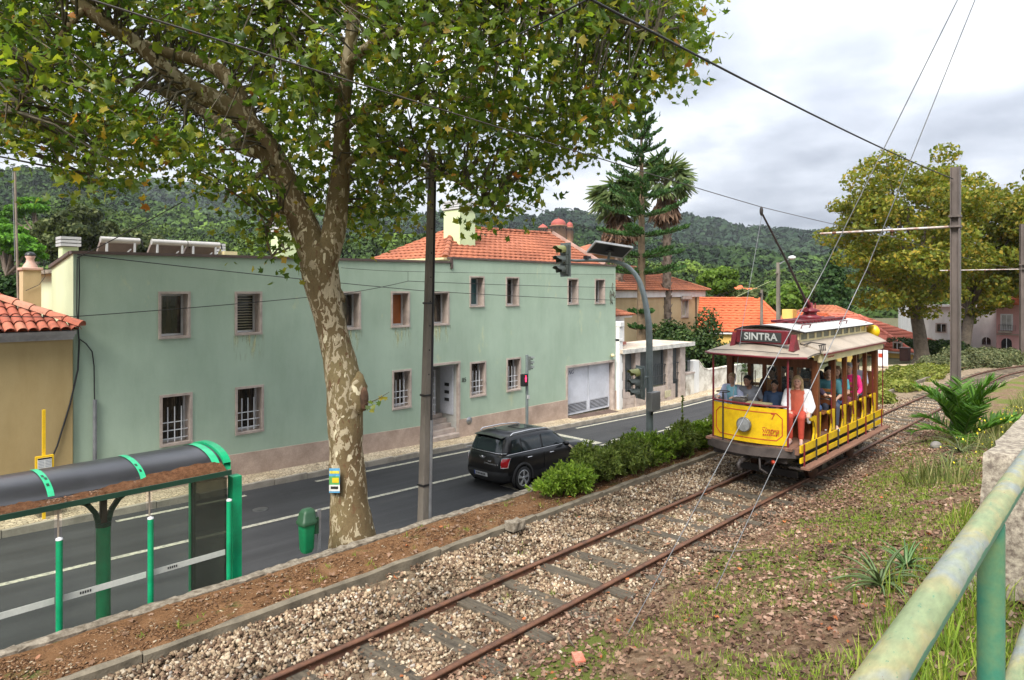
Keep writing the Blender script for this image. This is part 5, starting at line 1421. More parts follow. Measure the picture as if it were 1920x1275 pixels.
# burl with its scar
b = MB(); c_ = atd(668, 740, TD - 0.10); b.ell(c_, (0.17, 0.17, 0.36), 14, 10)
for i in range(len(b.v)):
    v = Vector(b.v[i]); b.v[i] = tuple(c_ + (v - c_) * (1 + 0.35 * mnoise.noise(v * 6)))
b.build('burl', M_BARK, ptree); b = MB(); c_ = atd(683, 748, TD - 0.2); b.ell(c_, (0.07, 0.07, 0.2), 10, 8); b.build('scar', mat('burl_bark', (0.13, 0.07, 0.04), 0.9, var=0.4, vs_=5, bump=1.0, bs=22), ptree)
LIMBS = [
    [tp(594, 520, 30), tp(582, 455, 33), tp(557, 395, 31), tp(534, 342, 28, 11.1), tp(509, 292, 27, 11.0), tp(481, 250, 26, 10.9), tp(446, 215, 23, 10.8), tp(408, 190, 22, 10.7), tp(358, 166, 19, 10.5), tp(308, 128, 17, 10.3), tp(262, 86, 16, 10.2), tp(214, 54, 15, 10.0), tp(160, 15, 13, 9.9), tp(100, -45, 11, 9.8), tp(20, -120, 7, 9.8)],
    [tp(500, 284, 19, 11.0), tp(470, 280, 17, 11.1), tp(438, 264, 15, 11.3), tp(410, 234, 14, 11.5), tp(372, 205, 12, 11.8), tp(328, 182, 10, 12.1), tp(262, 158, 8, 12.5), tp(170, 150, 6, 13), tp(70, 170, 4, 13.4)],
    [tp(474, 244, 19, 10.9), tp(455, 195, 19, 10.9), tp(427, 146, 17, 11.0), tp(386, 119, 15, 11.1), tp(332, 104, 13, 11.3), tp(280, 88, 11, 11.4), tp(226, 56, 9, 11.6), tp(170, 0, 7, 12), tp(120, -80, 5, 12.2)],
    [tp(603, 510, 29), tp(621, 455, 27), tp(630, 400, 25), tp(636, 350, 22), tp(640, 300, 19), tp(641, 240, 17, 11.1), tp(645, 180, 16, 11.0), tp(655, 100, 14, 10.9), tp(668, 0, 12, 10.8), tp(690, -110, 8, 10.7), tp(720, -220, 4, 10.7)],
    [tp(652, 120, 11, 10.9), tp(720, 70, 10, 10.4), tp(840, 40, 9, 9.9), tp(980, 20, 7, 9.6), tp(1120, 30, 5, 9.5), tp(1230, 60, 3, 9.5)],
    [tp(641, 245, 10, 11.1), tp(710, 195, 9, 11.3), tp(820, 180, 8, 11.8), tp(930, 195, 6, 12.3), tp(1050, 215, 4, 12.6), tp(1130, 230, 2.5, 12.7)],
    [tp(639, 310, 9, 11.2), tp(690, 290, 8, 11.0), tp(770, 300, 7, 10.8), tp(850, 335, 5, 10.7), tp(920, 385, 2.5, 10.7)],
    [tp(645, 190, 10, 11.0), tp(590, 120, 9, 10.0), tp(540, 60, 8, 9.2), tp(500, -20, 6, 8.6), tp(470, -100, 3, 8.3)],
    [tp(668, 0, 10, 10.8), tp(760, -60, 8, 11.5), tp(900, -100, 6, 12.2), tp(1040, -110, 4, 12.6)],
    [tp(520, 310, 9, 11.05), tp(480, 330, 7, 11.3), tp(440, 340, 5, 11.8), tp(420, 380, 3, 12.0)],
    [tp(560, 400, 7, 11.1), tp(520, 400, 5, 10.9), tp(500, 440, 3.5, 10.8), tp(510, 480, 2, 10.8)],
    [tp(160, 15, 8, 9.9), tp(120, 60, 6, 9.6), tp(70, 130, 4.5, 9.4), tp(30, 210, 3, 9.3)],
    [tp(262, 158, 6, 12.5), tp(200, 230, 5, 12.3), tp(170, 310, 3, 12.2), tp(165, 370, 2, 12.2)],
]
for L_ in LIMBS:
    L_ = [(p_, r0_ * 0.86) for p_, r0_ in L_]; q = MB(); SK += limb(q, L_, 14 if L_[0][1] > 0.12 else 8, 4, 0.06); q.build('limb', M_BARK, ptree)
SKA = np.array([tuple(p) for p in SK])
# crown: twig ends within the crown's outline, spread over its depth
OUT = [(-260, -420), (1080, -420), (1230, -260), (1300, -90), (1312, 20), (1312, 85), (1275, 125), (1262, 175), (1232, 168), (1185, 205), (1150, 268), (1105, 325), (1060, 345), (1000, 345), (975, 400), (945, 428), (905, 425), (880, 380), (840, 350), (808, 345), (770, 430), (735, 420), (700, 440), (668, 462), (650, 440), (600, 400), (560, 430), (552, 505), (515, 498), (480, 468), (440, 432), (420, 400), (380, 360), (335, 340), (300, 318), (250, 322), (222, 370), (185, 390), (130, 378), (118, 330), (110, 290), (60, 265), (30, 290), (-60, 320), (-200, 300)]
def in_poly(x, y, P):
    c = False; j = len(P) - 1
    for i in range(len(P)):
        if (P[i][1] > y) != (P[j][1] > y) and x < (P[j][0] - P[i][0]) * (y - P[i][1]) / (P[j][1] - P[i][1]) + P[i][0]: c = not c
        j = i
    return c
rd = random.Random(21); CL = []
while len(CL) < 2200:
    px = rd.uniform(-230, 1312); py = rd.uniform(-400, 505)
    if not in_poly(px, py + 24, OUT): continue
    half = 3.9 * math.sqrt(max(0.04, 1 - ((px - 560) / 830) ** 2)) * (1 - 0.62 * max(0, min(1, (py - 120) / 330)))
    dd = 10.9 + rd.uniform(-1, 1) * half + 0.4
    if 560 < px < 690 and 330 < py < 520 and dd < 11.6: dd = rd.uniform(11.7, 13.0)      # keeps the fork in view
    if dd < 10.6 and 130 < px < 560 and abs(py - (20 + (px - 150) * 0.62)) < 42: continue   # keeps the great limb in view
    CL.append(atd(px, py, dd))
q = MB()
for c_ in CL:
    d2 = np.sum((SKA - np.array(c_)) ** 2, axis=1); k = int(np.argmin(d2)); p0 = Vector(SKA[k])
    if (p0 - c_).length > 3.2: continue
    mid = p0.lerp(c_, 0.55) + Vector((rd.uniform(-0.15, 0.15), rd.uniform(-0.15, 0.15), rd.uniform(0.05, 0.3)))
    q.tube([p0, mid, c_], [0.022, 0.014, 0.005], 4, False)
tag(q.build('twigs', mat('twig_bark', (0.10, 0.085, 0.055), 0.85), ptree, fix=False), kind='stuff')
per = 28
C = np.repeat(np.array([tuple(c_) for c_ in CL]), per, axis=0); N = len(C)
off = rng.normal(0, 1, (N, 3)) * np.array([0.25, 0.25, 0.21]); off[:, 2] -= 0.05
P = C + off
SZ = rng.uniform(0.048, 0.112, N) * np.repeat(rng.uniform(0.8, 1.2, len(CL)), per)
M_PLEAF = island_mat('plane_leaves', [(0, (0.055, 0.11, 0.018)), (0.35, (0.115, 0.19, 0.027)), (0.65, (0.18, 0.25, 0.034)), (0.90, (0.29, 0.31, 0.046)), (0.97, (0.40, 0.32, 0.05)), (0.986, (0.50, 0.35, 0.045)), (1.0, (0.42, 0.14, 0.04))], 0.42, 0.56, 0.12, 0.5, 0.35)
DD = off + np.array([0, 0, 0.35]); DD /= np.linalg.norm(DD, axis=1)[:, None]
# few leaves hang in front of the great limbs
lp_ = np.array([(p.x, p.y, p.z) for L_ in LIMBS[:4] for p, r_ in curve_pts(L_, 4) if r_ > 0.08]); 
def to_px(A):
    f_ = A[:, 0] * CT + A[:, 1] * ST; return np.stack([960 + FPX * (A[:, 0] * ST - A[:, 1] * CT) / f_, HOR - FPX * (A[:, 2] - CAMZ) / f_], 1), f_
l2, lf = to_px(lp_); p2, pf = to_px(P); hide = np.zeros(N, bool)
for k in range(len(l2)): hide |= (np.hypot(p2[:, 0] - l2[k, 0], p2[:, 1] - l2[k, 1]) < 26) & (pf < lf[k] + 0.1)
hide |= (np.abs(p2[:, 0] - 806) < 13) & (p2[:, 1] > 268) & (p2[:, 1] < 480) & (pf < 12.7)
kp_ = ~hide | (rng.random(N) < 0.16); P, SZ, off = P[kp_], SZ[kp_], off[kp_]; DD = off + np.array([0, 0, 0.35]); DD /= np.linalg.norm(DD, axis=1)[:, None]
scatter('crown', P, SZ, LEAF_T, LEAF_F, M_PLEAF, parent=ptree, Rm=out_frames(DD, 0.75), jitter=0.09)
# small shoot growing from the burl
sh = [atd(684, 757, TD - 0.2), atd(705, 750, TD - 0.3), atd(730, 735, TD - 0.35)]
one('shoot', mat('twig_bark', (0.1, 0.085, 0.055), 0.85), ptree, 'tube', sh, [0.012, 0.008, 0.004], 5)
SP = np.array([tuple(atd(x_, y_, TD - 0.3)) for x_, y_ in ((694, 755), (702, 763), (697, 772), (712, 757), (716, 748), (722, 745), (690, 762))])
tag(scatter('shoot_leaves', SP, np.full(len(SP), 0.07), LEAF_T, LEAF_F, M_PLEAF, parent=ptree, Rm=out_frames(np.tile(np.array([-0.6, -0.6, 0.5]), (len(SP), 1)), 0.4)), kind='stuff')
# poster tied to the trunk
po = empty('tree_poster', atd(627, 902, TD - 0.45).to_tuple(), 'small colourful poster fixed to the plane tree trunk', 'poster')
def poster_bit(name, c, x0, x1, y0, y1, off):
    V = []
    n_ = 6
    b = MB()
    def pp(px, py):
        u = (px - 653) / 41.0; dep = TD - 0.40 * math.sqrt(max(0.05, 1 - u * u)) - 0.03 - off
        return atd(px, py, dep)
    b.grid(lambda u, v: pp(x0 + (x1 - x0) * u, y0 + (y1 - y0) * v), n_, 2); o = b.build(name, mat('poster_' + name, c, 0.5, var=0.15, vs_=12), po)
poster_bit('sheet', (0.10, 0.33, 0.55), 617, 637, 878, 924, 0.0)
poster_bit('yellow_band', (0.70, 0.58, 0.06), 618, 636, 883, 888, 0.006); poster_bit('green_field', (0.10, 0.34, 0.10), 617, 636, 893, 909, 0.006)
poster_bit('yellow_shape', (0.75, 0.50, 0.02), 623, 635, 896, 905, 0.012); poster_bit('white_panel', (0.70, 0.70, 0.66), 617, 637, 909, 921, 0.006); poster_bit('black_print', (0.03, 0.03, 0.03), 620, 634, 912, 917, 0.012)

# ------------------------------------------------------------------ plane trees by the bend
M_PL2 = island_mat('plane_leaves_far', [(0, (0.11, 0.155, 0.022)), (0.4, (0.20, 0.235, 0.03)), (0.78, (0.31, 0.29, 0.04)), (1, (0.42, 0.29, 0.04))], 0.6, 0.4, 0.25, 0.35)
def far_pt(px, py, d): return atd(px, py, d)
bs_ = far_pt(1728, 678, 54.7); c_ = far_pt(1702, 444, 54.7)
leafy_tree('plane_tree', 'big autumn tinted plane tree at the bend behind the tram', bs_.to_tuple(), 0.52, c_.to_tuple(), (7.3, 5.8, 7.7), 130, (0.6, 1.7), 30000, 0.19, M_PL2, 3, 'plane trees along the bend', bare=0.42)
bs_ = far_pt(1808, 668, 60); c_ = far_pt(1835, 460, 62)
leafy_tree('plane_tree', 'second plane tree at the bend, right of the steel pole', bs_.to_tuple(), 0.45, c_.to_tuple(), (6.6, 5.4, 7.3), 100, (0.6, 1.7), 22000, 0.22, M_PL2, 5, 'plane trees along the bend', bare=0.4)
bs_ = far_pt(1985, 665, 58); c_ = far_pt(1960, 430, 58)
leafy_tree('plane_tree', 'plane tree cut off by the right edge of the picture', bs_.to_tuple(), 0.42, c_.to_tuple(), (5.2, 4.5, 6.0), 50, (1.2, 2.2), 9000, 0.22, M_PL2, 6, 'plane trees along the bend', bare=0.4)

# ------------------------------------------------------------------ garden and hillside trees
M_LT = island_mat('bright_leaves', [(0, (0.07, 0.14, 0.016)), (0.6, (0.14, 0.24, 0.028)), (1, (0.22, 0.32, 0.05))], 0.6, 0.35, 0.25, 0.3)
M_DK = island_mat('dark_leaves', [(0, (0.018, 0.045, 0.010)), (0.6, (0.045, 0.085, 0.02)), (1, (0.10, 0.14, 0.04))], 0.5, 0.25, 0.25, 0.5)
M_CON = island_mat('conifer_leaves', [(0, (0.015, 0.045, 0.010)), (0.6, (0.03, 0.075, 0.016)), (1, (0.06, 0.115, 0.028))], 0.7, 0.15, 0.25, 0.4)
M_OLI = island_mat('olive_leaves', [(0, (0.04, 0.06, 0.02)), (0.6, (0.085, 0.11, 0.035)), (1, (0.15, 0.17, 0.06))], 0.7, 0.2, 0.3, 0.2)
M_PIN = island_mat('pine_needles', [(0, (0.05, 0.15, 0.014)), (0.6, (0.11, 0.28, 0.022)), (1, (0.19, 0.42, 0.04))], 0.7, 0.25, 0.3, 0.25)
def simple(label, px, py_base, py_c, d, rx, rz, m, n=5000, ls=0.35, nl=16, seed=1, name='broadleaf_tree', tr=0.3, bare=0.4):
    b_ = far_pt(px, py_base, d); c_ = far_pt(px, py_c, d); k = d / FPX
    leafy_tree(name, label, b_.to_tuple(), tr, c_.to_tuple(), (rx * k, rx * k, rz * k), nl, (rx * k * 0.25, rx * k * 0.45), n, ls, m, seed, 'trees on the wooded slope', bare=bare)
simple('round light green tree beyond the ochre villa roof', 1347, 600, 532, 95, 38, 30, M_LT, 6000, 0.42, 16, 11)
simple('bright green bushy tree behind the street lamp', 1475, 620, 566, 88, 48, 36, M_LT, 7000, 0.42, 16, 12)
simple('olive green tree left of the street lamp among roofs', 1400, 600, 560, 92, 34, 22, M_OLI, 4000, 0.42, 12, 13)
simple('pale grey green tree in the valley left of the cypress', 1520, 610, 552, 130, 28, 28, M_OLI, 3500, 0.5, 12, 14)
simple('dark tree spreading behind the left chimneys', 140, 620, 440, 85, 62, 52, M_OLI, 9000, 0.42, 20, 15, tr=0.5)
simple('broad dull green tree above the solar heaters', 235, 620, 462, 110, 60, 34, M_OLI, 7000, 0.48, 18, 16, tr=0.5)
simple('dark conifer hedge tree low behind the ochre chimney', 60, 680, 560, 45, 60, 50, M_CON, 7000, 0.22, 18, 17)
simple('dark conifer filling the gap right of the ochre chimney', 92, 680, 540, 50, 26, 44, M_CON, 4000, 0.22, 14, 18)
simple('dark green tree behind the tall pale chimney', 820, 620, 470, 160, 60, 28, M_DK, 6000, 0.6, 16, 19)
# cypress
t = empty('cypress_tree', far_pt(1563, 640, 82).to_tuple(), 'tall dark cypress left of the big roadside tree', 'tree')
b0, b1 = far_pt(1563, 640, 82), far_pt(1566, 478, 82)
one('trunk', M_TRUNK, t, 'tube', [b0, b0.lerp(b1, 0.5)], [0.3, 0.1], 8)
ells = [((b0.x, b0.y, b0.z + (b1.z - b0.z) * k / 7), (2.0 * math.sin(PI * (0.18 + 0.78 * k / 7)) + 0.15,) * 2 + (1.6,)) for k in range(8)]
P, D = shell_points(ells, 6000, 0.6); scatter('crown', P, rng.uniform(0.2, 0.4, len(P)), LQ, QF, M_CON, parent=t, Rm=out_frames(D, 0.7))
# umbrella pines: flat layered pads on bare stems
def umbrella(label, px, base_y, d, pads, seed):
    t = empty('umbrella_pine', far_pt(px, base_y, d).to_tuple(), label, 'tree', 'umbrella pines on the left slope'); k = d / FPX
    ells = []; b0 = far_pt(px, base_y, d); top = far_pt(*pads[0][:2], d)
    q = MB(); limb(q, [(b0 - Vector((0, 0, 2)), 0.4), (b0.lerp(top, 0.5) + Vector((0.4, 0, 0)), 0.3), (top, 0.12)], 8); q.build('trunk', M_TRUNK, t)
    for (x_, y_, rx, rz) in pads:
        c_ = far_pt(x_, y_, d + random.uniform(-2, 2)); ells.append((tuple(c_), (rx * k, rx * k * 0.9, rz * k)))
        q = MB(); limb(q, [(b0.lerp(top, 0.35), 0.16), (b0.lerp(c_, 0.75), 0.11), (c_, 0.05)], 6, 3); q.build('branch', mat('pine_branch', (0.20, 0.15, 0.12), 0.9), t)
    P, D = shell_points(ells, 900 * len(pads), 0.55); scatter('crown', P, rng.uniform(0.16, 0.36, len(P)), LQ, QF, M_PIN, parent=t, Rm=out_frames(D, 0.7))
umbrella('near bright green umbrella pine at the left edge', 20, 560, 66, [(0, 432, 42, 12), (20, 450, 40, 12), (-15, 415, 30, 10), (45, 466, 34, 12), (0, 478, 36, 10), (60, 480, 26, 9)], 1)
umbrella('further umbrella pine above the ochre chimney', 70, 470, 105, [(58, 378, 30, 8), (40, 392, 28, 8), (66, 390, 24, 8), (22, 402, 20, 7)], 2)

# ------------------------------------------------------------------ araucaria
ar = empty('norfolk_pine', (38.2, 24.0, -2.0), 'tall tiered norfolk island pine behind the glazed porch', 'tree')
one('trunk', mat('araucaria_bark', (0.20, 0.14, 0.085), 0.9, var=0.3, vs_=3, bump=0.5, bs=12), ar, 'tube', [(38.2, 24.0, -2.2), (38.2, 24.0, 4), (38.22, 24.0, 10), (38.2, 24.0, 16.4)], [0.32, 0.27, 0.17, 0.03], 10)
rd = random.Random(4); NP, ND, NS = [], [], []
tiers = [(16.1, 0.5), (15.4, 0.8), (14.6, 1.1), (13.8, 1.35), (12.9, 1.6), (12.0, 1.9), (11.0, 2.3), (9.9, 2.7), (8.7, 3.0), (7.4, 3.2), (6.0, 3.2), (4.9, 2.9), (2.3, 0.8), (1.3, 0.9)]
for z_, L_ in tiers:
    nb = 5; a0 = rd.uniform(0, 2 * PI)
    for k in range(nb):
        a = a0 + 2 * PI * k / nb + rd.uniform(-0.15, 0.15); L2 = L_ * rd.uniform(0.85, 1.1); up = 0.42 if z_ > 11 else 0.28 if z_ > 8 else 0.14
        p0 = Vector((38.2, 24.0, z_)); d = Vector((math.cos(a), math.sin(a), 0))
        pts = [p0, p0 + d * L2 * 0.5 + Vector((0, 0, L2 * up * 0.3)), p0 + d * L2 + Vector((0, 0, L2 * up))]
        one('branch', mat('araucaria_branch', (0.07, 0.075, 0.035), 0.9), ar, 'tube', pts, [0.05, 0.035, 0.012], 5)
        side = Vector((-d.y, d.x, 0)); m_ = int(30 * L2) + 5
        for j in range(m_):
            u = 0.15 + 0.85 * (j + rd.random()) / m_
            q = p0 + d * L2 * u + Vector((0, 0, L2 * up * u * u))
            w = 0.48 * L2 / 3.2 * math.sin(PI * min(1, (1 - u) * 0.75 + 0.22)) + 0.07
            for s in range(4):
                v = side * rd.uniform(-1, 1) * w + Vector((0, 0, rd.uniform(0.0, 0.16)))
                NP.append(tuple(q + v)); ND.append(tuple((side * rd.uniform(-0.7, 0.7) + d * 0.5 + Vector((0, 0, 0.75))).normalized())); NS.append(rd.uniform(0.12, 0.26))
ND = np.array(ND); NEED = np.array([(-0.18, 0, 0), (0.18, 0, 0), (0.12, 0.1, 1.0), (-0.12, -0.1, 1.0)], dtype=np.float32)
scatter('crown', np.array(NP), np.array(NS), NEED, QF, island_mat('araucaria_needles', [(0, (0.025, 0.07, 0.018)), (0.6, (0.05, 0.12, 0.03)), (1, (0.095, 0.18, 0.05))], 0.6, 0.15), parent=ar, Rm=out_frames(ND, 0.25))

# ------------------------------------------------------------------ fan palms with skirts of dead fronds
M_PALMG = island_mat('palm_green', [(0, (0.06, 0.10, 0.03)), (0.6, (0.12, 0.17, 0.06)), (1, (0.20, 0.24, 0.10))], 0.5, 0.25)
M_PALMD = island_mat('palm_dead', [(0, (0.12, 0.07, 0.045)), (0.6, (0.23, 0.145, 0.10)), (1, (0.33, 0.23, 0.16))], 0.9, 0.1)
BLD = np.array([(-0.03, 0, 0), (0.03, 0, 0), (0.045, 0.03, 0.5), (-0.045, 0.03, 0.5), (0.01, 0.0, 1.0), (-0.01, 0.0, 1.0)], dtype=np.float32)
BLF = np.array([(0, 1, 2, 3), (3, 2, 4, 5)], dtype=np.int32)
def fan_palm(label, px, py_c, d, rad, skirt):
    c_ = far_pt(px, py_c, d); t = empty('fan_palm', (c_.x, c_.y, -2.0), label, 'palm', 'fan palms behind the porch')
    b = MB(); b.tube([(c_.x, c_.y, -2.2), (c_.x, c_.y, 1), (c_.x, c_.y, c_.z - 1.5), (c_.x, c_.y, c_.z)], [0.42, 0.34, 0.27, 0.24], 12)
    for i in range(len(b.v)): pass
    b.build('trunk', M_PALMTRUNK, t)
    q = MB()                             # old leaf bases up the stem
    rd = random.Random(int(px))
    for k in range(90):
        z_ = -1.5 + (c_.z - 0.5) * k / 90; a = k * 2.4
        p = Vector((c_.x + 0.33 * math.cos(a), c_.y + 0.33 * math.sin(a), z_)); q.bar(p, p + Vector((0.10 * math.cos(a), 0.10 * math.sin(a), 0.26)), 0.16, 0.05)
    tag(q.build('leaf_bases', M_PALMTRUNK, t), kind='stuff')
    for kind, cnt in (('green', 46), ('dead', skirt)):
        BP, BD, BS = [], [], []
        for k in range(cnt):
            a = rd.uniform(0, 2 * PI)
            el = rd.uniform(-0.55, 1.2) if kind == 'green' else rd.uniform(-1.45, -1.05)
            d0 = Vector((math.cos(a) * math.cos(el), math.sin(a) * math.cos(el), math.sin(el)))
            pl_ = rad * (0.55 if kind == 'green' else rd.uniform(0.15, 0.9)); p1 = c_ + d0 * pl_ - Vector((0, 0, 0.25 if kind == 'dead' else 0))
            if kind == 'green': one('leaf_stalk', mat('palm_stalk', (0.13, 0.15, 0.05), 0.6), t, 'tube', [c_, p1], [0.04, 0.02], 4)
            sd_ = d0.cross(Vector((0, 0, 1))).normalized(); u_ = sd_.cross(d0)
            for j in range(15):
                g = (j - 7) / 7.0 * 1.25
                dv_ = d0 * math.cos(g) + sd_ * math.sin(g) + Vector((0, 0, -0.55 - 0.35 * abs(g)))
                BP.append(tuple(p1)); BD.append(tuple(dv_.normalized())); BS.append(rad * rd.uniform(0.45, 0.62))
        scatter('fan_leaves' if kind == 'green' else 'dead_skirt', np.array(BP), np.array(BS), BLD * np.array([1.6, 1, 1], dtype=np.float32), BLF, M_PALMG if kind == 'green' else M_PALMD, parent=t, Rm=out_frames(np.array(BD), 0.10))
fan_palm('fan palm with wide brown skirt, left of the norfolk pine', 1160, 372, 50, 2.5, 70)
fan_palm('taller fan palm with thin trunk, right of the norfolk pine', 1250, 340, 52.4, 2.4, 60)

# ------------------------------------------------------------------ bushes
M_EUPH = island_mat('shrub_leaves', [(0, (0.10, 0.19, 0.022)), (0.5, (0.21, 0.33, 0.035)), (1, (0.33, 0.46, 0.07))], 0.55, 0.3, 0.25, 1.5)
M_EUPH2 = island_mat('dull_shrub_leaves', [(0, (0.09, 0.14, 0.03)), (0.5, (0.17, 0.235, 0.045)), (1, (0.27, 0.32, 0.085))], 0.6, 0.3, 0.3, 1.5)
def bush(label, x, y, z, rx, ry, h, n, lsz, m, seed, group='bushes on the verge', blade=True, name='bush', nl=9):
    t = empty(name, (x, y, z), label, 'bush', group); rd = random.Random(seed); S = []
    ells = [((x, y, z + h * 0.40), (rx * 0.8, ry * 0.8, h * 0.45))]
    for k in range(nl):
        a = rd.uniform(0, 2 * PI); rr = rd.uniform(0.3, 0.85); s = rd.uniform(0.28, 0.45)
        ells.append(((x + rx * rr * math.cos(a), y + ry * rr * math.sin(a), z + h * rd.uniform(0.35, 0.8) * (1.1 - 0.45 * rr)), (rx * s, ry * s, h * rd.uniform(0.2, 0.34))))
    for e_ in ells:
        one('stem', M_TRUNK, t, 'tube', [(x + rd.uniform(-0.1, 0.1) * rx, y + rd.uniform(-0.1, 0.1) * ry, z - 0.05), Vector((x, y, z)).lerp(Vector(e_[0]), 0.6) + Vector((0, 0, 0.05)), e_[0]], [0.012 * h / 0.6, 0.009 * h / 0.6, 0.004], 5)
    if blade:
        # whorls of narrow leaves at the twig ends
        W, D = shell_points(ells, n // 12, 0.5); W[:, :2] += rng.normal(0, 0.05, (len(W), 2)); W[:, 2] += np.abs(rng.normal(0, 0.06, len(W))); W[:, 2] = np.maximum(W[:, 2], z + 0.03); D[:, 2] = np.abs(D[:, 2]) * 0.8 + 0.45; D /= np.linalg.norm(D, axis=1)[:, None]
        P = np.repeat(W, 12, axis=0); DD = np.repeat(D, 12, axis=0); r0 = rng.normal(size=DD.shape); DD = DD * 0.75 + r0 * 0.55; DD /= np.linalg.norm(DD, axis=1)[:, None]
        P += np.repeat(D, 12, axis=0) * rng.uniform(-0.05, 0.03, (len(P), 1))
        scatter('foliage', P, rng.uniform(0.7, 1.2, len(P)) * lsz, BLD * np.array([3.6, 2, 1], dtype=np.float32), BLF, m, parent=t, Rm=out_frames(DD, 0.1))
    else:
        P, D = shell_points(ells, n, 0.5); P[:, 2] = np.maximum(P[:, 2], z)
        scatter('foliage', P, rng.uniform(0.7, 1.3, n) * lsz, LQ, QF, m, parent=t, Rm=out_frames(D + np.array([0, 0, 0.2]), 0.7))
    return t
rz_ = rail_z
bush('bright green bush nearest the car, at the start of the row', 10.25, 8.10, rz_(10) + 0.0, 0.72, 0.50, 0.55, 7800, 0.090, M_EUPH, 1)
bush('bush with thin tall shoots, second in the row from the car', 11.25, 8.2, rz_(11), 0.78, 0.50, 0.73, 7800, 0.090, M_EUPH2, 2)
bush('dull green bush in the middle of the verge row', 12.3, 8.15, rz_(12), 0.85, 0.54, 0.75, 7800, 0.090, M_EUPH2, 3)
bush('bush at the foot of the signal mast', 13.45, 8.15, rz_(13), 0.85, 0.54, 0.71, 7800, 0.090, M_EUPH, 4)
bush('bush between signal mast and tram', 14.6, 8.2, rz_(14), 0.78, 0.50, 0.73, 6900, 0.090, M_EUPH2, 5)
bush('green bush touching the front corner of the tram', 15.75, 8.2, rz_(15), 0.78, 0.50, 0.71, 6900, 0.090, M_EUPH, 6)
bush('last bush of the verge row, half behind the tram', 17.2, 8.25, rz_(17), 0.85, 0.50, 0.62, 5400, 0.096, M_EUPH2, 7)
# flower spike above the bushes
t = empty('tall_weed', (14.9, 8.2, 0), 'single tall weed spike standing above the bushes by the mast', 'weed')
one('stalk', M_EUPH, t, 'tube', [(14.9, 8.2, rz_(15)), (14.92, 8.2, 1.25)], [0.008, 0.004], 5)
P = np.stack([14.91 + rng.normal(0, 0.012, 90), 8.2 + rng.normal(0, 0.012, 90), rng.uniform(0.5, 1.27, 90)], 1); tag(scatter('weed_leaves', P, rng.uniform(0.02, 0.05, 90), LQ, QF, M_EUPH2, parent=t), kind='stuff')
M_GC = island_mat('ground_cover_leaves', [(0, (0.11, 0.15, 0.025)), (0.5, (0.21, 0.24, 0.04)), (1, (0.32, 0.32, 0.08))], 0.65, 0.3, 0.3, 0.6)
M_GC2 = island_mat('grey_ground_cover', [(0, (0.06, 0.08, 0.03)), (0.5, (0.12, 0.14, 0.06)), (1, (0.20, 0.20, 0.09))], 0.7, 0.2, 0.3, 0.6)
for i, (px, py, z_, rx, ry, h, m_, lab) in enumerate([
        (1640, 760, -0.5, 1.1, 0.8, 0.55, M_GC, 'low yellow green mound right behind the tram'), (1672, 738, -0.7, 1.6, 1.1, 0.75, M_GC, 'broad yellow green mound between track and road'),
        (1705, 718, -0.8, 1.8, 1.2, 0.85, M_GC, 'olive mound left of the steel pole'), (1735, 706, -0.9, 2.2, 1.4, 0.8, M_GC, 'spreading olive mound just left of the steel pole foot'),
        (1770, 695, -0.9, 2.2, 1.6, 0.95, M_GC2, 'grey green mound behind the steel pole'), (1822, 688, -0.8, 2.6, 1.6, 1.2, M_GC2, 'large grey green mound right of the steel pole'),
        (1868, 684, -0.8, 2.4, 1.5, 1.15, M_GC2, 'rightmost grey green mound before the pink house')]):
    q = atz(px, py, z_); bush(lab, q.x, q.y, z_ - 0.35, rx * 1.25, ry * 1.2, h + 0.45, 7000, 0.085, m_, 40 + i, 'low mounds along the bend', False, nl=16)
# garden bushes behind the porch and along the far road
for i, (px, py, Y_, rx, h, m_, n_, lab) in enumerate([
        (1300, 690, 20.6, 2.3, 3.6, M_DK, 9000, 'dark glossy garden bush above the white wall'), (1262, 660, 24.5, 1.6, 2.6, M_DK, 5000, 'dark garden shrub beside the palm trunk'),
        (1222, 645, 23.0, 1.3, 1.6, M_LT, 4000, 'light green garden shrub above the porch roof'), (1345, 700, 20.2, 2.0, 2.0, M_DK, 6000, 'trimmed dark shrub behind the white wall, partly behind the tram')]):
    q = atY(px, py, Y_); bush(lab, q.x, q.y, -2.2, rx, rx, q.z + 2.2 + h * 0.5 if False else h + 1.2, n_, 0.13, m_, 60 + i, 'garden shrubs', False, nl=14)
hd = empty('garden_hedge', P2(1700, 62).to_tuple()[:2] + (-2.3,), 'clipped dark hedge along the far side of the road bend', 'hedge')
a_, c_ = P2(1640, 64), P2(1800, 58); ells = []
for k in range(22):
    q = a_.lerp(c_, k / 21); ells.append(((q.x, q.y, -1.5), (0.9, 0.9, 1.05)))
P, D = shell_points(ells, 12000, 0.7); scatter('foliage', P, rng.uniform(0.1, 0.2, len(P)), LQ, QF, M_DK, parent=hd, Rm=out_frames(D, 0.7))
one('core', M_DK, hd, 'bar', a_ + Vector((0, 0, -1.6)), c_ + Vector((0, 0, -1.6)), 1.2, 1.6)

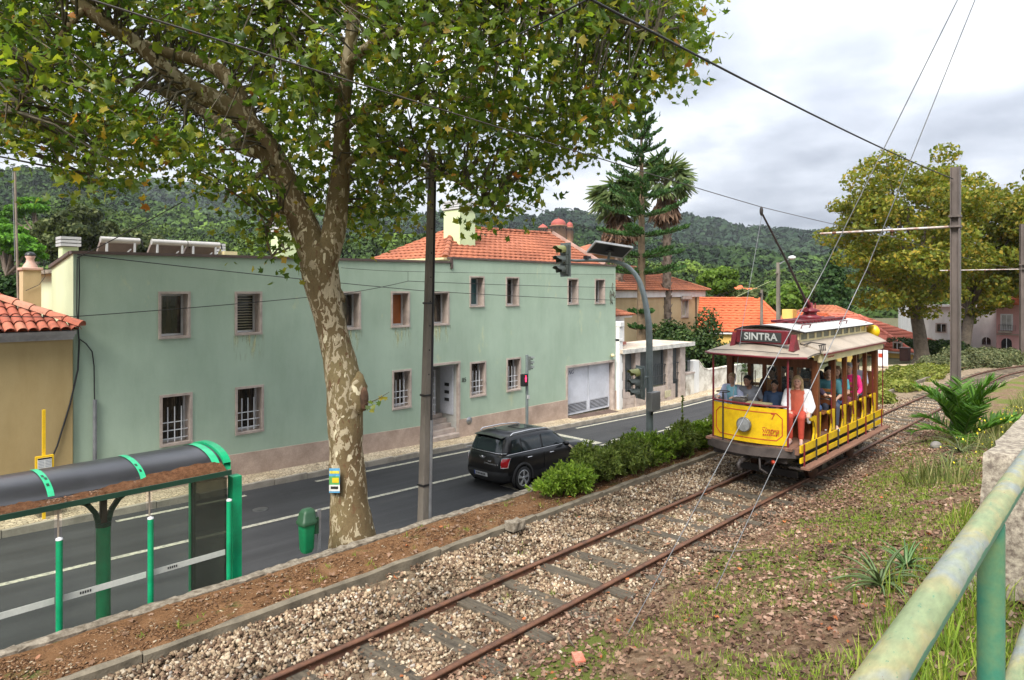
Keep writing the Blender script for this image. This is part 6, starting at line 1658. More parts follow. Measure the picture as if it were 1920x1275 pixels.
# ------------------------------------------------------------------ young date palm, aloe, tufts
def feather_palm(label, base, L, n, seed):
    t = empty('date_palm', base.to_tuple(), label, 'palm'); rd = random.Random(seed); LP, LD, LS = [], [], []
    for k in range(n):
        a = 2 * PI * k / n * 1.0 + rd.uniform(-0.2, 0.2); el = (rd.uniform(1.0, 1.5) if k % 3 else rd.uniform(0.35, 0.8)); l_ = L * rd.uniform(0.75, 1.1)
        pts = [];
        for j in range(9):
            u = j / 8; e2 = el - 0.85 * u * u
            prev = pts[-1] if pts else base + Vector((0, 0, 0.05)); d = Vector((math.cos(a) * math.cos(e2), math.sin(a) * math.cos(e2), math.sin(e2)))
            pts.append(prev + d * (l_ / 8) if pts else prev)
        one('frond', mat('frond_stalk', (0.10, 0.17, 0.03), 0.5), t, 'tube', pts, [0.022 - 0.0022 * j for j in range(9)], 5)
        for j in range(1, 8):
            d = (pts[j + 1] - pts[j]).normalized(); sd_ = d.cross(Vector((0, 0, 1))).normalized(); up_ = sd_.cross(d)
            for m_ in range(5):
                p = pts[j].lerp(pts[j + 1], m_ / 5)
                for s in (-1, 1):
                    LP.append(tuple(p)); LD.append(tuple((sd_ * s * 0.85 + d * 0.7 + up_ * 0.25).normalized())); LS.append(l_ * 0.26 * math.sin(PI * (0.15 + 0.8 * j / 8.5)) + 0.05)
    scatter('leaflets', np.array(LP), np.array(LS), BLD * np.array([1.3, 1, 1], dtype=np.float32), BLF, island_mat('date_palm_leaf', [(0, (0.035, 0.10, 0.01)), (0.6, (0.07, 0.17, 0.018)), (1, (0.13, 0.25, 0.035))], 0.5, 0.3), parent=t, Rm=out_frames(np.array(LD), 0.08))
q = Vector((21.2, 3.45, 0)); q.z = bank_z(q.x, q.y)
feather_palm('young bright green date palm at the foot of the steel pole', q, 1.75, 17, 2)
def rosette(name, label, base, L, n, w, m, seed, curl=1.2, cat='plant', group=None):
    t = empty(name, base.to_tuple(), label, cat, group); rd = random.Random(seed)
    for k in range(n):
        a = 2.4 * k + rd.uniform(-0.2, 0.2); el = rd.uniform(0.25, 1.3); l_ = L * rd.uniform(0.7, 1.1); V = []; pr = base + Vector((0, 0, 0.02))
        sd_ = Vector((-math.sin(a), math.cos(a), 0)); N_ = 7
        for j in range(N_ + 1):
            u = j / N_; e2 = el - curl * u; d = Vector((math.cos(a) * math.cos(e2), math.sin(a) * math.cos(e2), math.sin(e2)))
            if j: pr = pr + d * (l_ / N_)
            ww = w * (1 - u) ** 0.7 + 0.002; up_ = sd_.cross(d)
            V += [pr - sd_ * ww + up_ * ww * 0.35, pr - up_ * ww * 0.5, pr + sd_ * ww + up_ * ww * 0.35, pr + up_ * ww * 0.15]
        F = [(j * 4 + i, j * 4 + (i + 1) % 4, (j + 1) * 4 + (i + 1) % 4, (j + 1) * 4 + i) for j in range(N_) for i in range(4)]
        b = MB(); b._add(V, F, True); b.build('leaf', m, t)
    return t
M_ALOE = mat('aloe_leaf', (0.10, 0.15, 0.05), 0.5, var=0.3, vs_=4)
def gpt(x, y): return Vector((x, y, bank_z(x, y)))
rosette('aloe_plant', 'large sprawling aloe on the bank beside the handrail', gpt(7.75, 1.98), 0.62, 26, 0.022, M_ALOE, 1)
rosette('aloe_plant', 'smaller aloe rosette just behind the large one', gpt(8.35, 1.88), 0.42, 18, 0.022, mat('aloe_leaf_green', (0.10, 0.19, 0.06), 0.5, var=0.3, vs_=4), 2, 0.9)
for i, (x_, y_, L_, lab) in enumerate([(19.0, 3.15, 0.75, 'spiky dull rosette plant in front of the date palm'), (20.2, 2.5, 0.85, 'arching yucca like plant right of the date palm'), (17.2, 3.0, 0.55, 'small arching plant on the bank near the concrete wall')]):
    rosette('spiky_plant', lab, gpt(x_, y_), L_, 34, 0.016, mat('dull_strap_leaf', (0.12, 0.145, 0.05), 0.6, var=0.35, vs_=4), 10 + i, 1.3, 'plant', 'spiky plants on the bank')
YP = ground_pts(260, 15, 27, 1.0, 2.9, 1.0); YP[:, 2] += rng.uniform(0.25, 0.75, len(YP))
scatter('yellow_flowers', YP, rng.uniform(0.018, 0.035, len(YP)), LQ, QF, mat('yellow_petals', (0.75, 0.62, 0.03), 0.6))
G4 = ground_pts(240, 14, 34, 0.3, 3.2, 1.0, 0.7, 4.0); blades('bank_weeds', G4, 44, 0.18, 0.15, 0.65, island_mat('weed_blades', [(0, (0.08, 0.11, 0.03)), (0.6, (0.15, 0.18, 0.05)), (1, (0.30, 0.27, 0.12))], 0.7, 0.25), 0.4, 0.4)
# ------------------------------------------------------------------ concrete lamp post by the wall
pb = atY(793, 1000, 9.7); ptop = atY(810, 280, 9.7)
cp_ = empty('concrete_post', (pb.x, 9.7, road_z(pb.x) + 0.13), 'tall weathered concrete utility post right of the plane tree', 'post')
def taper_box(p0, p1, w0, w1, d0, d1):
    b = MB(); V = []
    for p, w, d in ((p0, w0, d0), (p1, w1, d1)):
        for sx, sy in ((-1, -1), (1, -1), (1, 1), (-1, 1)): V.append((p[0] + sx * w / 2, p[1] + sy * d / 2, p[2]))
    b._add(V, [(3, 2, 1, 0), (4, 5, 6, 7), (0, 1, 5, 4), (1, 2, 6, 5), (2, 3, 7, 6), (3, 0, 4, 7)]); return b
p0 = Vector((pb.x - 0.03, 9.7, road_z(pb.x))); p1 = Vector((ptop.x, 9.7, ptop.z))
taper_box(p0, p1, 0.165, 0.095, 0.165, 0.095).build('shaft', M_CONCRETE, cp_, bevel=0.012)
side = Vector((ST, -CT, 0))
def on_post(z, off): 
    t_ = (z - p0.z) / (p1.z - p0.z); return p0.lerp(p1, t_) + side * off * (1 - 0.35 * t_)
one('conduit', M_STEELG, cp_, 'tube', [on_post(-1.2, 0.135), on_post(1.45, 0.13)], 0.03, 8)
one('cable', M_CABLE, cp_, 'tube', [on_post(1.45, 0.125), on_post(3.0, 0.12), on_post(4.5, 0.115), on_post(6.2, 0.11)], 0.022, 6)
for z_ in (0.25, 1.9, 3.6):
    c_ = p0.lerp(p1, (z_ - p0.z) / (p1.z - p0.z)); w_ = 0.17 - 0.07 * (z_ - p0.z) / (p1.z - p0.z)
    one('strap', M_BLACK, cp_, 'box', c_.x - w_ / 2 - 0.012, c_.x + w_ / 2 + 0.012, c_.y - w_ / 2 - 0.012, c_.y + w_ / 2 + 0.012, z_, z_ + 0.035)
for k in range(9):
    z_ = 2.3 + 0.45 * k; c_ = p0.lerp(p1, (z_ - p0.z) / (p1.z - p0.z)); w_ = 0.083 - 0.035 * (z_ - p0.z) / (p1.z - p0.z)
    one('bolt_hole', M_DARK, cp_, 'lathe', [(0.0, -0.002), (0.014, -0.002), (0.014, 0.004)], (c_.x, c_.y - w_ - 0.001, z_), 8, 'y')
one('lamp_bracket', M_STEELG, cp_, 'tube', [p1 + Vector((-0.12, 0.0, -0.75)), p1 + Vector((-0.13, 0.0, -0.1)), p1 + Vector((-0.2, 0.12, 0.12)), p1 + Vector((-0.36, 0.42, 0.24)), p1 + Vector((-0.55, 1.0, 0.32))], 0.03, 8)
one('street_light', mat('lamp_housing', (0.45, 0.46, 0.47), 0.4), cp_, 'ell', p1 + Vector((-0.6, 1.2, 0.34)), (0.12, 0.30, 0.07))

# ------------------------------------------------------------------ litter bin
bp = atY(575, 1000, 9.3); bx, by = bp.x, 9.3
lb = empty('litter_bin', (bx, by, road_z(bx) + 0.13), 'green plastic litter bin on a galvanised post beside the plane tree', 'litter bin')
def rrect(cx, cy, w, d, z, r_=0.045, n=4):
    out = []
    for (sx, sy, a0) in ((1, 1, 0), (-1, 1, 90), (-1, -1, 180), (1, -1, 270)):
        for k in range(n + 1):
            a = R(a0 + 90 * k / n); out.append((cx + sx * (w / 2 - r_) + r_ * math.cos(a), cy + sy * (d / 2 - r_) + r_ * math.sin(a), z))
    return out
def stack(rings, cap=True):
    n = len(rings[0]); b = MB(); V = [p for r_ in rings for p in r_]
    F = [(i * n + k, i * n + (k + 1) % n, (i + 1) * n + (k + 1) % n, (i + 1) * n + k) for i in range(len(rings) - 1) for k in range(n)]
    b._add(V, F, True)
    if cap: b._add(rings[0], [tuple(reversed(range(n)))]); b._add(rings[-1], [tuple(range(n))])
    return b
zt = atY(575, 978, by).z
stack([rrect(bx, by, 0.148, 0.148, zt - 0.46), rrect(bx, by, 0.185, 0.178, zt - 0.40), rrect(bx, by, 0.207, 0.192, zt - 0.1), rrect(bx, by, 0.215, 0.200, zt)]).build('body', M_BIN, lb)
stack([rrect(bx, by, 0.252, 0.237, zt - 0.03), rrect(bx, by, 0.259, 0.244, zt + 0.015), rrect(bx, by, 0.229, 0.222, zt + 0.03), rrect(bx + 0.01, by, 0.207, 0.192, zt + 0.14), rrect(bx + 0.015, by, 0.163, 0.148, zt + 0.185), rrect(bx + 0.015, by, 0.089, 0.074, zt + 0.20, 0.03)]).build('lid', M_BINL, lb)
one('slot', M_DARK, lb, 'box', bx - 0.07, bx + 0.07, by + 0.09, by + 0.11, zt + 0.05, zt + 0.11)
b = MB(); b.bar((bx + 0.16, by - 0.06, road_z(bx)), (bx + 0.18, by - 0.06, zt + 0.16), 0.05, 0.03, (0, 1, 0)); b.build('post', M_STEELG, lb)
one('bracket', M_BINL, lb, 'box', bx + 0.10, bx + 0.16, by - 0.08, by + 0.08, zt - 0.2, zt + 0.05)

# ------------------------------------------------------------------ bus shelter (seen from behind)
sh = empty('bus_shelter', (2.0, 9.9, road_z(2) + 0.13), 'green bus shelter with black barrel roof and glass back wall', 'bus shelter')
GZ = 1.335; XA, XB = -2.6, 4.22; zg = road_z(2)
def arc(t): # across the roof from the gutter (back) over to the front
    a = R(8 + 150 * t); return (9.42 + 0.62 - 0.62 * math.cos(a), GZ + 0.03 + 0.225 * math.sin(a))
for i, (a0, a1) in enumerate([(-2.6, -1.0), (-1.0, 0.55), (0.55, 2.12), (2.12, 3.13), (3.13, 4.16)]):
    b = MB(); b.grid(lambda u, v: (a0 + (a1 - a0) * u, *arc(v)), 2, 18); b.grid(lambda u, v: (a0 + (a1 - a0) * u, arc(v)[0], arc(v)[1] - 0.012), 2, 18)
    b.build('roof_panel', M_BLKPANEL, sh, fix=False)
def band(x0, x1, m_, t0=0.0, t1=1.0, r_=0.008, name='roof_band'):
    b = MB(); b.grid(lambda u, v: (x0 + (x1 - x0) * u, arc(t0 + (t1 - t0) * v)[0], arc(t0 + (t1 - t0) * v)[1] + r_), 1, 18); b.build(name, m_, sh, fix=False)
for xx in (0.55, 2.12, 3.13): band(xx - 0.034, xx + 0.034, M_SHBAND, 0.02, 0.75)
for xx, t0_ in ((2.12, 0.2), (2.13, 0.32), (2.115, 0.38), (3.13, 0.16), (3.12, 0.28)): band(xx - 0.016, xx + 0.012, M_SHDARK, t0_, t0_ + 0.05, 0.011, 'worn_mark')
band(4.02, 4.12, M_SHBAND, 0.02, 0.95, 0.010)
# end hoop and pillar
b = MB()
V = []
for k in range(13):
    y_, z_ = arc(k / 12 * 0.92); V.append((4.17, y_, z_ + 0.03)); V.append((4.27, y_, z_ + 0.03)); V.append((4.27, y_, z_ - 0.07)); V.append((4.17, y_, z_ - 0.07))
b._add(V, [(k * 4 + i, k * 4 + (i + 1) % 4, k * 4 + 4 + (i + 1) % 4, k * 4 + 4 + i) for k in range(12) for i in range(4)], False); b.build('end_hoop', M_SHGREEN, sh)
one('gutter', M_SHDARK, sh, 'box', XA, 4.2, 9.26, 9.47, GZ - 0.04, GZ + 0.0)
one('gutter_lip', M_SHDARK, sh, 'box', XA, 4.2, 9.24, 9.26, GZ - 0.04, GZ + 0.025)
# leaf litter lying in the gutter
V = []; F = []
n_ = 150
for i in range(n_ + 1):
    x_ = XA + (4.15 - XA) * i / n_; h = 0.05 + 0.05 * (0.5 + 0.5 * math.sin(x_ * 2.1)) + 0.03 * fbm(x_, 0, 3.0)
    for (y_, z_) in ((9.265, GZ + 0.005), (9.30, GZ + 0.35 * h), (9.36, GZ + 0.75 * h), (9.42, GZ + h), (9.47, GZ + h + 0.03)):
        V.append((x_, y_, z_ + 0.008 * fbm(x_, y_, 14)))
for i in range(n_):
    for k in range(4): F.append((i * 5 + k, (i + 1) * 5 + k, (i + 1) * 5 + k + 1, i * 5 + k + 1))
M_GUT = m_soil('gutter_litter_soil', [(0.3, (0.08, 0.035, 0.018)), (0.5, (0.17, 0.08, 0.04)), (0.7, (0.27, 0.14, 0.075))], 14, 1.0)
gl = empty('gutter_litter', (1, 9.35, GZ), 'brown needle and leaf litter lying along the shelter gutter', 'leaf litter')
fastmesh('litter_bed', V, F, M_GUT, gl)
LPn = 2600; xs_ = rng.uniform(XA, 4.12, LPn); u_ = rng.random(LPn)
ys_ = 9.28 + 0.19 * u_; zs2 = np.array([GZ + 0.012 + (0.05 + 0.05 * (0.5 + 0.5 * math.sin(a * 2.1))) * b_ for a, b_ in zip(xs_, u_)])
tag(scatter('litter_bits', np.stack([xs_, ys_, zs2], 1), rng.uniform(0.012, 0.03, LPn), LEAF_T, LEAF_F, M_LITTER, 0.5, gl, 0.1), kind='stuff')
# posts with white tips, rods, glass back
M_SHGLASS = m_clear('shelter_glass', (0.93, 0.96, 0.93), 0.05, (0.22, 0.23, 0.19))
for xx in (-0.85, 0.55, 2.17, 3.17, 4.19):
    one('post', M_SHGREEN, sh, 'tube', [(xx, 9.3, zg), (xx, 9.3, 0.92)], 0.036, 12)
    one('post_cap', M_WHITEP, sh, 'lathe', [(0.038, 0.92), (0.038, 0.94), (0.0, 0.955)], (xx, 9.3, 0), 10)
    if xx < 4: one('rod', mat('pale_rod', (0.45, 0.38, 0.30), 0.6), sh, 'tube', [(xx, 9.34, 0.9), (xx, 9.34, GZ - 0.04)], 0.011, 6)
for a, c in ((-0.85, 0.55), (0.55, 2.17), (2.17, 3.17), (3.17, 4.19)):
    g_ = one('back_glass', M_SHGLASS, sh, 'box', a + 0.04, c - 0.04, 9.345, 9.353, -0.85, GZ - 0.05)
    one('glass_stripe', mat('white_glass_film', (0.56, 0.57, 0.52), 0.6, var=0.15), g_, 'box', a + 0.04, c - 0.04, 9.336, 9.344, 0.17, 0.245)
    if a > 0.5:
        xm = a + 0.22
        for k in range(5): one('stripe_mark', M_BLACK, g_, 'box', xm + 0.026 * k, xm + 0.016 + 0.026 * k, 9.334, 9.3355, 0.195, 0.225)
# main pillar with curved brackets
for xx in (2.8,):
    one('pillar', mat('pillar_green', (0.006, 0.24, 0.10), 0.4, var=0.15), sh, 'tube', [(xx, 9.9, zg), (xx, 9.9, 0.80)], 0.085, 16)
    one('pillar_collar', M_SHDARK, sh, 'tube', [(xx, 9.9, 0.78), (xx, 9.9, 0.83)], 0.092, 16)
    one('pillar_core', mat('rust_brown_core', (0.06, 0.035, 0.025), 0.7), sh, 'box', xx - 0.035, xx + 0.035, 9.86, 9.94, 0.8, 1.40)
    for s in (-1, 1):
        q = MB(); pts = [(xx + s * 0.05, 9.9, 0.80), (xx + s * 0.09, 9.9, 0.97), (xx + s * 0.18, 9.9, 1.10), (xx + s * 0.32, 9.9, 1.2)]
        for i in range(3): q.bar(pts[i], pts[i + 1], 0.05, 0.06, (s, 0, 1))
        q.build('bracket', M_SHDARK, sh)
one('roof_beam', M_SHDARK, sh, 'box', XA, 4.2, 9.86, 9.95, 1.20, 1.27)
# end panel (poster case) and green end frame
M_CASE = m_clear('poster_case_glass', (0.45, 0.46, 0.42), 0.35, (0.07, 0.075, 0.07))
ep = one('end_panel', M_CASE, sh, 'box', 4.20, 4.24, 9.48, 10.62, -1.0, 1.20)
one('end_frame', M_SHGREEN, sh, 'box', 4.27, 4.40, 9.36, 9.52, zg, 1.22)
one('end_frame', M_SHGREEN, sh, 'box', 4.19, 4.27, 10.62, 10.70, zg, 1.25)
one('bench', M_SHDARK, sh, 'box', 1.2, 2.4, 9.75, 10.1, -0.72, -0.68); one('bench_leg', M_SHDARK, sh, 'box', 1.7, 1.8, 9.85, 9.95, zg, -0.72)

# bus stop flag across the road
ysn = empty('bus_stop_sign', (3.82, 17.6, road_z(3.8) + 0.13), 'yellow bus stop pole with timetable board before the ochre house', 'sign')
one('pole', M_SIGNY, ysn, 'box', 3.79, 3.85, 17.585, 17.63, road_z(3.8), 1.24)
one('board_frame', M_SIGNY, ysn, 'box', 3.65, 3.99, 17.53, 17.58, -0.25, 0.24)
tb = one('timetable', mat('timetable_paper', (0.72, 0.72, 0.68), 0.5, var=0.05), ysn, 'box', 3.69, 3.95, 17.522, 17.529, -0.21, 0.20)
for r_ in range(11):
    for (a, c) in ((3.70, 3.81), (3.83, 3.94)): one('print_line', mat('grey_print', (0.28, 0.30, 0.34), 0.6), tb, 'box', a, c, 17.519, 17.5215, 0.13 - 0.033 * r_, 0.142 - 0.033 * r_)
one('header', M_BLACK, tb, 'box', 3.69, 3.95, 17.519, 17.5215, 0.165, 0.2)
# pale concrete block bench and yellow wrap under the gutter are road-side clutter on the far pavement
b = MB(); b.box(3.75, 4.15, 17.75, 18.1, road_z(4), road_z(4) + 0.42); tag(b.build('concrete_block', M_KERB, None, loc=(3.95, 17.9, road_z(4) + 0.13), bevel=0.02), 'small pale concrete block at the foot of the ochre wall', 'block')

# ------------------------------------------------------------------ traffic signals
M_HEAD = mat('signal_grey', (0.15, 0.17, 0.155), 0.5, var=0.15); M_HOODY = mat('signal_hood_green', (0.33, 0.34, 0.12), 0.5, var=0.15)
def signal_head(parent, c, facing, s=1.0, back=True, hood0=None, hood1=None, yaw=0):
    """three lamp housing with hoods; facing is the horizontal direction the lamps look"""
    f = Vector(facing).normalized(); sdv = Vector((-f.y, f.x, 0)); c = Vector(c)
    hd_ = MB()
    for k in range(3):
        z_ = (1 - k) * 0.235 * s
        hd_.bar(c + Vector((0, 0, z_)) - f * 0.09 * s, c + Vector((0, 0, z_)) + f * 0.05 * s, 0.24 * s, 0.228 * s)
    h = hd_.build('signal_head', M_HEAD, parent, bevel=0.012)
    if back:
        b = MB(); b.bar(c - f * 0.035 * s, c - f * 0.02 * s, 0.34 * s, 0.80 * s); b.build('backboard', M_MASTG, h)
    for k in range(3):
        z_ = (1 - k) * 0.235 * s; o = c + Vector((0, 0, z_)) + f * 0.05 * s
        b = MB(); V = []
        n = 12
        for (dd, sh_) in ((0, 0), (0.27 * s, -0.02)):
            for j in range(n + 1):
                a = R(-35 + 250 * j / n); V.append(o + f * dd * (1.0 if 20 < math.degrees(a) < 160 else 0.55) + sdv * (0.105 * s * math.cos(a)) + Vector((0, 0, 0.105 * s * math.sin(a) + sh_)))
        b._add(V, [(j, j + 1, j + n + 2, j + n + 1) for j in range(n)], True); b.build('hood', (hood0 if k == 0 and hood0 else hood1 or M_HEAD), h, fix=False)
        b = MB(); b.lathe([(0.0, 0), (0.09 * s, 0.0), (0.09 * s, 0.012)], (0, 0, 0), 12, 'x')
        lens = MB(); lens.ell(o - f * 0.005, (0.09 * s, 0.09 * s, 0.09 * s), 10, 6); 
        for i in range(len(lens.v)):
            v = Vector(lens.v[i]) - o; v = v - f * v.dot(f) * 0.75; lens.v[i] = tuple(o + v)
        lens.build('lens', m_glass('signal_lens_%d' % k, ((0.06, 0.012, 0.01), (0.07, 0.045, 0.01), (0.01, 0.05, 0.035))[k]), h)
    return h
mx_, my_ = 13.75, 8.62
mb_ = atY(1218, 700, my_); mx_ = mb_.x
ms = empty('signal_mast', (mx_, my_, rail_z(mx_)), 'grey curved traffic signal mast with solar panel reaching over the road', 'traffic light')
def mp_(px, py, yy): return atY(px, py, yy)
top = [Vector((mx_, my_, -0.6)), Vector((mx_, my_, 1.6)), mp_(1217, 620, my_), mp_(1214, 590, my_ + 0.05), mp_(1207, 553, my_ + 0.2), mp_(1196, 522, my_ + 0.42), mp_(1178, 501, my_ + 0.75), mp_(1155, 491, my_ + 1.15), mp_(1120, 488, my_ + 1.75), mp_(1080, 489, my_ + 2.5)]
one('mast', M_MASTG, ms, 'tube', [p for p, r_ in curve_pts([(q, 0.085 - 0.005 * i) for i, q in enumerate(top)], 4)], [r_ for p, r_ in curve_pts([(q, 0.088 - 0.0055 * i) for i, q in enumerate(top)], 4)], 12)
# solar panel on the bend
sc0 = mp_(1143, 468, my_ + 1.2)
e_ = Vector((0.75, -0.55, -0.13)).normalized(); g_ = Vector((0.45, 0.75, -0.30)).normalized()
g_ = (g_ - e_ * g_.dot(e_)).normalized(); n_ = e_.cross(g_)
b = MB(); cs = [sc0 + e_ * sx * 0.48 + g_ * sy * 0.33 for sx, sy in ((-1, -1), (1, -1), (1, 1), (-1, 1))]; b.prism(cs, n_ * -0.018, n_ * 0.018); sp = b.build('solar_panel', M_BLACK, ms)
for i in range(4):
    b = MB(); b.bar(cs[i] , cs[(i + 1) % 4], 0.035, 0.05, tuple(n_)); b.build('panel_frame', M_ALU, sp)
b = MB(); b.box(sc0.x - 0.06, sc0.x + 0.06, sc0.y - 0.08, sc0.y + 0.08, sc0.z - 0.07, sc0.z - 0.03); b.build('junction_box', M_BLACK, sp)
one('panel_arm', M_MASTG, ms, 'tube', [mp_(1140, 489, my_ + 1.3), mp_(1143, 475, my_ + 1.25), sc0], 0.035, 8)
hc = mp_(1059, 487, my_ + 2.85)
signal_head(ms, hc, (-0.98, 0.12, 0), 1.15, True, M_HOODY, None)
one('head_clamp', M_MASTG, ms, 'tube', [mp_(1082, 489, my_ + 2.5), hc + Vector((0.05, 0.0, 0))], 0.035, 8)
one('arm_sensor', M_BLACK, ms, 'box', *[q for v_, r_ in zip(mp_(1101, 483, my_ + 2.1), (0.09, 0.06, 0.04)) for q in (v_ - r_, v_ + r_)])
lc = mp_(1199, 718, my_ + 0.05); lc.z = mp_(1199, 718, my_).z
signal_head(ms, lc, (-0.95, 0.32, 0), 0.98, True, M_HOODY, M_HEAD)
one('head_clamp', M_MASTG, ms, 'tube', [lc + Vector((0.05, 0, 0.1)), (mx_, my_, lc.z + 0.1)], 0.03, 8)
q = mp_(1219, 752, my_ - 0.1)
cbx = one('control_box', mat('box_grey', (0.26, 0.26, 0.25), 0.5, 0.2, var=0.15), ms, 'box', q.x - 0.14, q.x + 0.24, my_ - 0.24, my_ - 0.09, q.z - 0.22, q.z + 0.22, bevel=0.01)
one('box_lock', M_BLACK, cbx, 'box', q.x + 0.02, q.x + 0.05, my_ - 0.226, my_ - 0.219, q.z - 0.02, q.z + 0.02)
one('cable_gland', M_BLACK, ms, 'tube', [(q.x + 0.05, my_ - 0.15, q.z - 0.2), (q.x + 0.06, my_ - 0.1, q.z - 0.32), (mx_ + 0.08, my_, q.z - 0.36)], 0.03, 6)

# pedestrian signal on the far pavement
px_ = 19.62; py_ = 17.5
ps = empty('pedestrian_signal', (px_, py_, road_z(px_) + 0.13), 'slim traffic signal post with red pedestrian light before the green house', 'traffic light')
one('post', M_MASTG, ps, 'tube', [(px_, py_, road_z(px_)), (px_, py_, 1.35)], 0.06, 10)
signal_head(ps, (px_ + 0.10, py_, 1.02), (0.97, -0.2, 0), 0.78, False)
b = MB(); b.box(px_ - 0.32, px_ - 0.06, py_ - 0.12, py_ + 0.06, 0.15, 0.62); pbx = b.build('walker_box', M_BLACK, ps, bevel=0.015)
redl = NT('red_lamp'); redl.set((0.9, 0.02, 0.05), 0.3); redl.b.inputs['Emission Color'].default_value = (1, 0.02, 0.06, 1); redl.b.inputs['Emission Strength'].default_value = 1.6; redl = redl.m
fig = MB(); fx, fy, fz = px_ - 0.20, py_ - 0.126, 0.42
fig.ell((fx, fy, fz + 0.125), (0.022, 0.006, 0.026)); fig.box(fx - 0.035, fx + 0.035, fy - 0.004, fy + 0.004, fz, fz + 0.095); fig.box(fx - 0.028, fx - 0.004, fy - 0.004, fy + 0.004, fz - 0.09, fz); fig.box(fx + 0.004, fx + 0.028, fy - 0.004, fy + 0.004, fz - 0.09, fz)
tag(fig.build('red_walker', redl, pbx), kind='stuff')
one('push_button', M_ALU, ps, 'box', px_ - 0.05, px_ + 0.05, py_ - 0.11, py_ - 0.05, -0.35, -0.22)

# ------------------------------------------------------------------ street lamp and pole behind the tram, litter boxes
q0 = atY(1460, 605, 17.9); q1 = atY(1459, 492, 17.9)
sl = empty('street_lamp', (q0.x, 17.9, -1.9), 'concrete street lamp with white head rising behind the tram', 'street lamp')
taper_box((q0.x, 17.9, -2.2), (q1.x, 17.9, q1.z), 0.30, 0.17, 0.30, 0.17).build('shaft', M_CONCRETE, sl)
one('arm', M_STEELG, sl, 'tube', [q1 + Vector((0, 0, -0.15)), q1 + Vector((0.2, -0.5, 0.15)), atY(1478, 486, 17.2)], 0.04, 6)
one('lamp_head', mat('white_lamp', (0.78, 0.78, 0.78), 0.3), sl, 'ell', atY(1485, 483, 17.0), (0.20, 0.26, 0.13))
one('insulator_arm', M_CONCRETE, sl, 'box', q1.x - 0.35, q1.x + 0.35, 17.85, 17.95, q1.z - 0.75, q1.z - 0.66)
q0 = atY(1428, 610, 20); q1 = atY(1428, 543, 20)
up_ = empty('utility_pole', (q0.x, 20, -2.0), 'short grey utility pole left of the street lamp', 'pole')
one('shaft', M_CONCRETE, up_, 'tube', [(q0.x, 20, -2.2), (q1.x, 20, q1.z)], [0.14, 0.10], 8); one('crossbar', M_BLACK, up_, 'box', q1.x - 0.32, q1.x + 0.32, 19.95, 20.05, q1.z - 0.35, q1.z - 0.25)
wb = P2(1697, 57); wb_ = empty('wheelie_bin', (wb.x, wb.y, -2.1), 'dark red brown wheelie bin before the far hedge', 'bin')
one('bin_body', mat('maroon_bin', (0.10, 0.045, 0.04), 0.5), wb_, 'box', wb.x - 0.35, wb.x + 0.35, wb.y - 0.35, wb.y + 0.35, -2.1, -1.05, bevel=0.05); one('bin_lid', mat('maroon_bin', (0.1, 0.045, 0.04), 0.5), wb_, 'box', wb.x - 0.4, wb.x + 0.4, wb.y - 0.4, wb.y + 0.4, -1.05, -0.95, bevel=0.03)
wb = P2(1653, 50); sg_ = empty('road_sign', (wb.x, wb.y, -2.0), 'small white board with red mark at the roadside behind the tram', 'sign')
one('board', M_WHITEP, sg_, 'box', wb.x - 0.05, wb.x + 0.05, wb.y - 0.42, wb.y + 0.42, -1.7, -0.55); one('red_mark', M_TRED, sg_, 'box', wb.x - 0.06, wb.x - 0.051, wb.y - 0.1, wb.y + 0.2, -1.1, -0.8); one('leg', M_STEELG, sg_, 'box', wb.x - 0.03, wb.x + 0.03, wb.y - 0.03, wb.y + 0.03, -2.2, -1.7)

# ------------------------------------------------------------------ catenary poles
def cat_pole(x, y, zt, w, arm_z, arm_len, label, ang=0.0, base=None):
    zb = (bank_z(x, y) if base is None else base)
    t = empty('catenary_pole', (x, y, zb), label, 'pole', 'steel poles carrying the tram wire')
    b = MB(); h = w / 2; f = 0.022                     # H section: two flanges and a web
    ca, sa = math.cos(ang), math.sin(ang)
    def rot(px, py): return (x + px * ca - py * sa, y + px * sa + py * ca)
    prof_ = [(-h, -h), (h, -h), (h, -h + f), (f / 2, -h + f), (f / 2, h - f), (h, h - f), (h, h), (-h, h), (-h, h - f), (-f / 2, h - f), (-f / 2, -h + f), (-h, -h + f)]
    b.prism([(*rot(a, c), 0) for a, c in prof_], (0, 0, zb - 0.3), (0, 0, zt)); b.build('column', M_BEAM, t)
    one('edge_strip', M_STEELG, t, 'box', x + h - 0.0, x + h + 0.012, y - h - 0.004, y - h + 0.05, zb, zt)
    a0, a1 = Vector((x, y + h, arm_z)), Vector((x - 0.1, y + arm_len, arm_z + 0.0))
    ar_ = one('arm', mat('rusty_white_arm', (0.52, 0.50, 0.48), 0.6, 0.2, var=0.35, vs_=4, c2=(0.30, 0.17, 0.12)), t, 'tube', [a0, a1], 0.035, 8)
    c_ = a0.lerp(a1, 0.42); one('wire_hanger', M_RUST, ar_, 'tube', [c_, c_ + Vector((0, 0, -0.16))], 0.018, 6); one('insulator', M_RUST, ar_, 'ell', c_ + Vector((0, 0, -0.03)), (0.05, 0.08, 0.06))
    one('insulator', M_RUST, ar_, 'ell', a0.lerp(a1, 0.88), (0.05, 0.09, 0.05))
    for z_ in (arm_z, arm_z + 0.3): 
        one('clamp', M_BEAM, t, 'box', x - h - 0.04, x + h + 0.04, y - h - 0.03, y + h + 0.03, z_ - 0.03, z_ + 0.03)
    return t
cat_pole(23.2, 3.96, 7.45, 0.23, 5.72, 3.75, 'tall brown steel pole with white arm over the track')
q = P2(1917, 44); cat_pole(q.x, q.y, 8.2, 0.26, 5.25, 4.6, 'steel pole at the right edge, nearer of two', 0.5, -0.3)
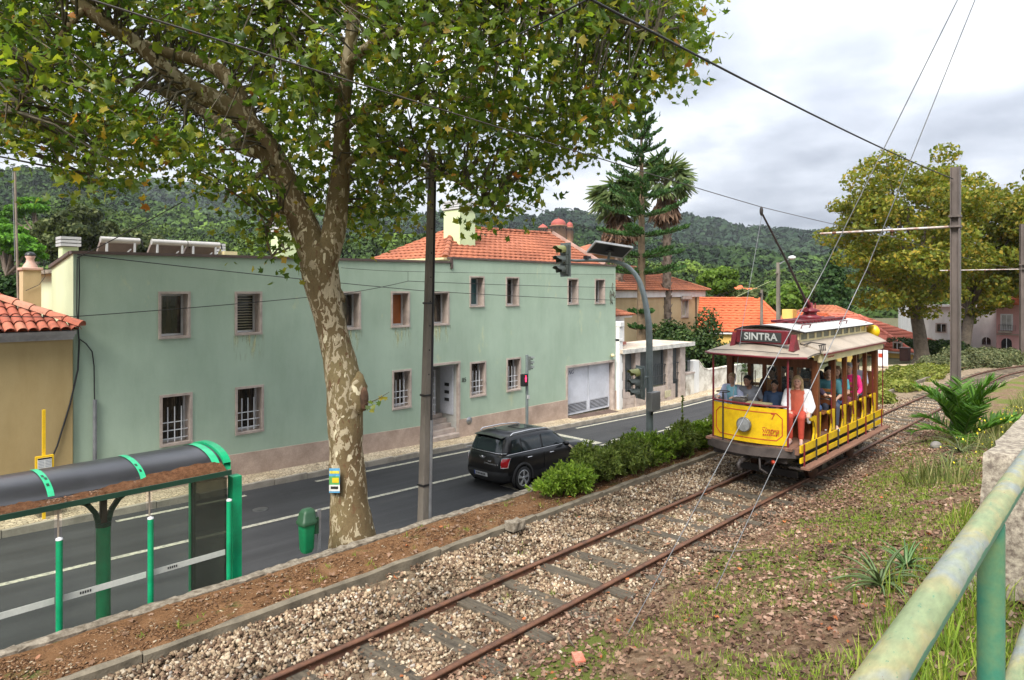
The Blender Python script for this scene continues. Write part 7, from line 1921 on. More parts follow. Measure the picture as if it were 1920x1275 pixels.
q = P2(1922, 62); cat_pole(q.x, q.y, 8.0, 0.24, 4.62, 4.6, 'steel pole at the right edge, further of two', 0.6, -0.6)

# ------------------------------------------------------------------ concrete block and handrail by the camera
cbk = empty('concrete_abutment', (8.5, 0.2, 1.0), 'worn concrete abutment block behind the green handrail', 'wall')
def abut():
    b = MB(); V = []; F = []
    def pt(u, v):
        # v 0 foot of the battered front, .6 crest, 1 far end of the top; u from the left edge to the right
        x_ = 7.35 + 0.18 * min(1, v / 0.5) + max(0, v - 0.5) * 2 * 4.5
        y_ = 1.17 - 0.12 * min(1, v / 0.5) - u * 3.0
        z_ = 1.05 + 1.30 * min(1, v / 0.5)
        return Vector((x_ + 0.025 * fbm(y_, v * 8, 2.0), y_ + 0.03 * fbm(x_, z_, 2.2), z_ + 0.03 * fbm(x_, y_, 2.0)))
    b.grid(pt, 24, 40, True)
    b.grid(lambda u, v: pt(0, v) + Vector((0, 0.0, -2.0 * u)) if True else None, 2, 40, True)
    return b
abut().build('block', M_SLAB, cbk)
plf = one('platform', M_SLAB, None, 'box', -4.0, 6.6, -3.5, 0.33, 1.95, 2.2); tag(plf, kind='structure')
M_HR = m_handrail()
hr = empty('handrail', (2.3, 0.29, 2.2), 'worn green tubular steel handrail in the right foreground', 'handrail')
RZ = CAMZ - 0.55
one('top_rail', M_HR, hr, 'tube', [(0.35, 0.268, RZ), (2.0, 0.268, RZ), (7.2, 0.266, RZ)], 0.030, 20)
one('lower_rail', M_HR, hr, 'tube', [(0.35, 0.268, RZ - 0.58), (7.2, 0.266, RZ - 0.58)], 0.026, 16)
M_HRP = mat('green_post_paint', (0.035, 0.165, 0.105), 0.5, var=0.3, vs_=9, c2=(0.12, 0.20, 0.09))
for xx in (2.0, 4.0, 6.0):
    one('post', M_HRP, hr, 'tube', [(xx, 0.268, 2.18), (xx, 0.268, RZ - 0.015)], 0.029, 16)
# loose things on the ground
b = MB(); c_ = atz(1085, 1248, -0.02); c_.z = ground_z(c_.x, c_.y) + 0.05
b.bar(c_ - Vector((0.055, 0.07, 0)), c_ + Vector((0.055, 0.07, 0)), 0.11, 0.055); tag(b.build('brick', mat('red_brick', (0.46, 0.13, 0.08), 0.85, var=0.3, vs_=9, c2=(0.50, 0.30, 0.22), bump=0.3), None, loc=c_.to_tuple(), bevel=0.008), 'broken red brick lying beside the track in the foreground', 'brick')
b = MB(); c_ = atz(966, 985, 0.03); rough_block(b, c_.x - 0.14, c_.x + 0.14, c_.y - 0.09, c_.y + 0.09, c_.z - 0.06, c_.z + 0.07, 0.03, 3); tag(b.build('loose_stone', M_RUBBLE, None, loc=c_.to_tuple()), 'pale broken stone lying against the track kerb', 'stone')
b = MB(); c_ = atz(1755, 815, 0.15); c_.z = bank_z(c_.x, c_.y); b.ell(c_ + Vector((0, 0, 0.05)), (0.22, 0.13, 0.11)); tag(b.build('bank_stone', mat('pale_stone', (0.20, 0.185, 0.17), 0.9, var=0.2, bump=0.5, bs=14), None, loc=c_.to_tuple()), 'rounded grey stone on the bank left of the date palm', 'stone')
for i, (a, c2) in enumerate([((1320, 1018), (1440, 1038)), ((1065, 1180), (1078, 1210))]):
    p, q_ = atz(*a, -0.02), atz(*c2, -0.02); m_ = p.lerp(q_, 0.5) + Vector((0.03, 0.05, 0.03))
    for v_ in (p, q_, m_): v_.z = ground_z(v_.x, v_.y) + 0.04
    o = one('fallen_twig', M_TRUNK, None, 'tube', [p, m_, q_], [0.016, 0.013, 0.006], 6, loc=m_.to_tuple()); tag(o, ('long bare twig lying on the leaf litter right of the track', 'short pale twig lying near the red brick')[i], 'twig')
# ------------------------------------------------------------------ black compact car
car = empty('parked_car', (0, 0, 0), 'black compact five door car driving away on the road', 'car')
car.name = 'car'
carp = NT('black_car_paint'); carp.set((0.006, 0.006, 0.007), 0.28, 0.0, 0.35); carp.b.inputs['Coat Weight'].default_value = 0.25; carp.b.inputs['Coat Roughness'].default_value = 0.06; carp = carp.m
M_CARG = m_glass('car_glass', (0.016, 0.024, 0.027)); M_CHROME = mat('chrome_trim', (0.70, 0.70, 0.72), 0.2, 0.85, var=0.05); M_CLAD = mat('black_cladding', (0.02, 0.02, 0.021), 0.65, var=0.1)
M_RIM = mat('alloy_rim', (0.55, 0.56, 0.58), 0.3, 0.7, var=0.1); M_TAIL = mat('tail_lamp_red', (0.42, 0.008, 0.015), 0.15, var=0.1, spec=0.6)
# lower body and cabin as stacked rounded outlines: z, rear x, front x, half width
BODY = [(0.20, -1.90, 1.92, 0.76), (0.27, -2.00, 2.02, 0.85), (0.45, -2.05, 2.06, 0.890), (0.62, -2.055, 2.05, 0.895), (0.80, -2.04, 2.00, 0.885), (0.92, -2.015, 1.93, 0.865), (0.99, -1.98, 1.86, 0.835), (1.02, -1.95, 1.78, 0.80)]
CAB = [(1.00, -1.97, 1.10, 0.800), (1.10, -1.935, 0.92, 0.775), (1.22, -1.89, 0.74, 0.742), (1.34, -1.84, 0.55, 0.705), (1.43, -1.775, 0.40, 0.665), (1.495, -1.68, 0.22, 0.60), (1.525, -1.50, 0.02, 0.50)]
def lerp_tab(T, z):
    if z <= T[0][0]: return T[0][1:]
    for a, c in zip(T, T[1:]):
        if z <= c[0]:
            t = (z - a[0]) / (c[0] - a[0]); return tuple(p + (q - p) * t for p, q in zip(a[1:], c[1:]))
    return T[-1][1:]
def outline(T, z, n=40, e_=5.0):
    xr, xf, hw = lerp_tab(T, z); out = []
    for k in range(n):
        a = 2 * PI * k / n; c, s = math.cos(a), math.sin(a)
        x = (xr + xf) / 2 + (xf - xr) / 2 * math.copysign(abs(c) ** (2 / e_), c); y = hw * math.copysign(abs(s) ** (2 / e_), s)
        dz = -0.13 * max(0, (x - 0.75) / 1.3) ** 1.6 * max(0, (z - 0.45) / 0.57) if T is BODY else 0
        out.append((x, y, z + dz))
    return out
b = stack([outline(BODY, r_[0]) for r_ in BODY[2:]]); b.build('body', carp, car)
stack([outline(BODY, 0.20), outline(BODY, 0.27), outline(BODY, 0.36), outline(BODY, 0.452)]).build('lower_cladding', M_CLAD, car)
stack([outline(CAB, z_, 40, 5.5) for z_ in (0.98, 1.0, 1.1, 1.22, 1.34, 1.43, 1.495, 1.525, 1.53)] + [[(x * 0.6 - 0.3, y * 0.5, 1.545) for x, y, z in outline(CAB, 1.53)]]).build('cabin', carp, car)
def side_pt(x, z, s, off=0.006, e_=5.5):
    xr, xf, hw = lerp_tab(CAB, z); u = abs((x - (xr + xf) / 2) / ((xf - xr) / 2)); u = min(u, 0.9999)
    return Vector((x, s * (hw * (1 - u ** e_) ** (1 / e_) + off), z))
def rear_pt(y, z, off=0.006, front=False, e_=5.5):
    xr, xf, hw = lerp_tab(CAB, z); u = min(0.9999, abs(y / hw)); h = (xf - xr) / 2 * (1 - u ** e_) ** (1 / e_)
    return Vector(((xr + xf) / 2 + (h + off if front else -h - off), y, z))
def side_glass(x0, x1, z0, z1, s, t0=0.0, t1=0.0):
    """quad on the cabin side; t0, t1 lean of its two ends at the top"""
    b = MB(); b.grid(lambda u, v: side_pt((x0 + t0 * v) + ((x1 + t1 * v) - (x0 + t0 * v)) * u, z0 + (z1 - z0) * v, s), 8, 5); return b.build('side_window', M_CARG, car, fix=False)
for s in (-1, 1):
    side_glass(-1.66, -1.28, 1.05, 1.38, s, 0.10, 0.0); side_glass(-1.22, -0.42, 1.05, 1.40, s, 0.0, 0.0); side_glass(-0.34, 0.72, 1.05, 1.41, s, 0.0, -0.40)
b = MB(); b.grid(lambda u, v: rear_pt((-0.60 + 1.20 * u) * (1 - 0.10 * v), 1.06 + 0.33 * v), 12, 5); b.build('rear_window', M_CARG, car, fix=False)
b = MB(); b.grid(lambda u, v: rear_pt((-0.62 + 1.24 * u) * (1 - 0.12 * v), 1.05 + 0.34 * v, 0.006, True), 12, 5); b.build('windscreen', M_CARG, car, fix=False)
# roof spoiler, roof rails, belt chrome
b = MB(); b.grid(lambda u, v: Vector((-1.86 + 0.22 * v, -0.55 + 1.10 * u, 1.47 + 0.03 * v - 0.03 * (2 * u - 1) ** 2)), 10, 3); b.grid(lambda u, v: Vector((-1.86 + 0.22 * v, -0.55 + 1.10 * u, 1.445 + 0.035 * v - 0.03 * (2 * u - 1) ** 2)), 10, 3); b.build('spoiler', carp, car, fix=False)
for s in (-1, 1):
    one('roof_rail', M_CHROME, car, 'tube', [(-1.55, s * 0.60, 1.49), (-1.45, s * 0.60, 1.545), (-0.7, s * 0.595, 1.565), (0.0, s * 0.58, 1.535), (0.12, s * 0.575, 1.49)], 0.017, 8)
    pts = [side_pt(-1.9 + 2.75 * k / 16, 1.025, s, 0.02) for k in range(17)]
    pts = [Vector((p.x, s * (lerp_tab(BODY, 1.0)[2] * 1.0 - 0.012), 1.025 - 0.0)) for p in pts]
    one('belt_trim', M_CHROME, car, 'tube', pts, 0.010, 6)
pts = [rear_pt(-0.70 + 1.4 * k / 10, 1.035, 0.012) for k in range(11)]; one('rear_trim', M_CHROME, car, 'tube', pts, 0.009, 6)
# wheels with arches
for (x_, y_) in ((-1.29, -0.80), (-1.29, 0.80), (1.30, -0.80), (1.30, 0.80)):
    s = -1 if y_ < 0 else 1
    w = empty('wheel', (x_, y_, 0.33)); w.parent = car
    W0 = Vector((x_, y_, 0.33))
    one('tyre', M_BLACKR, w, 'lathe', [(0.20, -0.10), (0.30, -0.105), (0.328, -0.08), (0.333, 0.0), (0.328, 0.08), (0.30, 0.105), (0.20, 0.10)], W0, 28, 'y')
    rim = one('rim', M_RIM, w, 'lathe', [(0.215, s * 0.07), (0.225, s * 0.108), (0.205, s * 0.104), (0.19, s * 0.07)], W0, 24, 'y')
    one('brake_disc', M_CLAD, w, 'lathe', [(0.0, s * 0.045), (0.20, s * 0.05), (0.20, s * 0.06)], W0, 20, 'y')
    for k in range(5):
        a = 2 * PI * k / 5 + 0.3
        for da in (-0.13, 0.13):
            q = MB(); q.bar(W0 + Vector((0.05 * math.cos(a), s * 0.10, 0.05 * math.sin(a))), W0 + Vector((0.205 * math.cos(a + da), s * 0.093, 0.205 * math.sin(a + da))), 0.035, 0.035, (0, 1, 0)); q.build('spoke', M_RIM, rim)
    one('hub', M_RIM, w, 'lathe', [(0.055, s * 0.085), (0.055, s * 0.108), (0.0, s * 0.115)], W0, 12, 'y')
    b = MB(); V = []; n = 18                       # arch: dark lip standing proud of the body
    for k in range(n + 1):
        a = PI * k / n * 1.12 - PI * 0.06
        for rr, yy in ((0.355, 0.90), (0.425, 0.905), (0.425, 0.86), (0.355, 0.78)): V.append((x_ + rr * math.cos(a), s * yy, 0.33 + rr * math.sin(a)))
    b._add(V, [(k * 4 + i, k * 4 + (i + 1) % 4, k * 4 + 4 + (i + 1) % 4, k * 4 + 4 + i) for k in range(n) for i in range(4)], True); b.build('wheel_arch', M_CLAD, car)
    b = MB(); b.lathe([(0.0, s * 0.892 - y_), (0.356, s * 0.892 - y_)], (x_, y_, 0.33), 24, 'y'); b.build('wheel_well', M_DARK, car)
# rear: lamps, plate, emblem, bumper
def body_rear(y, z, off=0.01, e_=5.0):
    xr, xf, hw = lerp_tab(BODY, z); u = min(0.9999, abs(y / hw)); return Vector(((xr + xf) / 2 - (xf - xr) / 2 * (1 - u ** e_) ** (1 / e_) - off, y, z))
for s in (-1, 1):
    b = MB(); b.grid(lambda u, v: body_rear(s * (0.655 + 0.125 * u), 0.66 + 0.25 * v, 0.012 + 0.02 * math.sin(PI * min(1, max(0, v))) ), 8, 8); tl = b.build('tail_lamp', M_TAIL, car, fix=False)
    ring = [body_rear(s * (0.655 + 0.125 * u), 0.66 + 0.25 * v, 0.016) for u, v in ((0, 0), (0.5, 0), (1, 0), (1, 0.5), (1, 1), (0.5, 1), (0, 1), (0, 0.5), (0, 0))]
    one('lamp_trim', M_CHROME, tl, 'tube', ring, 0.009, 6)
b = MB(); b.grid(lambda u, v: body_rear(-0.78 + 1.56 * u, 0.30 + 0.24 * v, 0.035 - 0.03 * abs(v - 0.5)), 14, 4); b.build('rear_bumper', M_CLAD, car, fix=False)
b = MB(); b.grid(lambda u, v: body_rear(-0.26 + 0.52 * u, 0.375 + 0.11 * v, 0.05), 4, 1); pl_ = b.build('number_plate', mat('number_plate', (0.55, 0.56, 0.57), 0.4, var=0.1), car, fix=False)
for k in range(6):
    y_ = 0.17 - 0.062 * k; b = MB(); b.grid(lambda u, v: body_rear(y_ - 0.04 * u, 0.40 + 0.06 * v, 0.054), 1, 1); b.build('plate_mark', M_BLACK, pl_, fix=False)
b = MB(); b.grid(lambda u, v: body_rear(0.26 - 0.045 * u, 0.375 + 0.11 * v, 0.054), 1, 1); b.build('plate_band', mat('plate_blue', (0.03, 0.08, 0.35), 0.5), pl_, fix=False)
q = body_rear(0, 0.885, 0.015)
em_ = one('emblem', M_CHROME, car, 'lathe', [(0.0, 0.0), (0.045, 0.0), (0.045, -0.012), (0.0, -0.016)], q, 14, 'x')
for s in (-1, 1):
    for k in range(3): b = MB(); b.bar(q + Vector((-0.004, s * 0.045, 0.022 - 0.02 * k)), q + Vector((-0.004, s * (0.135 - 0.025 * k), 0.026 - 0.022 * k)), 0.012, 0.011); b.build('emblem_wing', M_CHROME, em_)
for k in range(10):
    y_ = -0.12 - 0.05 * k; c_ = body_rear(y_, 0.74, 0.012); one('model_letter', M_CHROME, car, 'box', c_.x - 0.004, c_.x + 0.004, y_ - 0.014, y_ + 0.014, 0.725, 0.76)
one('tailgate_handle', M_CHROME, car, 'box', -2.07, -2.03, -0.36, -0.24, 0.80, 0.83)
for s in (-1, 1):
    for x_ in (-1.02, -0.05):
        one('door_handle', M_CHROME, car, 'tube', [(x_ - 0.09, s * 0.89, 0.875), (x_ - 0.07, s * 0.905, 0.88), (x_ + 0.07, s * 0.905, 0.88), (x_ + 0.09, s * 0.89, 0.875)], 0.014, 6)
    for x_ in (-1.24, -0.38, 0.78):
        one('door_gap', M_DARK, car, 'tube', [(x_, s * 0.894, 0.48), (x_, s * 0.897, 0.65), (x_, s * 0.887, 0.82), (x_, s * 0.866, 0.93)], 0.006, 4)
    b = MB(); b.bar((0.72, s * 0.90, 0.98), (1.02, s * 0.893, 0.80), 0.012, 0.06, (0, 0, 1)); b.build('fender_trim', M_CHROME, car)
    b = MB(); b.ell((0.52, s * 0.97, 1.07), (0.09, 0.11, 0.075)); b.build('wing_mirror', carp, car); one('mirror_stalk', M_CLAD, car, 'tube', [(0.56, s * 0.80, 1.03), (0.54, s * 0.92, 1.05)], 0.02, 6)
    b = MB(); b.ell((1.78, s * 0.66, 0.79), (0.20, 0.15, 0.12)); hl_ = b.build('headlamp', mat('headlamp_glass', (0.5, 0.52, 0.55), 0.1, 0.3), car); one('lamp_ring', M_CHROME, hl_, 'lathe', [(0.13, -0.01), (0.15, 0.0), (0.13, 0.01)], (1.82, s * 0.66, 0.79), 16, 'x')
    # door skin edge and fuel flap
b = MB(); b.box(-0.75, -0.15, -0.25, 0.25, 1.545, 1.556); b.build('sunroof', M_CARG, car)
one('roof_antenna', M_BLACK, car, 'tube', [(-1.45, 0, 1.53), (-1.62, 0, 1.70)], 0.006, 5)
car.scale = (0.97, 0.97, 0.97); car.location = (14.88, 13.16, road_z(14.88)); car.rotation_euler = (0, 0.028, R(0.0))
# ------------------------------------------------------------------ open yellow tram
TY = 5.76; TZ = rail_z(16)
tr = empty('open_tram', (16.0, TY, TZ), 'open sided yellow and cream vintage tram full of passengers on the track', 'tram')
YR, YL = TY - 0.91, TY + 0.91; FL = 0.82
def tb_(name, m, *a, bevel=0, parent=None): return one(name, m, parent or tr, 'box', *a, bevel=bevel)
# running gear
for x_ in (15.0, 17.5):
    for s in (-0.57, 0.57):
        w = one('wheel', M_RUST, tr, 'lathe', [(0.0, -0.05), (0.34, -0.05), (0.34, 0.03), (0.37, 0.035), (0.37, 0.055), (0.0, 0.06)] if s > 0 else [(0.0, 0.05), (0.34, 0.05), (0.34, -0.03), (0.37, -0.035), (0.37, -0.055), (0.0, -0.06)], (x_, TY + s, TZ + 0.34), 20, 'y')
    one('axle', M_TDARK, tr, 'tube', [(x_, TY - 0.55, TZ + 0.34), (x_, TY + 0.55, TZ + 0.34)], 0.06, 8)
for s in (-0.74, 0.74):
    tb_('truck_frame', M_TDARK, 14.2, 18.3, TY + s - 0.05, TY + s + 0.05, 0.22, 0.46)
    for x_ in (15.0, 17.5): tb_('axle_box', M_TDARK, x_ - 0.14, x_ + 0.14, TY + s - 0.1, TY + s + 0.1, 0.08, 0.40)
tb_('underframe', M_TDARK, 13.15, 19.0, TY - 0.76, TY + 0.76, 0.50, 0.76)
tb_('motor', M_TDARK, 15.2, 17.3, TY - 0.4, TY + 0.4, 0.05, 0.50)
one('lifeguard', M_TDARK, tr, 'box', 14.1, 14.16, TY - 0.6, TY + 0.6, 0.0, 0.14)
# curved bumpers and coupler
def bow(y, x0, k): return x0 + k * (abs(y - TY) / 0.92) ** 2
for (x0, k, sg) in ((12.82, 0.34, -1), (19.42, -0.30, 1)):
    b = MB(); V = []
    n = 16
    for i in range(n + 1):
        y = TY - 0.92 + 1.80 * i / n; xx = bow(y, x0, k)
        for dx, z_ in ((0, 0.63), (0, 0.80), (-sg * 0.14, 0.80), (-sg * 0.14, 0.63)): V.append((xx + dx, y, z_))
    b._add(V, [(i * 4 + j, i * 4 + (j + 1) % 4, i * 4 + 4 + (j + 1) % 4, i * 4 + 4 + j) for i in range(n) for j in range(4)] + [(0, 1, 2, 3), tuple(n * 4 + j for j in (3, 2, 1, 0))], False); b.build('bumper', M_TBUMP, tr)
one('coupler', M_TDARK, tr, 'tube', [(13.3, TY, 0.52), (12.75, TY, 0.50)], 0.05, 8); one('coupler_hook', M_TDARK, tr, 'tube', [(12.75, TY, 0.50), (12.66, TY, 0.46), (12.68, TY, 0.36), (12.78, TY, 0.34)], 0.035, 8)
one('hose', M_TDARK, tr, 'tube', [(12.95, TY - 0.3, 0.62), (12.85, TY - 0.35, 0.4), (12.95, TY - 0.45, 0.3)], 0.025, 6); one('tail_reflector', M_TRED, tr, 'lathe', [(0, -0.01), (0.05, 0), (0, 0.01)], (13.0, TY - 0.55, 0.52), 10, 'x')
# floor, steps, side boards
tb_('floor', M_TPLANK, 13.05, 19.2, TY - 0.88, TY + 0.88, 0.77, FL)
for s in (-1, 1):
    y0 = TY + s * 1.0
    xs0 = 13.18 if s < 0 else 14.4
    tb_('running_board', M_TPLANK, xs0, 18.75, min(y0, y0 + s * 0.17), max(y0, y0 + s * 0.17), 0.43, 0.475, bevel=0.006)
    for (z0, z1, nm) in ((0.74, 0.88, 'side_board'), (0.545, 0.64, 'side_board')):
        n = 5; L = (18.75 - xs0) / n
        for i in range(n): tb_(nm, M_TYEL, xs0 + i * L + 0.004, xs0 + (i + 1) * L - 0.004, TY + s * 1.0 - 0.018, TY + s * 1.0 + 0.018, z0, z1)
    for i in range(9):
        x_ = 13.3 + i * 0.66
        if x_ < xs0: continue
        tb_('step_bracket', M_TDARK if i % 2 else M_TMAROON, x_ - 0.012, x_ + 0.012, min(TY + s * 1.02, TY + s * 1.045), max(TY + s * 1.02, TY + s * 1.045), 0.44, 0.90)
        tb_('board_hanger', M_TDARK, x_ - 0.02, x_ + 0.02, min(TY + s * 0.75, TY + s * 1.16), max(TY + s * 0.75, TY + s * 1.16), 0.395, 0.43)
    tb_('sill', M_TPLANK, 13.15 if s < 0 else 14.2, 19.0, min(TY + s * 0.885, TY + s * 0.978), max(TY + s * 0.885, TY + s * 0.978), 0.70, 0.815)
# dash panels
def dash(x0, k, sg, zb, zt):
    def P(y, z, off=0.0): return Vector((x0 + k * (abs(y - TY) / 0.76) ** 2.2 + sg * off, y, z))
    b = MB(); b.grid(lambda u, v: P(TY + 0.76 - 1.52 * u, zb + (zt - zb) * v), 24, 4); b.grid(lambda u, v: P(TY + 0.76 - 1.52 * u, zb + (zt - zb) * v, -0.025), 24, 4)
    d = b.build('dash_panel', M_TYEL, tr, fix=False)
    c = 0.10; a0, a1, z0, z1 = -0.68, 0.68, zb + 0.09, zt - 0.09
    loop = [(a0 + c, z0), (a1 - c, z0), (a1, z0 + c), (a1, z1 - c), (a1 - c, z1), (a0 + c, z1), (a0, z1 - c), (a0, z0 + c), (a0 + c, z0)]
    pts = []
    for (p, q) in zip(loop, loop[1:]):
        for j in range(6): t_ = j / 6; pts.append(P(TY + p[0] + (q[0] - p[0]) * t_, p[1] + (q[1] - p[1]) * t_, 0.004))
    pts.append(pts[0]); b = MB()
    for i in range(len(pts) - 1):
        b.bar(pts[i], pts[i + 1], 0.016, 0.006, (sg, 0, 0))
    b.build('red_line', M_TRED, d)
    return d, P
d, P = dash(12.99, 0.17, -1, 0.845, 1.555)
lamp = empty('headlamp', (0, 0, 0)); bpy.data.objects.remove(lamp)
hl = one('headlamp', mat('lamp_bowl_grey', (0.24, 0.235, 0.22), 0.35, 0.6, var=0.2), tr, 'lathe', [(0.10, 0.02), (0.14, -0.04), (0.145, -0.10), (0.125, -0.105), (0.11, -0.09)], (12.99, TY, 1.20), 24, 'x')
one('lamp_glass', mat('lamp_glass', (0.26, 0.27, 0.27), 0.15, 0.0, var=0.2, vs_=12), hl, 'lathe', [(0.0, -0.118), (0.06, -0.112), (0.128, -0.10)], (12.99, TY, 1.20), 20, 'x')
text_obj('fleet_number', '7', 0.17, M_TRED, tr, P(TY - 0.52, 1.39, 0.006), (0.13, -1, 0), (0, 0, 1))
text_obj('name_script', 'Sintra', 0.16, M_TRED, tr, P(TY - 0.46, 1.12, 0.008), (0.13, -1, 0.02), (0, 0, 1), 0.004, 0.35, 0.95, 0.0)
b = MB(); q0, q1 = P(TY - 0.34, 1.035, 0.008), P(TY - 0.60, 1.035, 0.008)
for k in range(7):
    a, c = q0.lerp(q1, k / 7 + 0.01), q0.lerp(q1, k / 7 + 0.11); b.bar(a, c, 0.006, 0.026 if k % 3 else 0.036)
tag(b.build('script_underline', M_TRED, tr), kind='stuff')
d2, PR = dash(19.30, -0.16, 1, 0.845, 1.555)
for (x0, PP) in ((12.99, P), (19.3, PR)):
    one('dash_rail', M_TMAROON, tr, 'tube', [PP(TY + 0.79 - 1.58 * k / 12, 1.60, 0.0) for k in range(13)], 0.022, 8)
    for y in (-0.77, 0.77):
        one('platform_post', M_TMAROON, tr, 'tube', [PP(TY + y, FL - 0.05, 0.0), PP(TY + y, 1.6, 0.0), PP(TY + y, 2.55, 0.0)], 0.021, 8)
one('dash_bar', M_TDARK, tr, 'tube', [P(TY + 0.50, 0.76, 0.012), P(TY + 0.50, 1.62, 0.012)], 0.018, 6)
# driver's stand and controls
tb_('controller', mat('controller_brass', (0.10, 0.09, 0.075), 0.5, 0.4), 13.22, 13.42, TY + 0.12, TY + 0.40, FL, 1.66, bevel=0.03); one('controller_handle', M_CHROME if 'M_CHROME' in globals() else M_ALU, tr, 'tube', [(13.3, TY + 0.26, 1.68), (13.3, TY + 0.10, 1.70), (13.28, TY + 0.08, 1.74)], 0.014, 6)
tb_('control_desk', mat('olive_desk', (0.33, 0.30, 0.17), 0.5), 13.20, 13.45, TY - 0.36, TY + 0.10, 1.55, 1.60, bevel=0.01)
one('brake_column', M_TDARK, tr, 'tube', [(13.3, TY + 0.62, FL), (13.3, TY + 0.62, 1.75)], 0.02, 8); one('brake_wheel', M_TDARK, tr, 'tube', [(13.3 + 0.13 * math.cos(a * PI / 6), TY + 0.62 + 0.13 * math.sin(a * PI / 6), 1.75) for a in range(13)], 0.011, 6)
# posts
PX = [14.27, 15.36, 16.12, 16.84, 17.61, 18.44]
for i, x_ in enumerate(PX):
    for y in (YR, YL):
        w = 0.062 if i in (0, 5) else 0.042
        tb_('post', M_TWOOD, x_ - w, x_ + w, y - w, y + w, FL, 2.44, bevel=0.006)
for x_ in (15.0, 15.74, 16.48, 17.22, 18.0, 18.87):
    for y in (YR - 0.07, YL + 0.07): one('grab_rail', M_TMAROON, tr, 'tube', [(x_, y, 1.05), (x_, y, 1.95)] if x_ < 18.5 else [(x_, y, FL), (x_, y, 2.5)], 0.012, 6)
# end bulkheads with windows
M_TGLASS = m_clear('tram_window_glass', (0.9, 0.94, 0.93), 0.10, (0.3, 0.32, 0.32))
for xb in (14.32, 18.50):
    tb_('transom', M_TWOOD, xb - 0.04, xb + 0.04, YR + 0.07, YL - 0.07, 2.26, 2.44); tb_('bulkhead_rail', M_TWOOD, xb - 0.035, xb + 0.035, YR + 0.07, YL - 0.07, 1.56, 1.66)
    tb_('bulkhead_panel', M_TWOOD, xb - 0.02, xb + 0.02, YR + 0.07, YL - 0.07, FL + 0.02, 1.555)
    ys_b = [YR + 0.09 + (YL - YR - 0.18) * k / 5 for k in range(6)]
    for y in ys_b[1:5]: tb_('bulkhead_stile', M_TWOOD, xb - 0.035, xb + 0.035, y - 0.035, y + 0.035, 1.66, 2.26)
    for a, c in zip(ys_b, ys_b[1:]): tb_('bulkhead_glass', M_TGLASS, xb - 0.004, xb + 0.004, a + 0.036, c - 0.036, 1.665, 2.255)
# benches with scrolled yellow ends
def bench(x, back=True):
    tb_('seat', M_TWOODL, x - 0.22, x + 0.20, YR + 0.06, YL - 0.06, 1.22, 1.26, bevel=0.01)
    tb_('bench_riser', M_TWOOD, x + 0.05, x + 0.10, YR + 0.06, YL - 0.06, FL, 1.22)
    if back:
        for z_ in (1.38, 1.52): tb_('back_slat', M_TWOOD, x + 0.20, x + 0.225, YR + 0.06, YL - 0.06, z_, z_ + 0.10)
        tb_('back_rail', M_TWOODL, x + 0.19, x + 0.24, YR + 0.0, YL - 0.0, 1.65, 1.72, bevel=0.01)
    for y in (YR - 0.02, YL + 0.02):
        pr = [(a * 1.6 + 0.03, z_) for a, z_ in [(-0.20, 1.315), (-0.225, 1.285), (-0.215, 1.25), (-0.175, 1.245), (-0.15, 1.26), (-0.115, 1.20), (-0.085, 1.09), (-0.09, 0.97), (-0.125, 0.86), (-0.14, FL), (0.02, FL), (0.045, 0.95), (0.055, 1.10), (0.05, 1.22), (0.05, 1.315)]]
        b = MB(); b.prism([(x + 0.10 + a, y - 0.022, z_) for a, z_ in pr], (0, 0, 0), (0, 0.044, 0)); e_ = b.build('bench_end', M_TYEL, tr)
        one('end_edge', M_TDARK, e_, 'tube', [(x + 0.10 + a, y - 0.024, z_) for a, z_ in pr[5:10]], 0.006, 5)
for x_ in (14.12, 15.16, 15.92, 16.64, 17.40, 18.18): bench(x_, x_ > 14.5)
for y in (YR - 0.02,):
    pr = [(0.0, 1.33), (0.22, 1.36), (0.21, 1.1), (0.16, FL), (-0.06, FL), (0.02, 1.05)]
    b = MB(); b.prism([(14.22 + a, y - 0.03, z_) for a, z_ in pr], (0, 0, 0), (0, 0.05, 0)); b.build('corner_panel', M_TYEL, tr)
tb_('end_screen', M_TWOOD, 18.3, 18.42, YR + 0.02, YR + 0.3, 1.3, 1.85)
# roof: side slopes, hoods, clerestory
XR0, XR1 = 14.2, 18.75
for s in (-1, 1):
    b = MB(); pr = [(1.10, 2.57), (1.09, 2.60), (0.95, 2.67), (0.78, 2.745), (0.63, 2.80), (0.63, 2.77), (0.95, 2.63), (1.10, 2.56)]
    b.prism([(XR0, TY + s * a, z_) for a, z_ in pr], (0, 0, 0), (XR1 - XR0, 0, 0)); b.build('side_roof', M_TROOF, tr)
    tb_('frieze', M_TCREAM, 14.18, 18.72, min(TY + s * 0.98, TY + s * 1.03), max(TY + s * 0.98, TY + s * 1.03), 2.40, 2.565)
    tb_('eave_trim', M_TMAROON, XR0, XR1, min(TY + s * 1.09, TY + s * 1.115), max(TY + s * 1.09, TY + s * 1.115), 2.545, 2.58)
    tb_('cornice', M_TCREAM, 14.2, 18.7, min(TY + s * 0.90, TY + s * 0.98), max(TY + s * 0.90, TY + s * 0.98), 2.43, 2.56)
    b = MB()
    for k in range(6): b.bar((14.62 + 0.07 * k, TY + s * 1.034, 2.475 + 0.008 * (k % 2)), (14.66 + 0.07 * k, TY + s * 1.034, 2.485), 0.006, 0.028)
    tag(b.build('frieze_script', M_TRED, tr), kind='stuff')
tb_('ceiling', M_TCREAM, 13.6, 19.0, TY - 0.92, TY + 0.92, 2.56, 2.575)
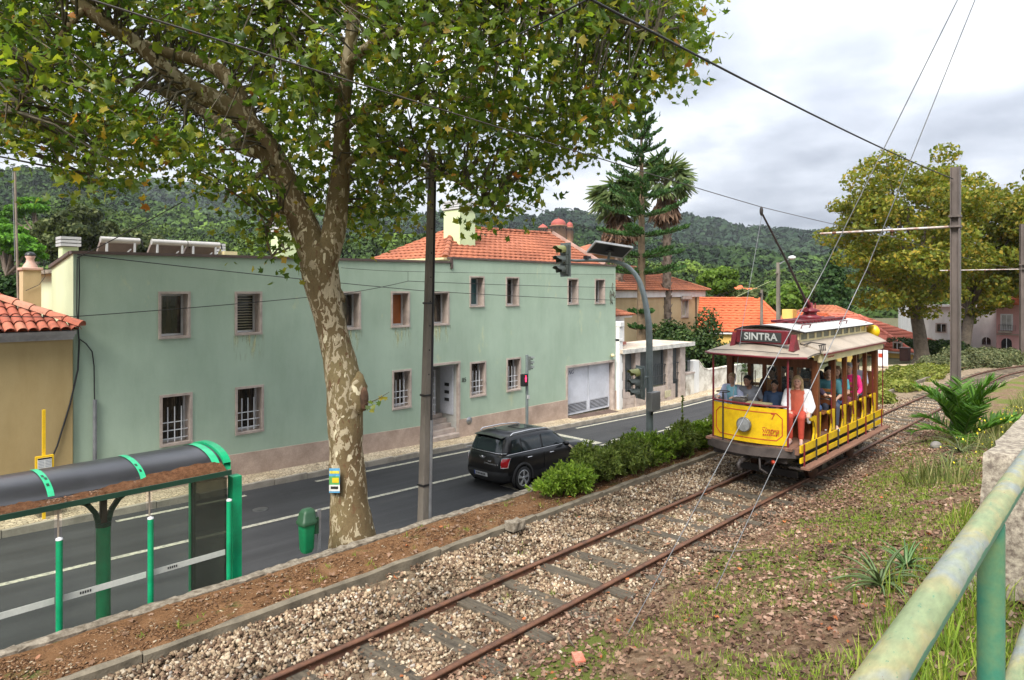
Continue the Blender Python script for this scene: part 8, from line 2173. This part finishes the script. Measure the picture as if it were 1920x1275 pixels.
def hood(xa, xb, sg):
    """bonnet over the platform; xa outer tip, xb where it meets the body"""
    def S(u, v, dz=0.0):
        y = (u * 2 - 1); yy = TY + y * 1.05
        tip = xa - sg * 0.50 * abs(y) ** 3.2
        x = tip + (xb - tip) * v
        z = 2.55 + (0.06 + 0.20 * (1 - y * y)) * math.sin(min(1, v * 1.15 + 0.03) * PI / 2) ** 0.8
        return Vector((x, yy, z + dz))
    b = MB(); b.grid(lambda u, v: S(u, v), 28, 12); b.grid(lambda u, v: S(u, v, -0.03), 28, 12); h = b.build('platform_hood', M_TROOF, tr, fix=False)
    one('hood_trim', M_TMAROON, h, 'tube', [S(k / 28, 0.0) + Vector((0, 0, -0.01)) for k in range(29)], 0.024, 6)
    one('hood_wire', M_TDARK, h, 'tube', [S(0.06 + 0.88 * k / 20, 0.10) + Vector((0, 0, 0.03)) for k in range(21)], 0.007, 5)
hood(12.88, 14.30, -1); hood(19.25, 18.65, 1)
for s in (-1, 1):
    y = TY + s * 0.62
    tb_('clerestory_sill', M_TCREAM, 14.15, 18.75, y - 0.02, y + 0.02, 2.78, 2.835); tb_('clerestory_head', M_TCREAM, 14.15, 18.75, y - 0.02, y + 0.02, 2.955, 3.0)
    for k in range(11):
        x_ = 14.17 + 4.54 * k / 10; tb_('clerestory_mullion', M_TCREAM, x_ - 0.05, x_ + 0.05, y - 0.018, y + 0.018, 2.835, 2.955)
        if k < 10: tb_('clerestory_pane', mat('clerestory_glass', (0.16, 0.165, 0.155), 0.2, var=0.2), x_ + 0.051, x_ + 0.403, y - 0.006, y + 0.006, 2.836, 2.954)
for x_ in (14.15, 18.75):
    tb_('clerestory_end', M_TMAROON if x_ > 15 else mat('end_panel_tan', (0.30, 0.25, 0.19), 0.6), x_ - 0.02, x_ + 0.02, TY - 0.64, TY + 0.64, 2.72, 3.05)
b = MB()
def CR(u, v, dz=0): y = u * 2 - 1; return Vector((13.86 + 0.25 * abs(y) ** 3 * (1 - v) + (19.0 - 13.86) * v, TY + y * 0.74, 3.0 + 0.13 * (1 - y * y) + dz))
b.grid(lambda u, v: CR(u, v), 20, 12); b.grid(lambda u, v: CR(u, v, -0.03), 20, 12); cr_ = b.build('top_roof', M_TROOFW, tr, fix=False)
one('roof_edge', M_TDARK, cr_, 'tube', [CR(k / 20, 0, -0.01) for k in range(21)], 0.022, 6)
for u in (0.0, 1.0): one('roof_edge', M_TDARK, cr_, 'tube', [CR(u, k / 8, -0.012) for k in range(9)], 0.016, 6)
for (x_, s) in ((14.45, -1), (16.9, -1)): one('roof_handle', M_TMAROON, tr, 'tube', [(x_, TY + s * 0.55, 3.05), (x_, TY + s * 0.58, 3.13), (x_ + 0.5, TY + s * 0.58, 3.13), (x_ + 0.5, TY + s * 0.55, 3.05)], 0.012, 6)
# basket on the near side of the roof
for k in range(4): one('roof_rack_bar', M_TDARK, tr, 'tube', [(14.15 + 0.1 * k, TY - 1.05, 2.58), (14.15 + 0.1 * k, TY - 1.03, 2.75)], 0.010, 5)
one('roof_rack_rail', M_TDARK, tr, 'tube', [(14.1, TY - 1.03, 2.75), (14.5, TY - 1.03, 2.75), (14.45, TY - 0.75, 2.78), (13.9, TY - 0.8, 2.76)], 0.012, 5)
# destination board
db = tb_('destination_box', M_TMAROON, 13.44, 13.60, 5.10, 6.16, 2.78, 3.05, bevel=0.012)
tb_('destination_panel', mat('slate_panel', (0.045, 0.05, 0.048), 0.6), 13.425, 13.439, 5.22, 6.06, 2.815, 3.01, parent=db)
text_obj('destination_text', 'SINTRA', 0.20, mat('grey_white_letters', (0.50, 0.52, 0.50), 0.6), db, (13.420, 5.64, 2.913), (0, -1, 0), (0, 0, 1), 0.003, 0, 1.02, 0.004)
for y in (5.02, 6.24):
    b = MB(); b.prism([(13.40, y - 0.05, 2.66), (13.75, y - 0.05, 2.66), (13.55, y - 0.05, 2.98)], (0, 0, 0), (0, 0.10, 0)); b.build('board_bracket', M_TMAROON, db)
# trolley gear
for y in (TY - 0.26, TY, TY + 0.26): tb_('roof_walk', M_TMAROON, 15.0, 18.2, y - 0.05, y + 0.05, 3.165, 3.195)
for k in range(14): tb_('walk_bearer', M_TMAROON, 15.1 + k * 0.23, 15.15 + k * 0.23, TY - 0.34, TY + 0.34, 3.13, 3.163)
tbs = one('trolley_base', M_TMAROON, tr, 'lathe', [(0.26, 0), (0.27, 0.05), (0.16, 0.08), (0.13, 0.14), (0.22, 0.16), (0.22, 0.20), (0.08, 0.24), (0.07, 0.36), (0.0, 0.38)], (16.55, TY, 3.195), 14)
one('trolley_spring', M_TMAROON, tr, 'tube', [(16.9, TY, 3.32), (16.3, TY, 3.40)], 0.05, 8); one('trolley_fork', M_TMAROON, tr, 'tube', [(16.62, TY, 3.4), (16.35, TY, 3.62)], 0.06, 8); one('trolley_stop', M_TMAROON, tr, 'tube', [(16.9, TY, 3.3), (16.92, TY, 3.55)], 0.015, 6)
tip = atY(1430, 400, TY); tip.x = 13.80; tip.z = 5.45
one('trolley_pole', mat('trolley_pole_brown', (0.055, 0.035, 0.035), 0.5, 0.3), tr, 'tube', [(16.45, TY, 3.50), (15.2, TY, 4.45), tip], [0.032, 0.026, 0.02], 8)
one('trolley_head', M_TDARK, tr, 'ell', tip + Vector((-0.04, 0, 0.05)), (0.05, 0.035, 0.10))
one('trolley_rope', M_STEELG, tr, 'tube', [tip, (13.42, 6.02, 3.1), (13.05, 6.05, 1.7)], 0.006, 5)
one('rear_disc', M_TYEL, tr, 'lathe', [(0.0, -0.01), (0.17, -0.01), (0.17, 0.01), (0.0, 0.01)], (19.05, TY - 0.70, 2.80), 16, 'x')

# ------------------------------------------------------------------ passengers
REM = []
def capsules(name, caps, m, parent, voxel=0.014, smooth=3):
    """overlapping tapered capsules merged into one continuous skin"""
    b = MB()
    for c in caps:
        if len(c) == 2: b.ell(c[0], c[1], 14, 10); continue
        p, q, r0, r1 = Vector(c[0]), Vector(c[1]), c[2], c[3]; d = (q - p).normalized(); pts, rr = [], []
        for k in range(4): a = PI / 2 * (1 - k / 3.0); pts.append(p - d * r0 * math.sin(a)); rr.append(max(0.002, r0 * math.cos(a)))
        for k in range(4): a = PI / 2 * k / 3.0; pts.append(q + d * r1 * math.sin(a)); rr.append(max(0.002, r1 * math.cos(a)))
        b.tube(pts, rr, 10)
    o = b.build(name, m, parent)
    md = o.modifiers.new('skin', 'REMESH'); md.mode = 'VOXEL'; md.voxel_size = voxel; md.use_smooth_shade = True
    s_ = o.modifiers.new('soft', 'SMOOTH'); s_.factor = 0.5; s_.iterations = smooth
    REM.append(o); return o
def person(label, X, Y, top_c, leg_c, hair_c, skin_c=(0.50, 0.29, 0.20), s=1.0, long_hair=False, sleeve=1.0, lean=0.05, arms='lap', turn=0.0, over=None, tilt=0.0, look=0.0, hairvol=1.0):
    t = empty('person', (0, 0, 0), label, 'person', 'passengers on the tram')
    k = len(MC)
    ms_ = mat('skin_%d' % round(skin_c[0] * 1000), skin_c, 0.55, var=0.08, vs_=8); mt = mat('cloth_%d_%d_%d' % tuple(int(q * 999) for q in top_c), top_c, 0.85, var=0.15, vs_=6, bump=0.25, bs=40)
    ml = mat('cloth_%d_%d_%d' % tuple(int(q * 999) for q in leg_c), leg_c, 0.85, var=0.15, vs_=6, bump=0.2, bs=40); mh = mat('hair_%d_%d' % (int(hair_c[0] * 999), int(hair_c[1] * 999)), hair_c, 0.7, var=0.35, vs_=14, bump=0.5, bs=60)
    seat = 0.44
    def V3(x, y, z): return Vector((x * s, y * s, seat + (z - 0.44) * s if z > 0.44 else z * seat / 0.44))
    hip = [V3(0.02, y, 0.53) for y in (-0.09, 0.09)]; kn = [V3(0.43, y * 1.15, 0.52) for y in (-0.09, 0.09)]; an = [V3(0.40, y * 1.1, 0.09) for y in (-0.09, 0.09)]; toe = [V3(0.55, y * 1.25, 0.045) for y in (-0.09, 0.09)]
    pel, chest, neck = V3(0.0, 0, 0.54), V3(lean * 1.0, 0, 0.86), V3(lean * 1.4, 0, 1.03)
    hd = V3(lean * 1.6 + 0.025 + tilt, look, 1.175 - abs(tilt) * 0.35)
    sh = [V3(lean * 1.2, y, 0.955) for y in (-0.175, 0.175)]
    if arms == 'lap': el = [V3(0.07, y, 0.70) for y in (-0.235, 0.235)]; wr = [V3(0.27, y, 0.64) for y in (-0.10, 0.12)]
    elif arms == 'rail': el = [V3(0.17, y, 0.76) for y in (-0.23, 0.23)]; wr = [V3(0.42, y, 0.79) for y in (-0.17, 0.17)]
    elif arms == 'reach': el = [V3(0.07, -0.235, 0.70), V3(0.17, 0.34, 0.85)]; wr = [V3(0.27, -0.1, 0.64), V3(0.36, 0.46, 0.90)]
    else: el = [V3(0.10, -0.235, 0.70), V3(0.05, 0.26, 0.69)]; wr = [V3(0.30, -0.13, 0.62), V3(0.24, 0.23, 0.60)]
    r_ = lambda q: q * s
    body = [(pel, chest, r_(0.115), r_(0.115)), (chest, neck, r_(0.10), r_(0.055)), (neck, hd, r_(0.052), r_(0.055)), (hd, (r_(0.088), r_(0.076), r_(0.112))), (hd + V3(0.075, 0, 0.41) - V3(0, 0, 0.44), hd + V3(0.095, 0, 0.41) - V3(0, 0, 0.44), r_(0.014), r_(0.016)),
            (hd + Vector((0.035, 0, -0.075)) * s, hd + Vector((0.055, 0, -0.085)) * s, r_(0.04), r_(0.035))]
    for y in (-1, 1): body.append((hd + Vector((-0.005, y * 0.074, -0.005)) * s, hd + Vector((-0.01, y * 0.082, 0.02)) * s, r_(0.014), r_(0.016)))
    for i in (0, 1):
        body += [(chest + Vector((0, 0, 0.06)) * s, sh[i], r_(0.075), r_(0.056)), (sh[i], el[i], r_(0.047), r_(0.038)), (el[i], wr[i], r_(0.038), r_(0.025)), (hip[i], kn[i], r_(0.075), r_(0.052)), (pel, hip[i], r_(0.10), r_(0.085)), (kn[i], an[i], r_(0.052), r_(0.034)), (an[i], toe[i], r_(0.036), r_(0.028))]
        dh = (wr[i] - el[i]).normalized(); pc = wr[i] + dh * 0.055 * s; sd_ = Vector((0, 1, 0)) if abs(dh.y) < 0.8 else Vector((1, 0, 0)); sd_ = (sd_ - dh * sd_.dot(dh)).normalized(); dn = dh.cross(sd_); dn = dn if dn.z < 0 else -dn
        body += [(wr[i], pc, r_(0.026), r_(0.030)), (pc - sd_ * 0.018 * s, pc + sd_ * 0.018 * s, r_(0.021), r_(0.021))]
        for f in range(4):
            a0 = pc + sd_ * (f - 1.5) * 0.0195 * s + dh * 0.02 * s; l_ = (0.034, 0.042, 0.040, 0.030)[f] * s; m_ = a0 + dh * l_ + dn * 0.008 * s
            body += [(a0, m_, r_(0.0095), r_(0.009)), (m_, m_ + (dh * 0.5 + dn * 0.8).normalized() * l_ * 0.85, r_(0.009), r_(0.0075))]
        sg = 1 if i == 0 else -1; a0 = pc + sd_ * sg * 0.022 * s - dh * 0.02 * s; body += [(a0, a0 + (sd_ * sg * 0.7 + dh * 0.8).normalized() * 0.045 * s, r_(0.012), r_(0.009))]
    capsules('body', body, ms_, t, 0.0125 * s, 2)
    top = [(pel + Vector((0, 0, -0.01)), chest, r_(0.145), r_(0.145)), (chest, chest + Vector((0.0, 0, 0.10)) * s, r_(0.14), r_(0.09)), (pel, (r_(0.135), r_(0.165), r_(0.12))), (chest, (r_(0.115), r_(0.165), r_(0.15)))]
    for i in (0, 1):
        top.append((chest + Vector((0, 0, 0.07)) * s, sh[i], r_(0.09), r_(0.072))); e2 = sh[i].lerp(el[i], min(1, sleeve * 2)); top.append((sh[i], e2, r_(0.068), r_(0.058)))
        if sleeve > 0.5: top.append((el[i], el[i].lerp(wr[i], (sleeve - 0.5) * 1.9), r_(0.056), r_(0.044)))
    capsules('top', top, mt, t, 0.016 * s, 4)
    if over:                              # open shirt worn over the top
        mo = mat('cloth_%d_%d_%d' % tuple(int(q * 999) for q in over), over, 0.85, var=0.12, vs_=6, bump=0.3, bs=30); sh_ = []
        for i in (0, 1):
            y_ = -1 if i == 0 else 1
            sh_ += [(chest + Vector((-0.06, y_ * 0.05, 0.08)) * s, sh[i], r_(0.095), r_(0.085)), (sh[i], el[i], r_(0.085), r_(0.075)), (el[i], el[i].lerp(wr[i], 0.75), r_(0.072), r_(0.062)), (sh[i] + Vector((0.01, -y_ * 0.02, -0.04)) * s, Vector((0.03 * s, y_ * 0.17 * s, pel.z + 0.02)), r_(0.075), r_(0.085)), (Vector((-0.06 * s, y_ * 0.10 * s, chest.z)), Vector((-0.08 * s, y_ * 0.12 * s, pel.z)), r_(0.13), r_(0.12))]
        sh_.append((Vector((0.06 * s, 0.20 * s, pel.z + 0.05)), Vector((0.10 * s, 0.21 * s, pel.z - 0.14)), r_(0.06), r_(0.045)))
        capsules('open_shirt', sh_, mo, t, 0.018 * s, 4)
    leg = [(pel, (r_(0.14), r_(0.17), r_(0.11)))]
    for i in (0, 1): leg += [(hip[i], kn[i], r_(0.095), r_(0.072)), (kn[i], an[i] + Vector((0, 0, 0.03)), r_(0.070), r_(0.052))]
    capsules('trousers', leg, ml, t, 0.016 * s, 3)
    capsules('hair', [(hd + Vector((-0.018, 0, 0.035)) * s, (r_(0.095 * hairvol), r_(0.088 * hairvol), r_(0.095))), (hd + Vector((-0.045, 0, -0.01)) * s, (r_(0.065 * hairvol), r_(0.078 * hairvol), r_(0.10)))] +
             ([(hd + Vector((-0.02, y, 0.02)) * s, hd + Vector((-0.005, y * 1.15, -0.16)) * s, r_(0.035), r_(0.032)) for y in (-0.075, 0.075)] + [(hd + Vector((-0.07, 0, 0)) * s, hd + Vector((-0.06, 0, -0.17)) * s, r_(0.06), r_(0.06))] if long_hair else []), mh, t, 0.014 * s, 1)
    fm = mat('eye_dark', (0.03, 0.02, 0.018), 0.4, var=0.05)
    for y in (-0.03, 0.03): one('eye', fm, t, 'ell', hd + Vector((0.078, y, 0.012)) * s, (r_(0.010), r_(0.013), r_(0.007)), 8, 6)
    one('mouth', mat('lip', (0.34, 0.12, 0.10), 0.5, var=0.05), t, 'ell', hd + Vector((0.084, 0, -0.055)) * s, (r_(0.008), r_(0.022), r_(0.006)), 8, 6)
    for i in (0, 1): capsules('shoe', [(an[i] + Vector((-0.02, 0, -0.045)), toe[i] + Vector((0.03, 0, -0.012)), r_(0.042), r_(0.036))], mat('shoe_pale', (0.55, 0.38, 0.34), 0.6) if over else mat('shoe_white', (0.6, 0.6, 0.6), 0.6) if i else mat('shoe_white', (0.6, 0.6, 0.6), 0.6), t, 0.016, 2)
    t.location = (X, Y, FL); t.rotation_euler = (0, 0, PI + turn)
    return t
BR, DK, BL, GR = (0.06, 0.035, 0.02), (0.012, 0.009, 0.008), (0.42, 0.29, 0.14), (0.30, 0.30, 0.32)
TAN, BRN = (0.50, 0.30, 0.21), (0.28, 0.15, 0.10)
person('passenger with short blond hair in a pale blue jacket at the far front corner', 13.98, 6.44, (0.28, 0.58, 0.68), (0.10, 0.11, 0.14), (0.36, 0.25, 0.14), TAN, 0.96, False, 0.4, 0.07, 'rail', 0.0, (0.52, 0.56, 0.74))
person('passenger in a grey shirt bending forward with bowed dark head', 14.03, 6.05, (0.24, 0.25, 0.28), (0.03, 0.03, 0.035), DK, BRN, 0.98, False, 0.3, 0.14, 'lap', 0.0, tilt=0.06)
person('boy in a dark blue shirt on the front bench', 14.02, 5.58, (0.035, 0.065, 0.13), (0.04, 0.05, 0.08), DK, (0.30, 0.17, 0.11), 0.86, False, 0.45, 0.05, 'lap', 0.1, look=0.02)
person('seated woman in red outfit and open white shirt at the near front corner', 13.98, 5.10, (0.47, 0.10, 0.055), (0.43, 0.055, 0.03), BL, (0.55, 0.30, 0.22), 1.02, True, 0.3, 0.02, 'side', 0.25, (0.74, 0.74, 0.76))
person('dark haired passenger in black with orange collar in the second row', 15.08, 6.05, (0.45, 0.16, 0.02), (0.03, 0.03, 0.03), DK, BRN, 1.05, False, 0.3, 0.03, 'lap', 0, (0.02, 0.02, 0.022))
person('dark haired passenger in black in the middle of the second row', 15.08, 5.58, (0.02, 0.02, 0.025), (0.03, 0.03, 0.04), DK, TAN, 1.08, True, 0.6)
person('brown haired child in navy reaching an arm out of the second row', 15.06, 5.14, (0.05, 0.03, 0.055), (0.08, 0.14, 0.30), (0.13, 0.065, 0.03), TAN, 0.88, False, 0.25, 0.06, 'reach')
person('dark haired passenger in a teal top in the third row', 15.84, 5.12, (0.07, 0.22, 0.25), (0.05, 0.06, 0.09), DK, TAN, 1.06, False, 0.4, 0.04, 'lap', 0.45)
person('dark clothed passenger on the far side of the third row', 15.84, 6.10, (0.03, 0.03, 0.035), (0.03, 0.03, 0.04), DK, BRN, 1.04, False, 0.6)
person('long haired passenger in turquoise in the fourth row', 16.56, 5.12, (0.09, 0.36, 0.42), (0.10, 0.18, 0.40), (0.20, 0.12, 0.06), TAN, 1.0, True, 0.3, 0.04, 'lap')
person('passenger in a bright pink top with grey hair in the fifth row', 17.32, 5.10, (0.82, 0.03, 0.22), (0.30, 0.10, 0.13), GR, TAN, 1.02, False, 0.9, 0.03, 'side')
person('passenger in black on the far side of the fifth row', 17.32, 5.95, (0.015, 0.015, 0.018), (0.03, 0.03, 0.03), DK, TAN, 1.10, True, 0.8)
person('passenger in a pale lilac shirt and dark cap in the last row', 18.10, 5.18, (0.50, 0.50, 0.62), (0.20, 0.25, 0.32), DK, TAN, 1.08, False, 0.4, 0.03, 'lap')
dg = bpy.context.evaluated_depsgraph_get(); dg.update()
for o in REM:
    me = bpy.data.meshes.new_from_object(o.evaluated_get(dg)); old = o.data; m_ = old.materials[0]; nm = old.name
    o.modifiers.clear(); o.data = me
    if not me.materials: me.materials.append(m_)
    bpy.data.meshes.remove(old); me.name = nm
# ------------------------------------------------------------------ overhead wires
def wire(label, pts, r_=0.009, sag=0.0, name='overhead_wire', n=14, m=None, group='overhead wires'):
    P = []
    for (a, b_) in zip(pts, pts[1:]):
        a, b_ = Vector(a), Vector(b_)
        for k in range(n):
            t_ = k / n; P.append(a.lerp(b_, t_) - Vector((0, 0, sag * 4 * t_ * (1 - t_))))
    P.append(Vector(pts[-1]))
    c_ = (P[0] + P[-1]) / 2
    o = one(name, m or M_CABLE, None, 'tube', P, r_, 5, loc=P[0].to_tuple()); tag(o, label, 'wire', group); return o
M_COPPER = mat('dull_copper_wire', (0.06, 0.05, 0.042), 0.6)
arm_c = Vector((23.15, 5.70, 5.54))
wire('contact wire above the track touched by the trolley pole', [atd(60, -35, 4.0), atY(1427, 388, 5.76), arm_c, (40.5, 5.6, 5.2), (48, 4.6, 5.0)], 0.0075, 0.02, m=M_COPPER)
wire('feeder cable running from the crown to the tall steel pole', [atd(1095, -8, 7.0), (23.1, 4.0, 7.1)], 0.016, 0.10)
wire('span cable falling from the crown to the corner of the green house', [atd(1115, -8, 7.0), atd(500, 285, 12.5), (4.62, 18.28, 4.62)], 0.011, 0.06)
wire('cable sloping across the upper facade from the left corner', [(4.62, 18.26, 4.70), atY(790, 545, 17.9), (26.7, 18.24, 3.4)], 0.011, 0.03)
wire('straight cable under the upper windows of the green house', [atY(-40, 590, 17.4), (4.6, 18.22, 3.25), atY(640, 551, 17.6), atY(765, 527, 18.0), (26.7, 18.24, 4.0)], 0.010, 0.03)
wire('thin cable high on the right half of the green facade', [atY(640, 502, 18.1), atY(765, 509, 18.1), (26.7, 18.26, 4.62)], 0.007, 0.02)
wire('short drop wire joining two facade cables', [atY(765, 509, 18.08), atY(765, 527, 18.04)], 0.007, 0, n=2)
wire('cable from the concrete post towards the villa', [atY(812, 300, 9.75), atY(1180, 452, 24)], 0.012, 0.2)
wire('nearer of two stay wires slanting down before the tram', [atd(1805, -20, 6.5), atd(1545, 505, 7.6), atz(1168, 1205, -0.05)], 0.0055, 0.0, name='stay_wire', m=M_STEELG, group='stay wires')
wire('further of two stay wires slanting down before the tram', [atd(1836, -20, 7.5), atd(1625, 505, 8.6), atz(1330, 1130, -0.03)], 0.0055, 0.0, name='stay_wire', m=M_STEELG, group='stay wires')
wire('pale rope looping over the orange roof', [atY(1340, 575, 24), atY(1445, 527, 22)], 0.018, 0.0, m=mat('pale_rope', (0.40, 0.46, 0.25), 0.7))
wire('dark cable between the street lamp and the trees', [atY(1459, 500, 17.9), atY(1560, 522, 16)], 0.014, 0.2)
wire('pair wire from the street lamp to the villa corner', [atY(1459, 507, 17.9), atY(1312, 560, 26.9)], 0.012, 0.3)
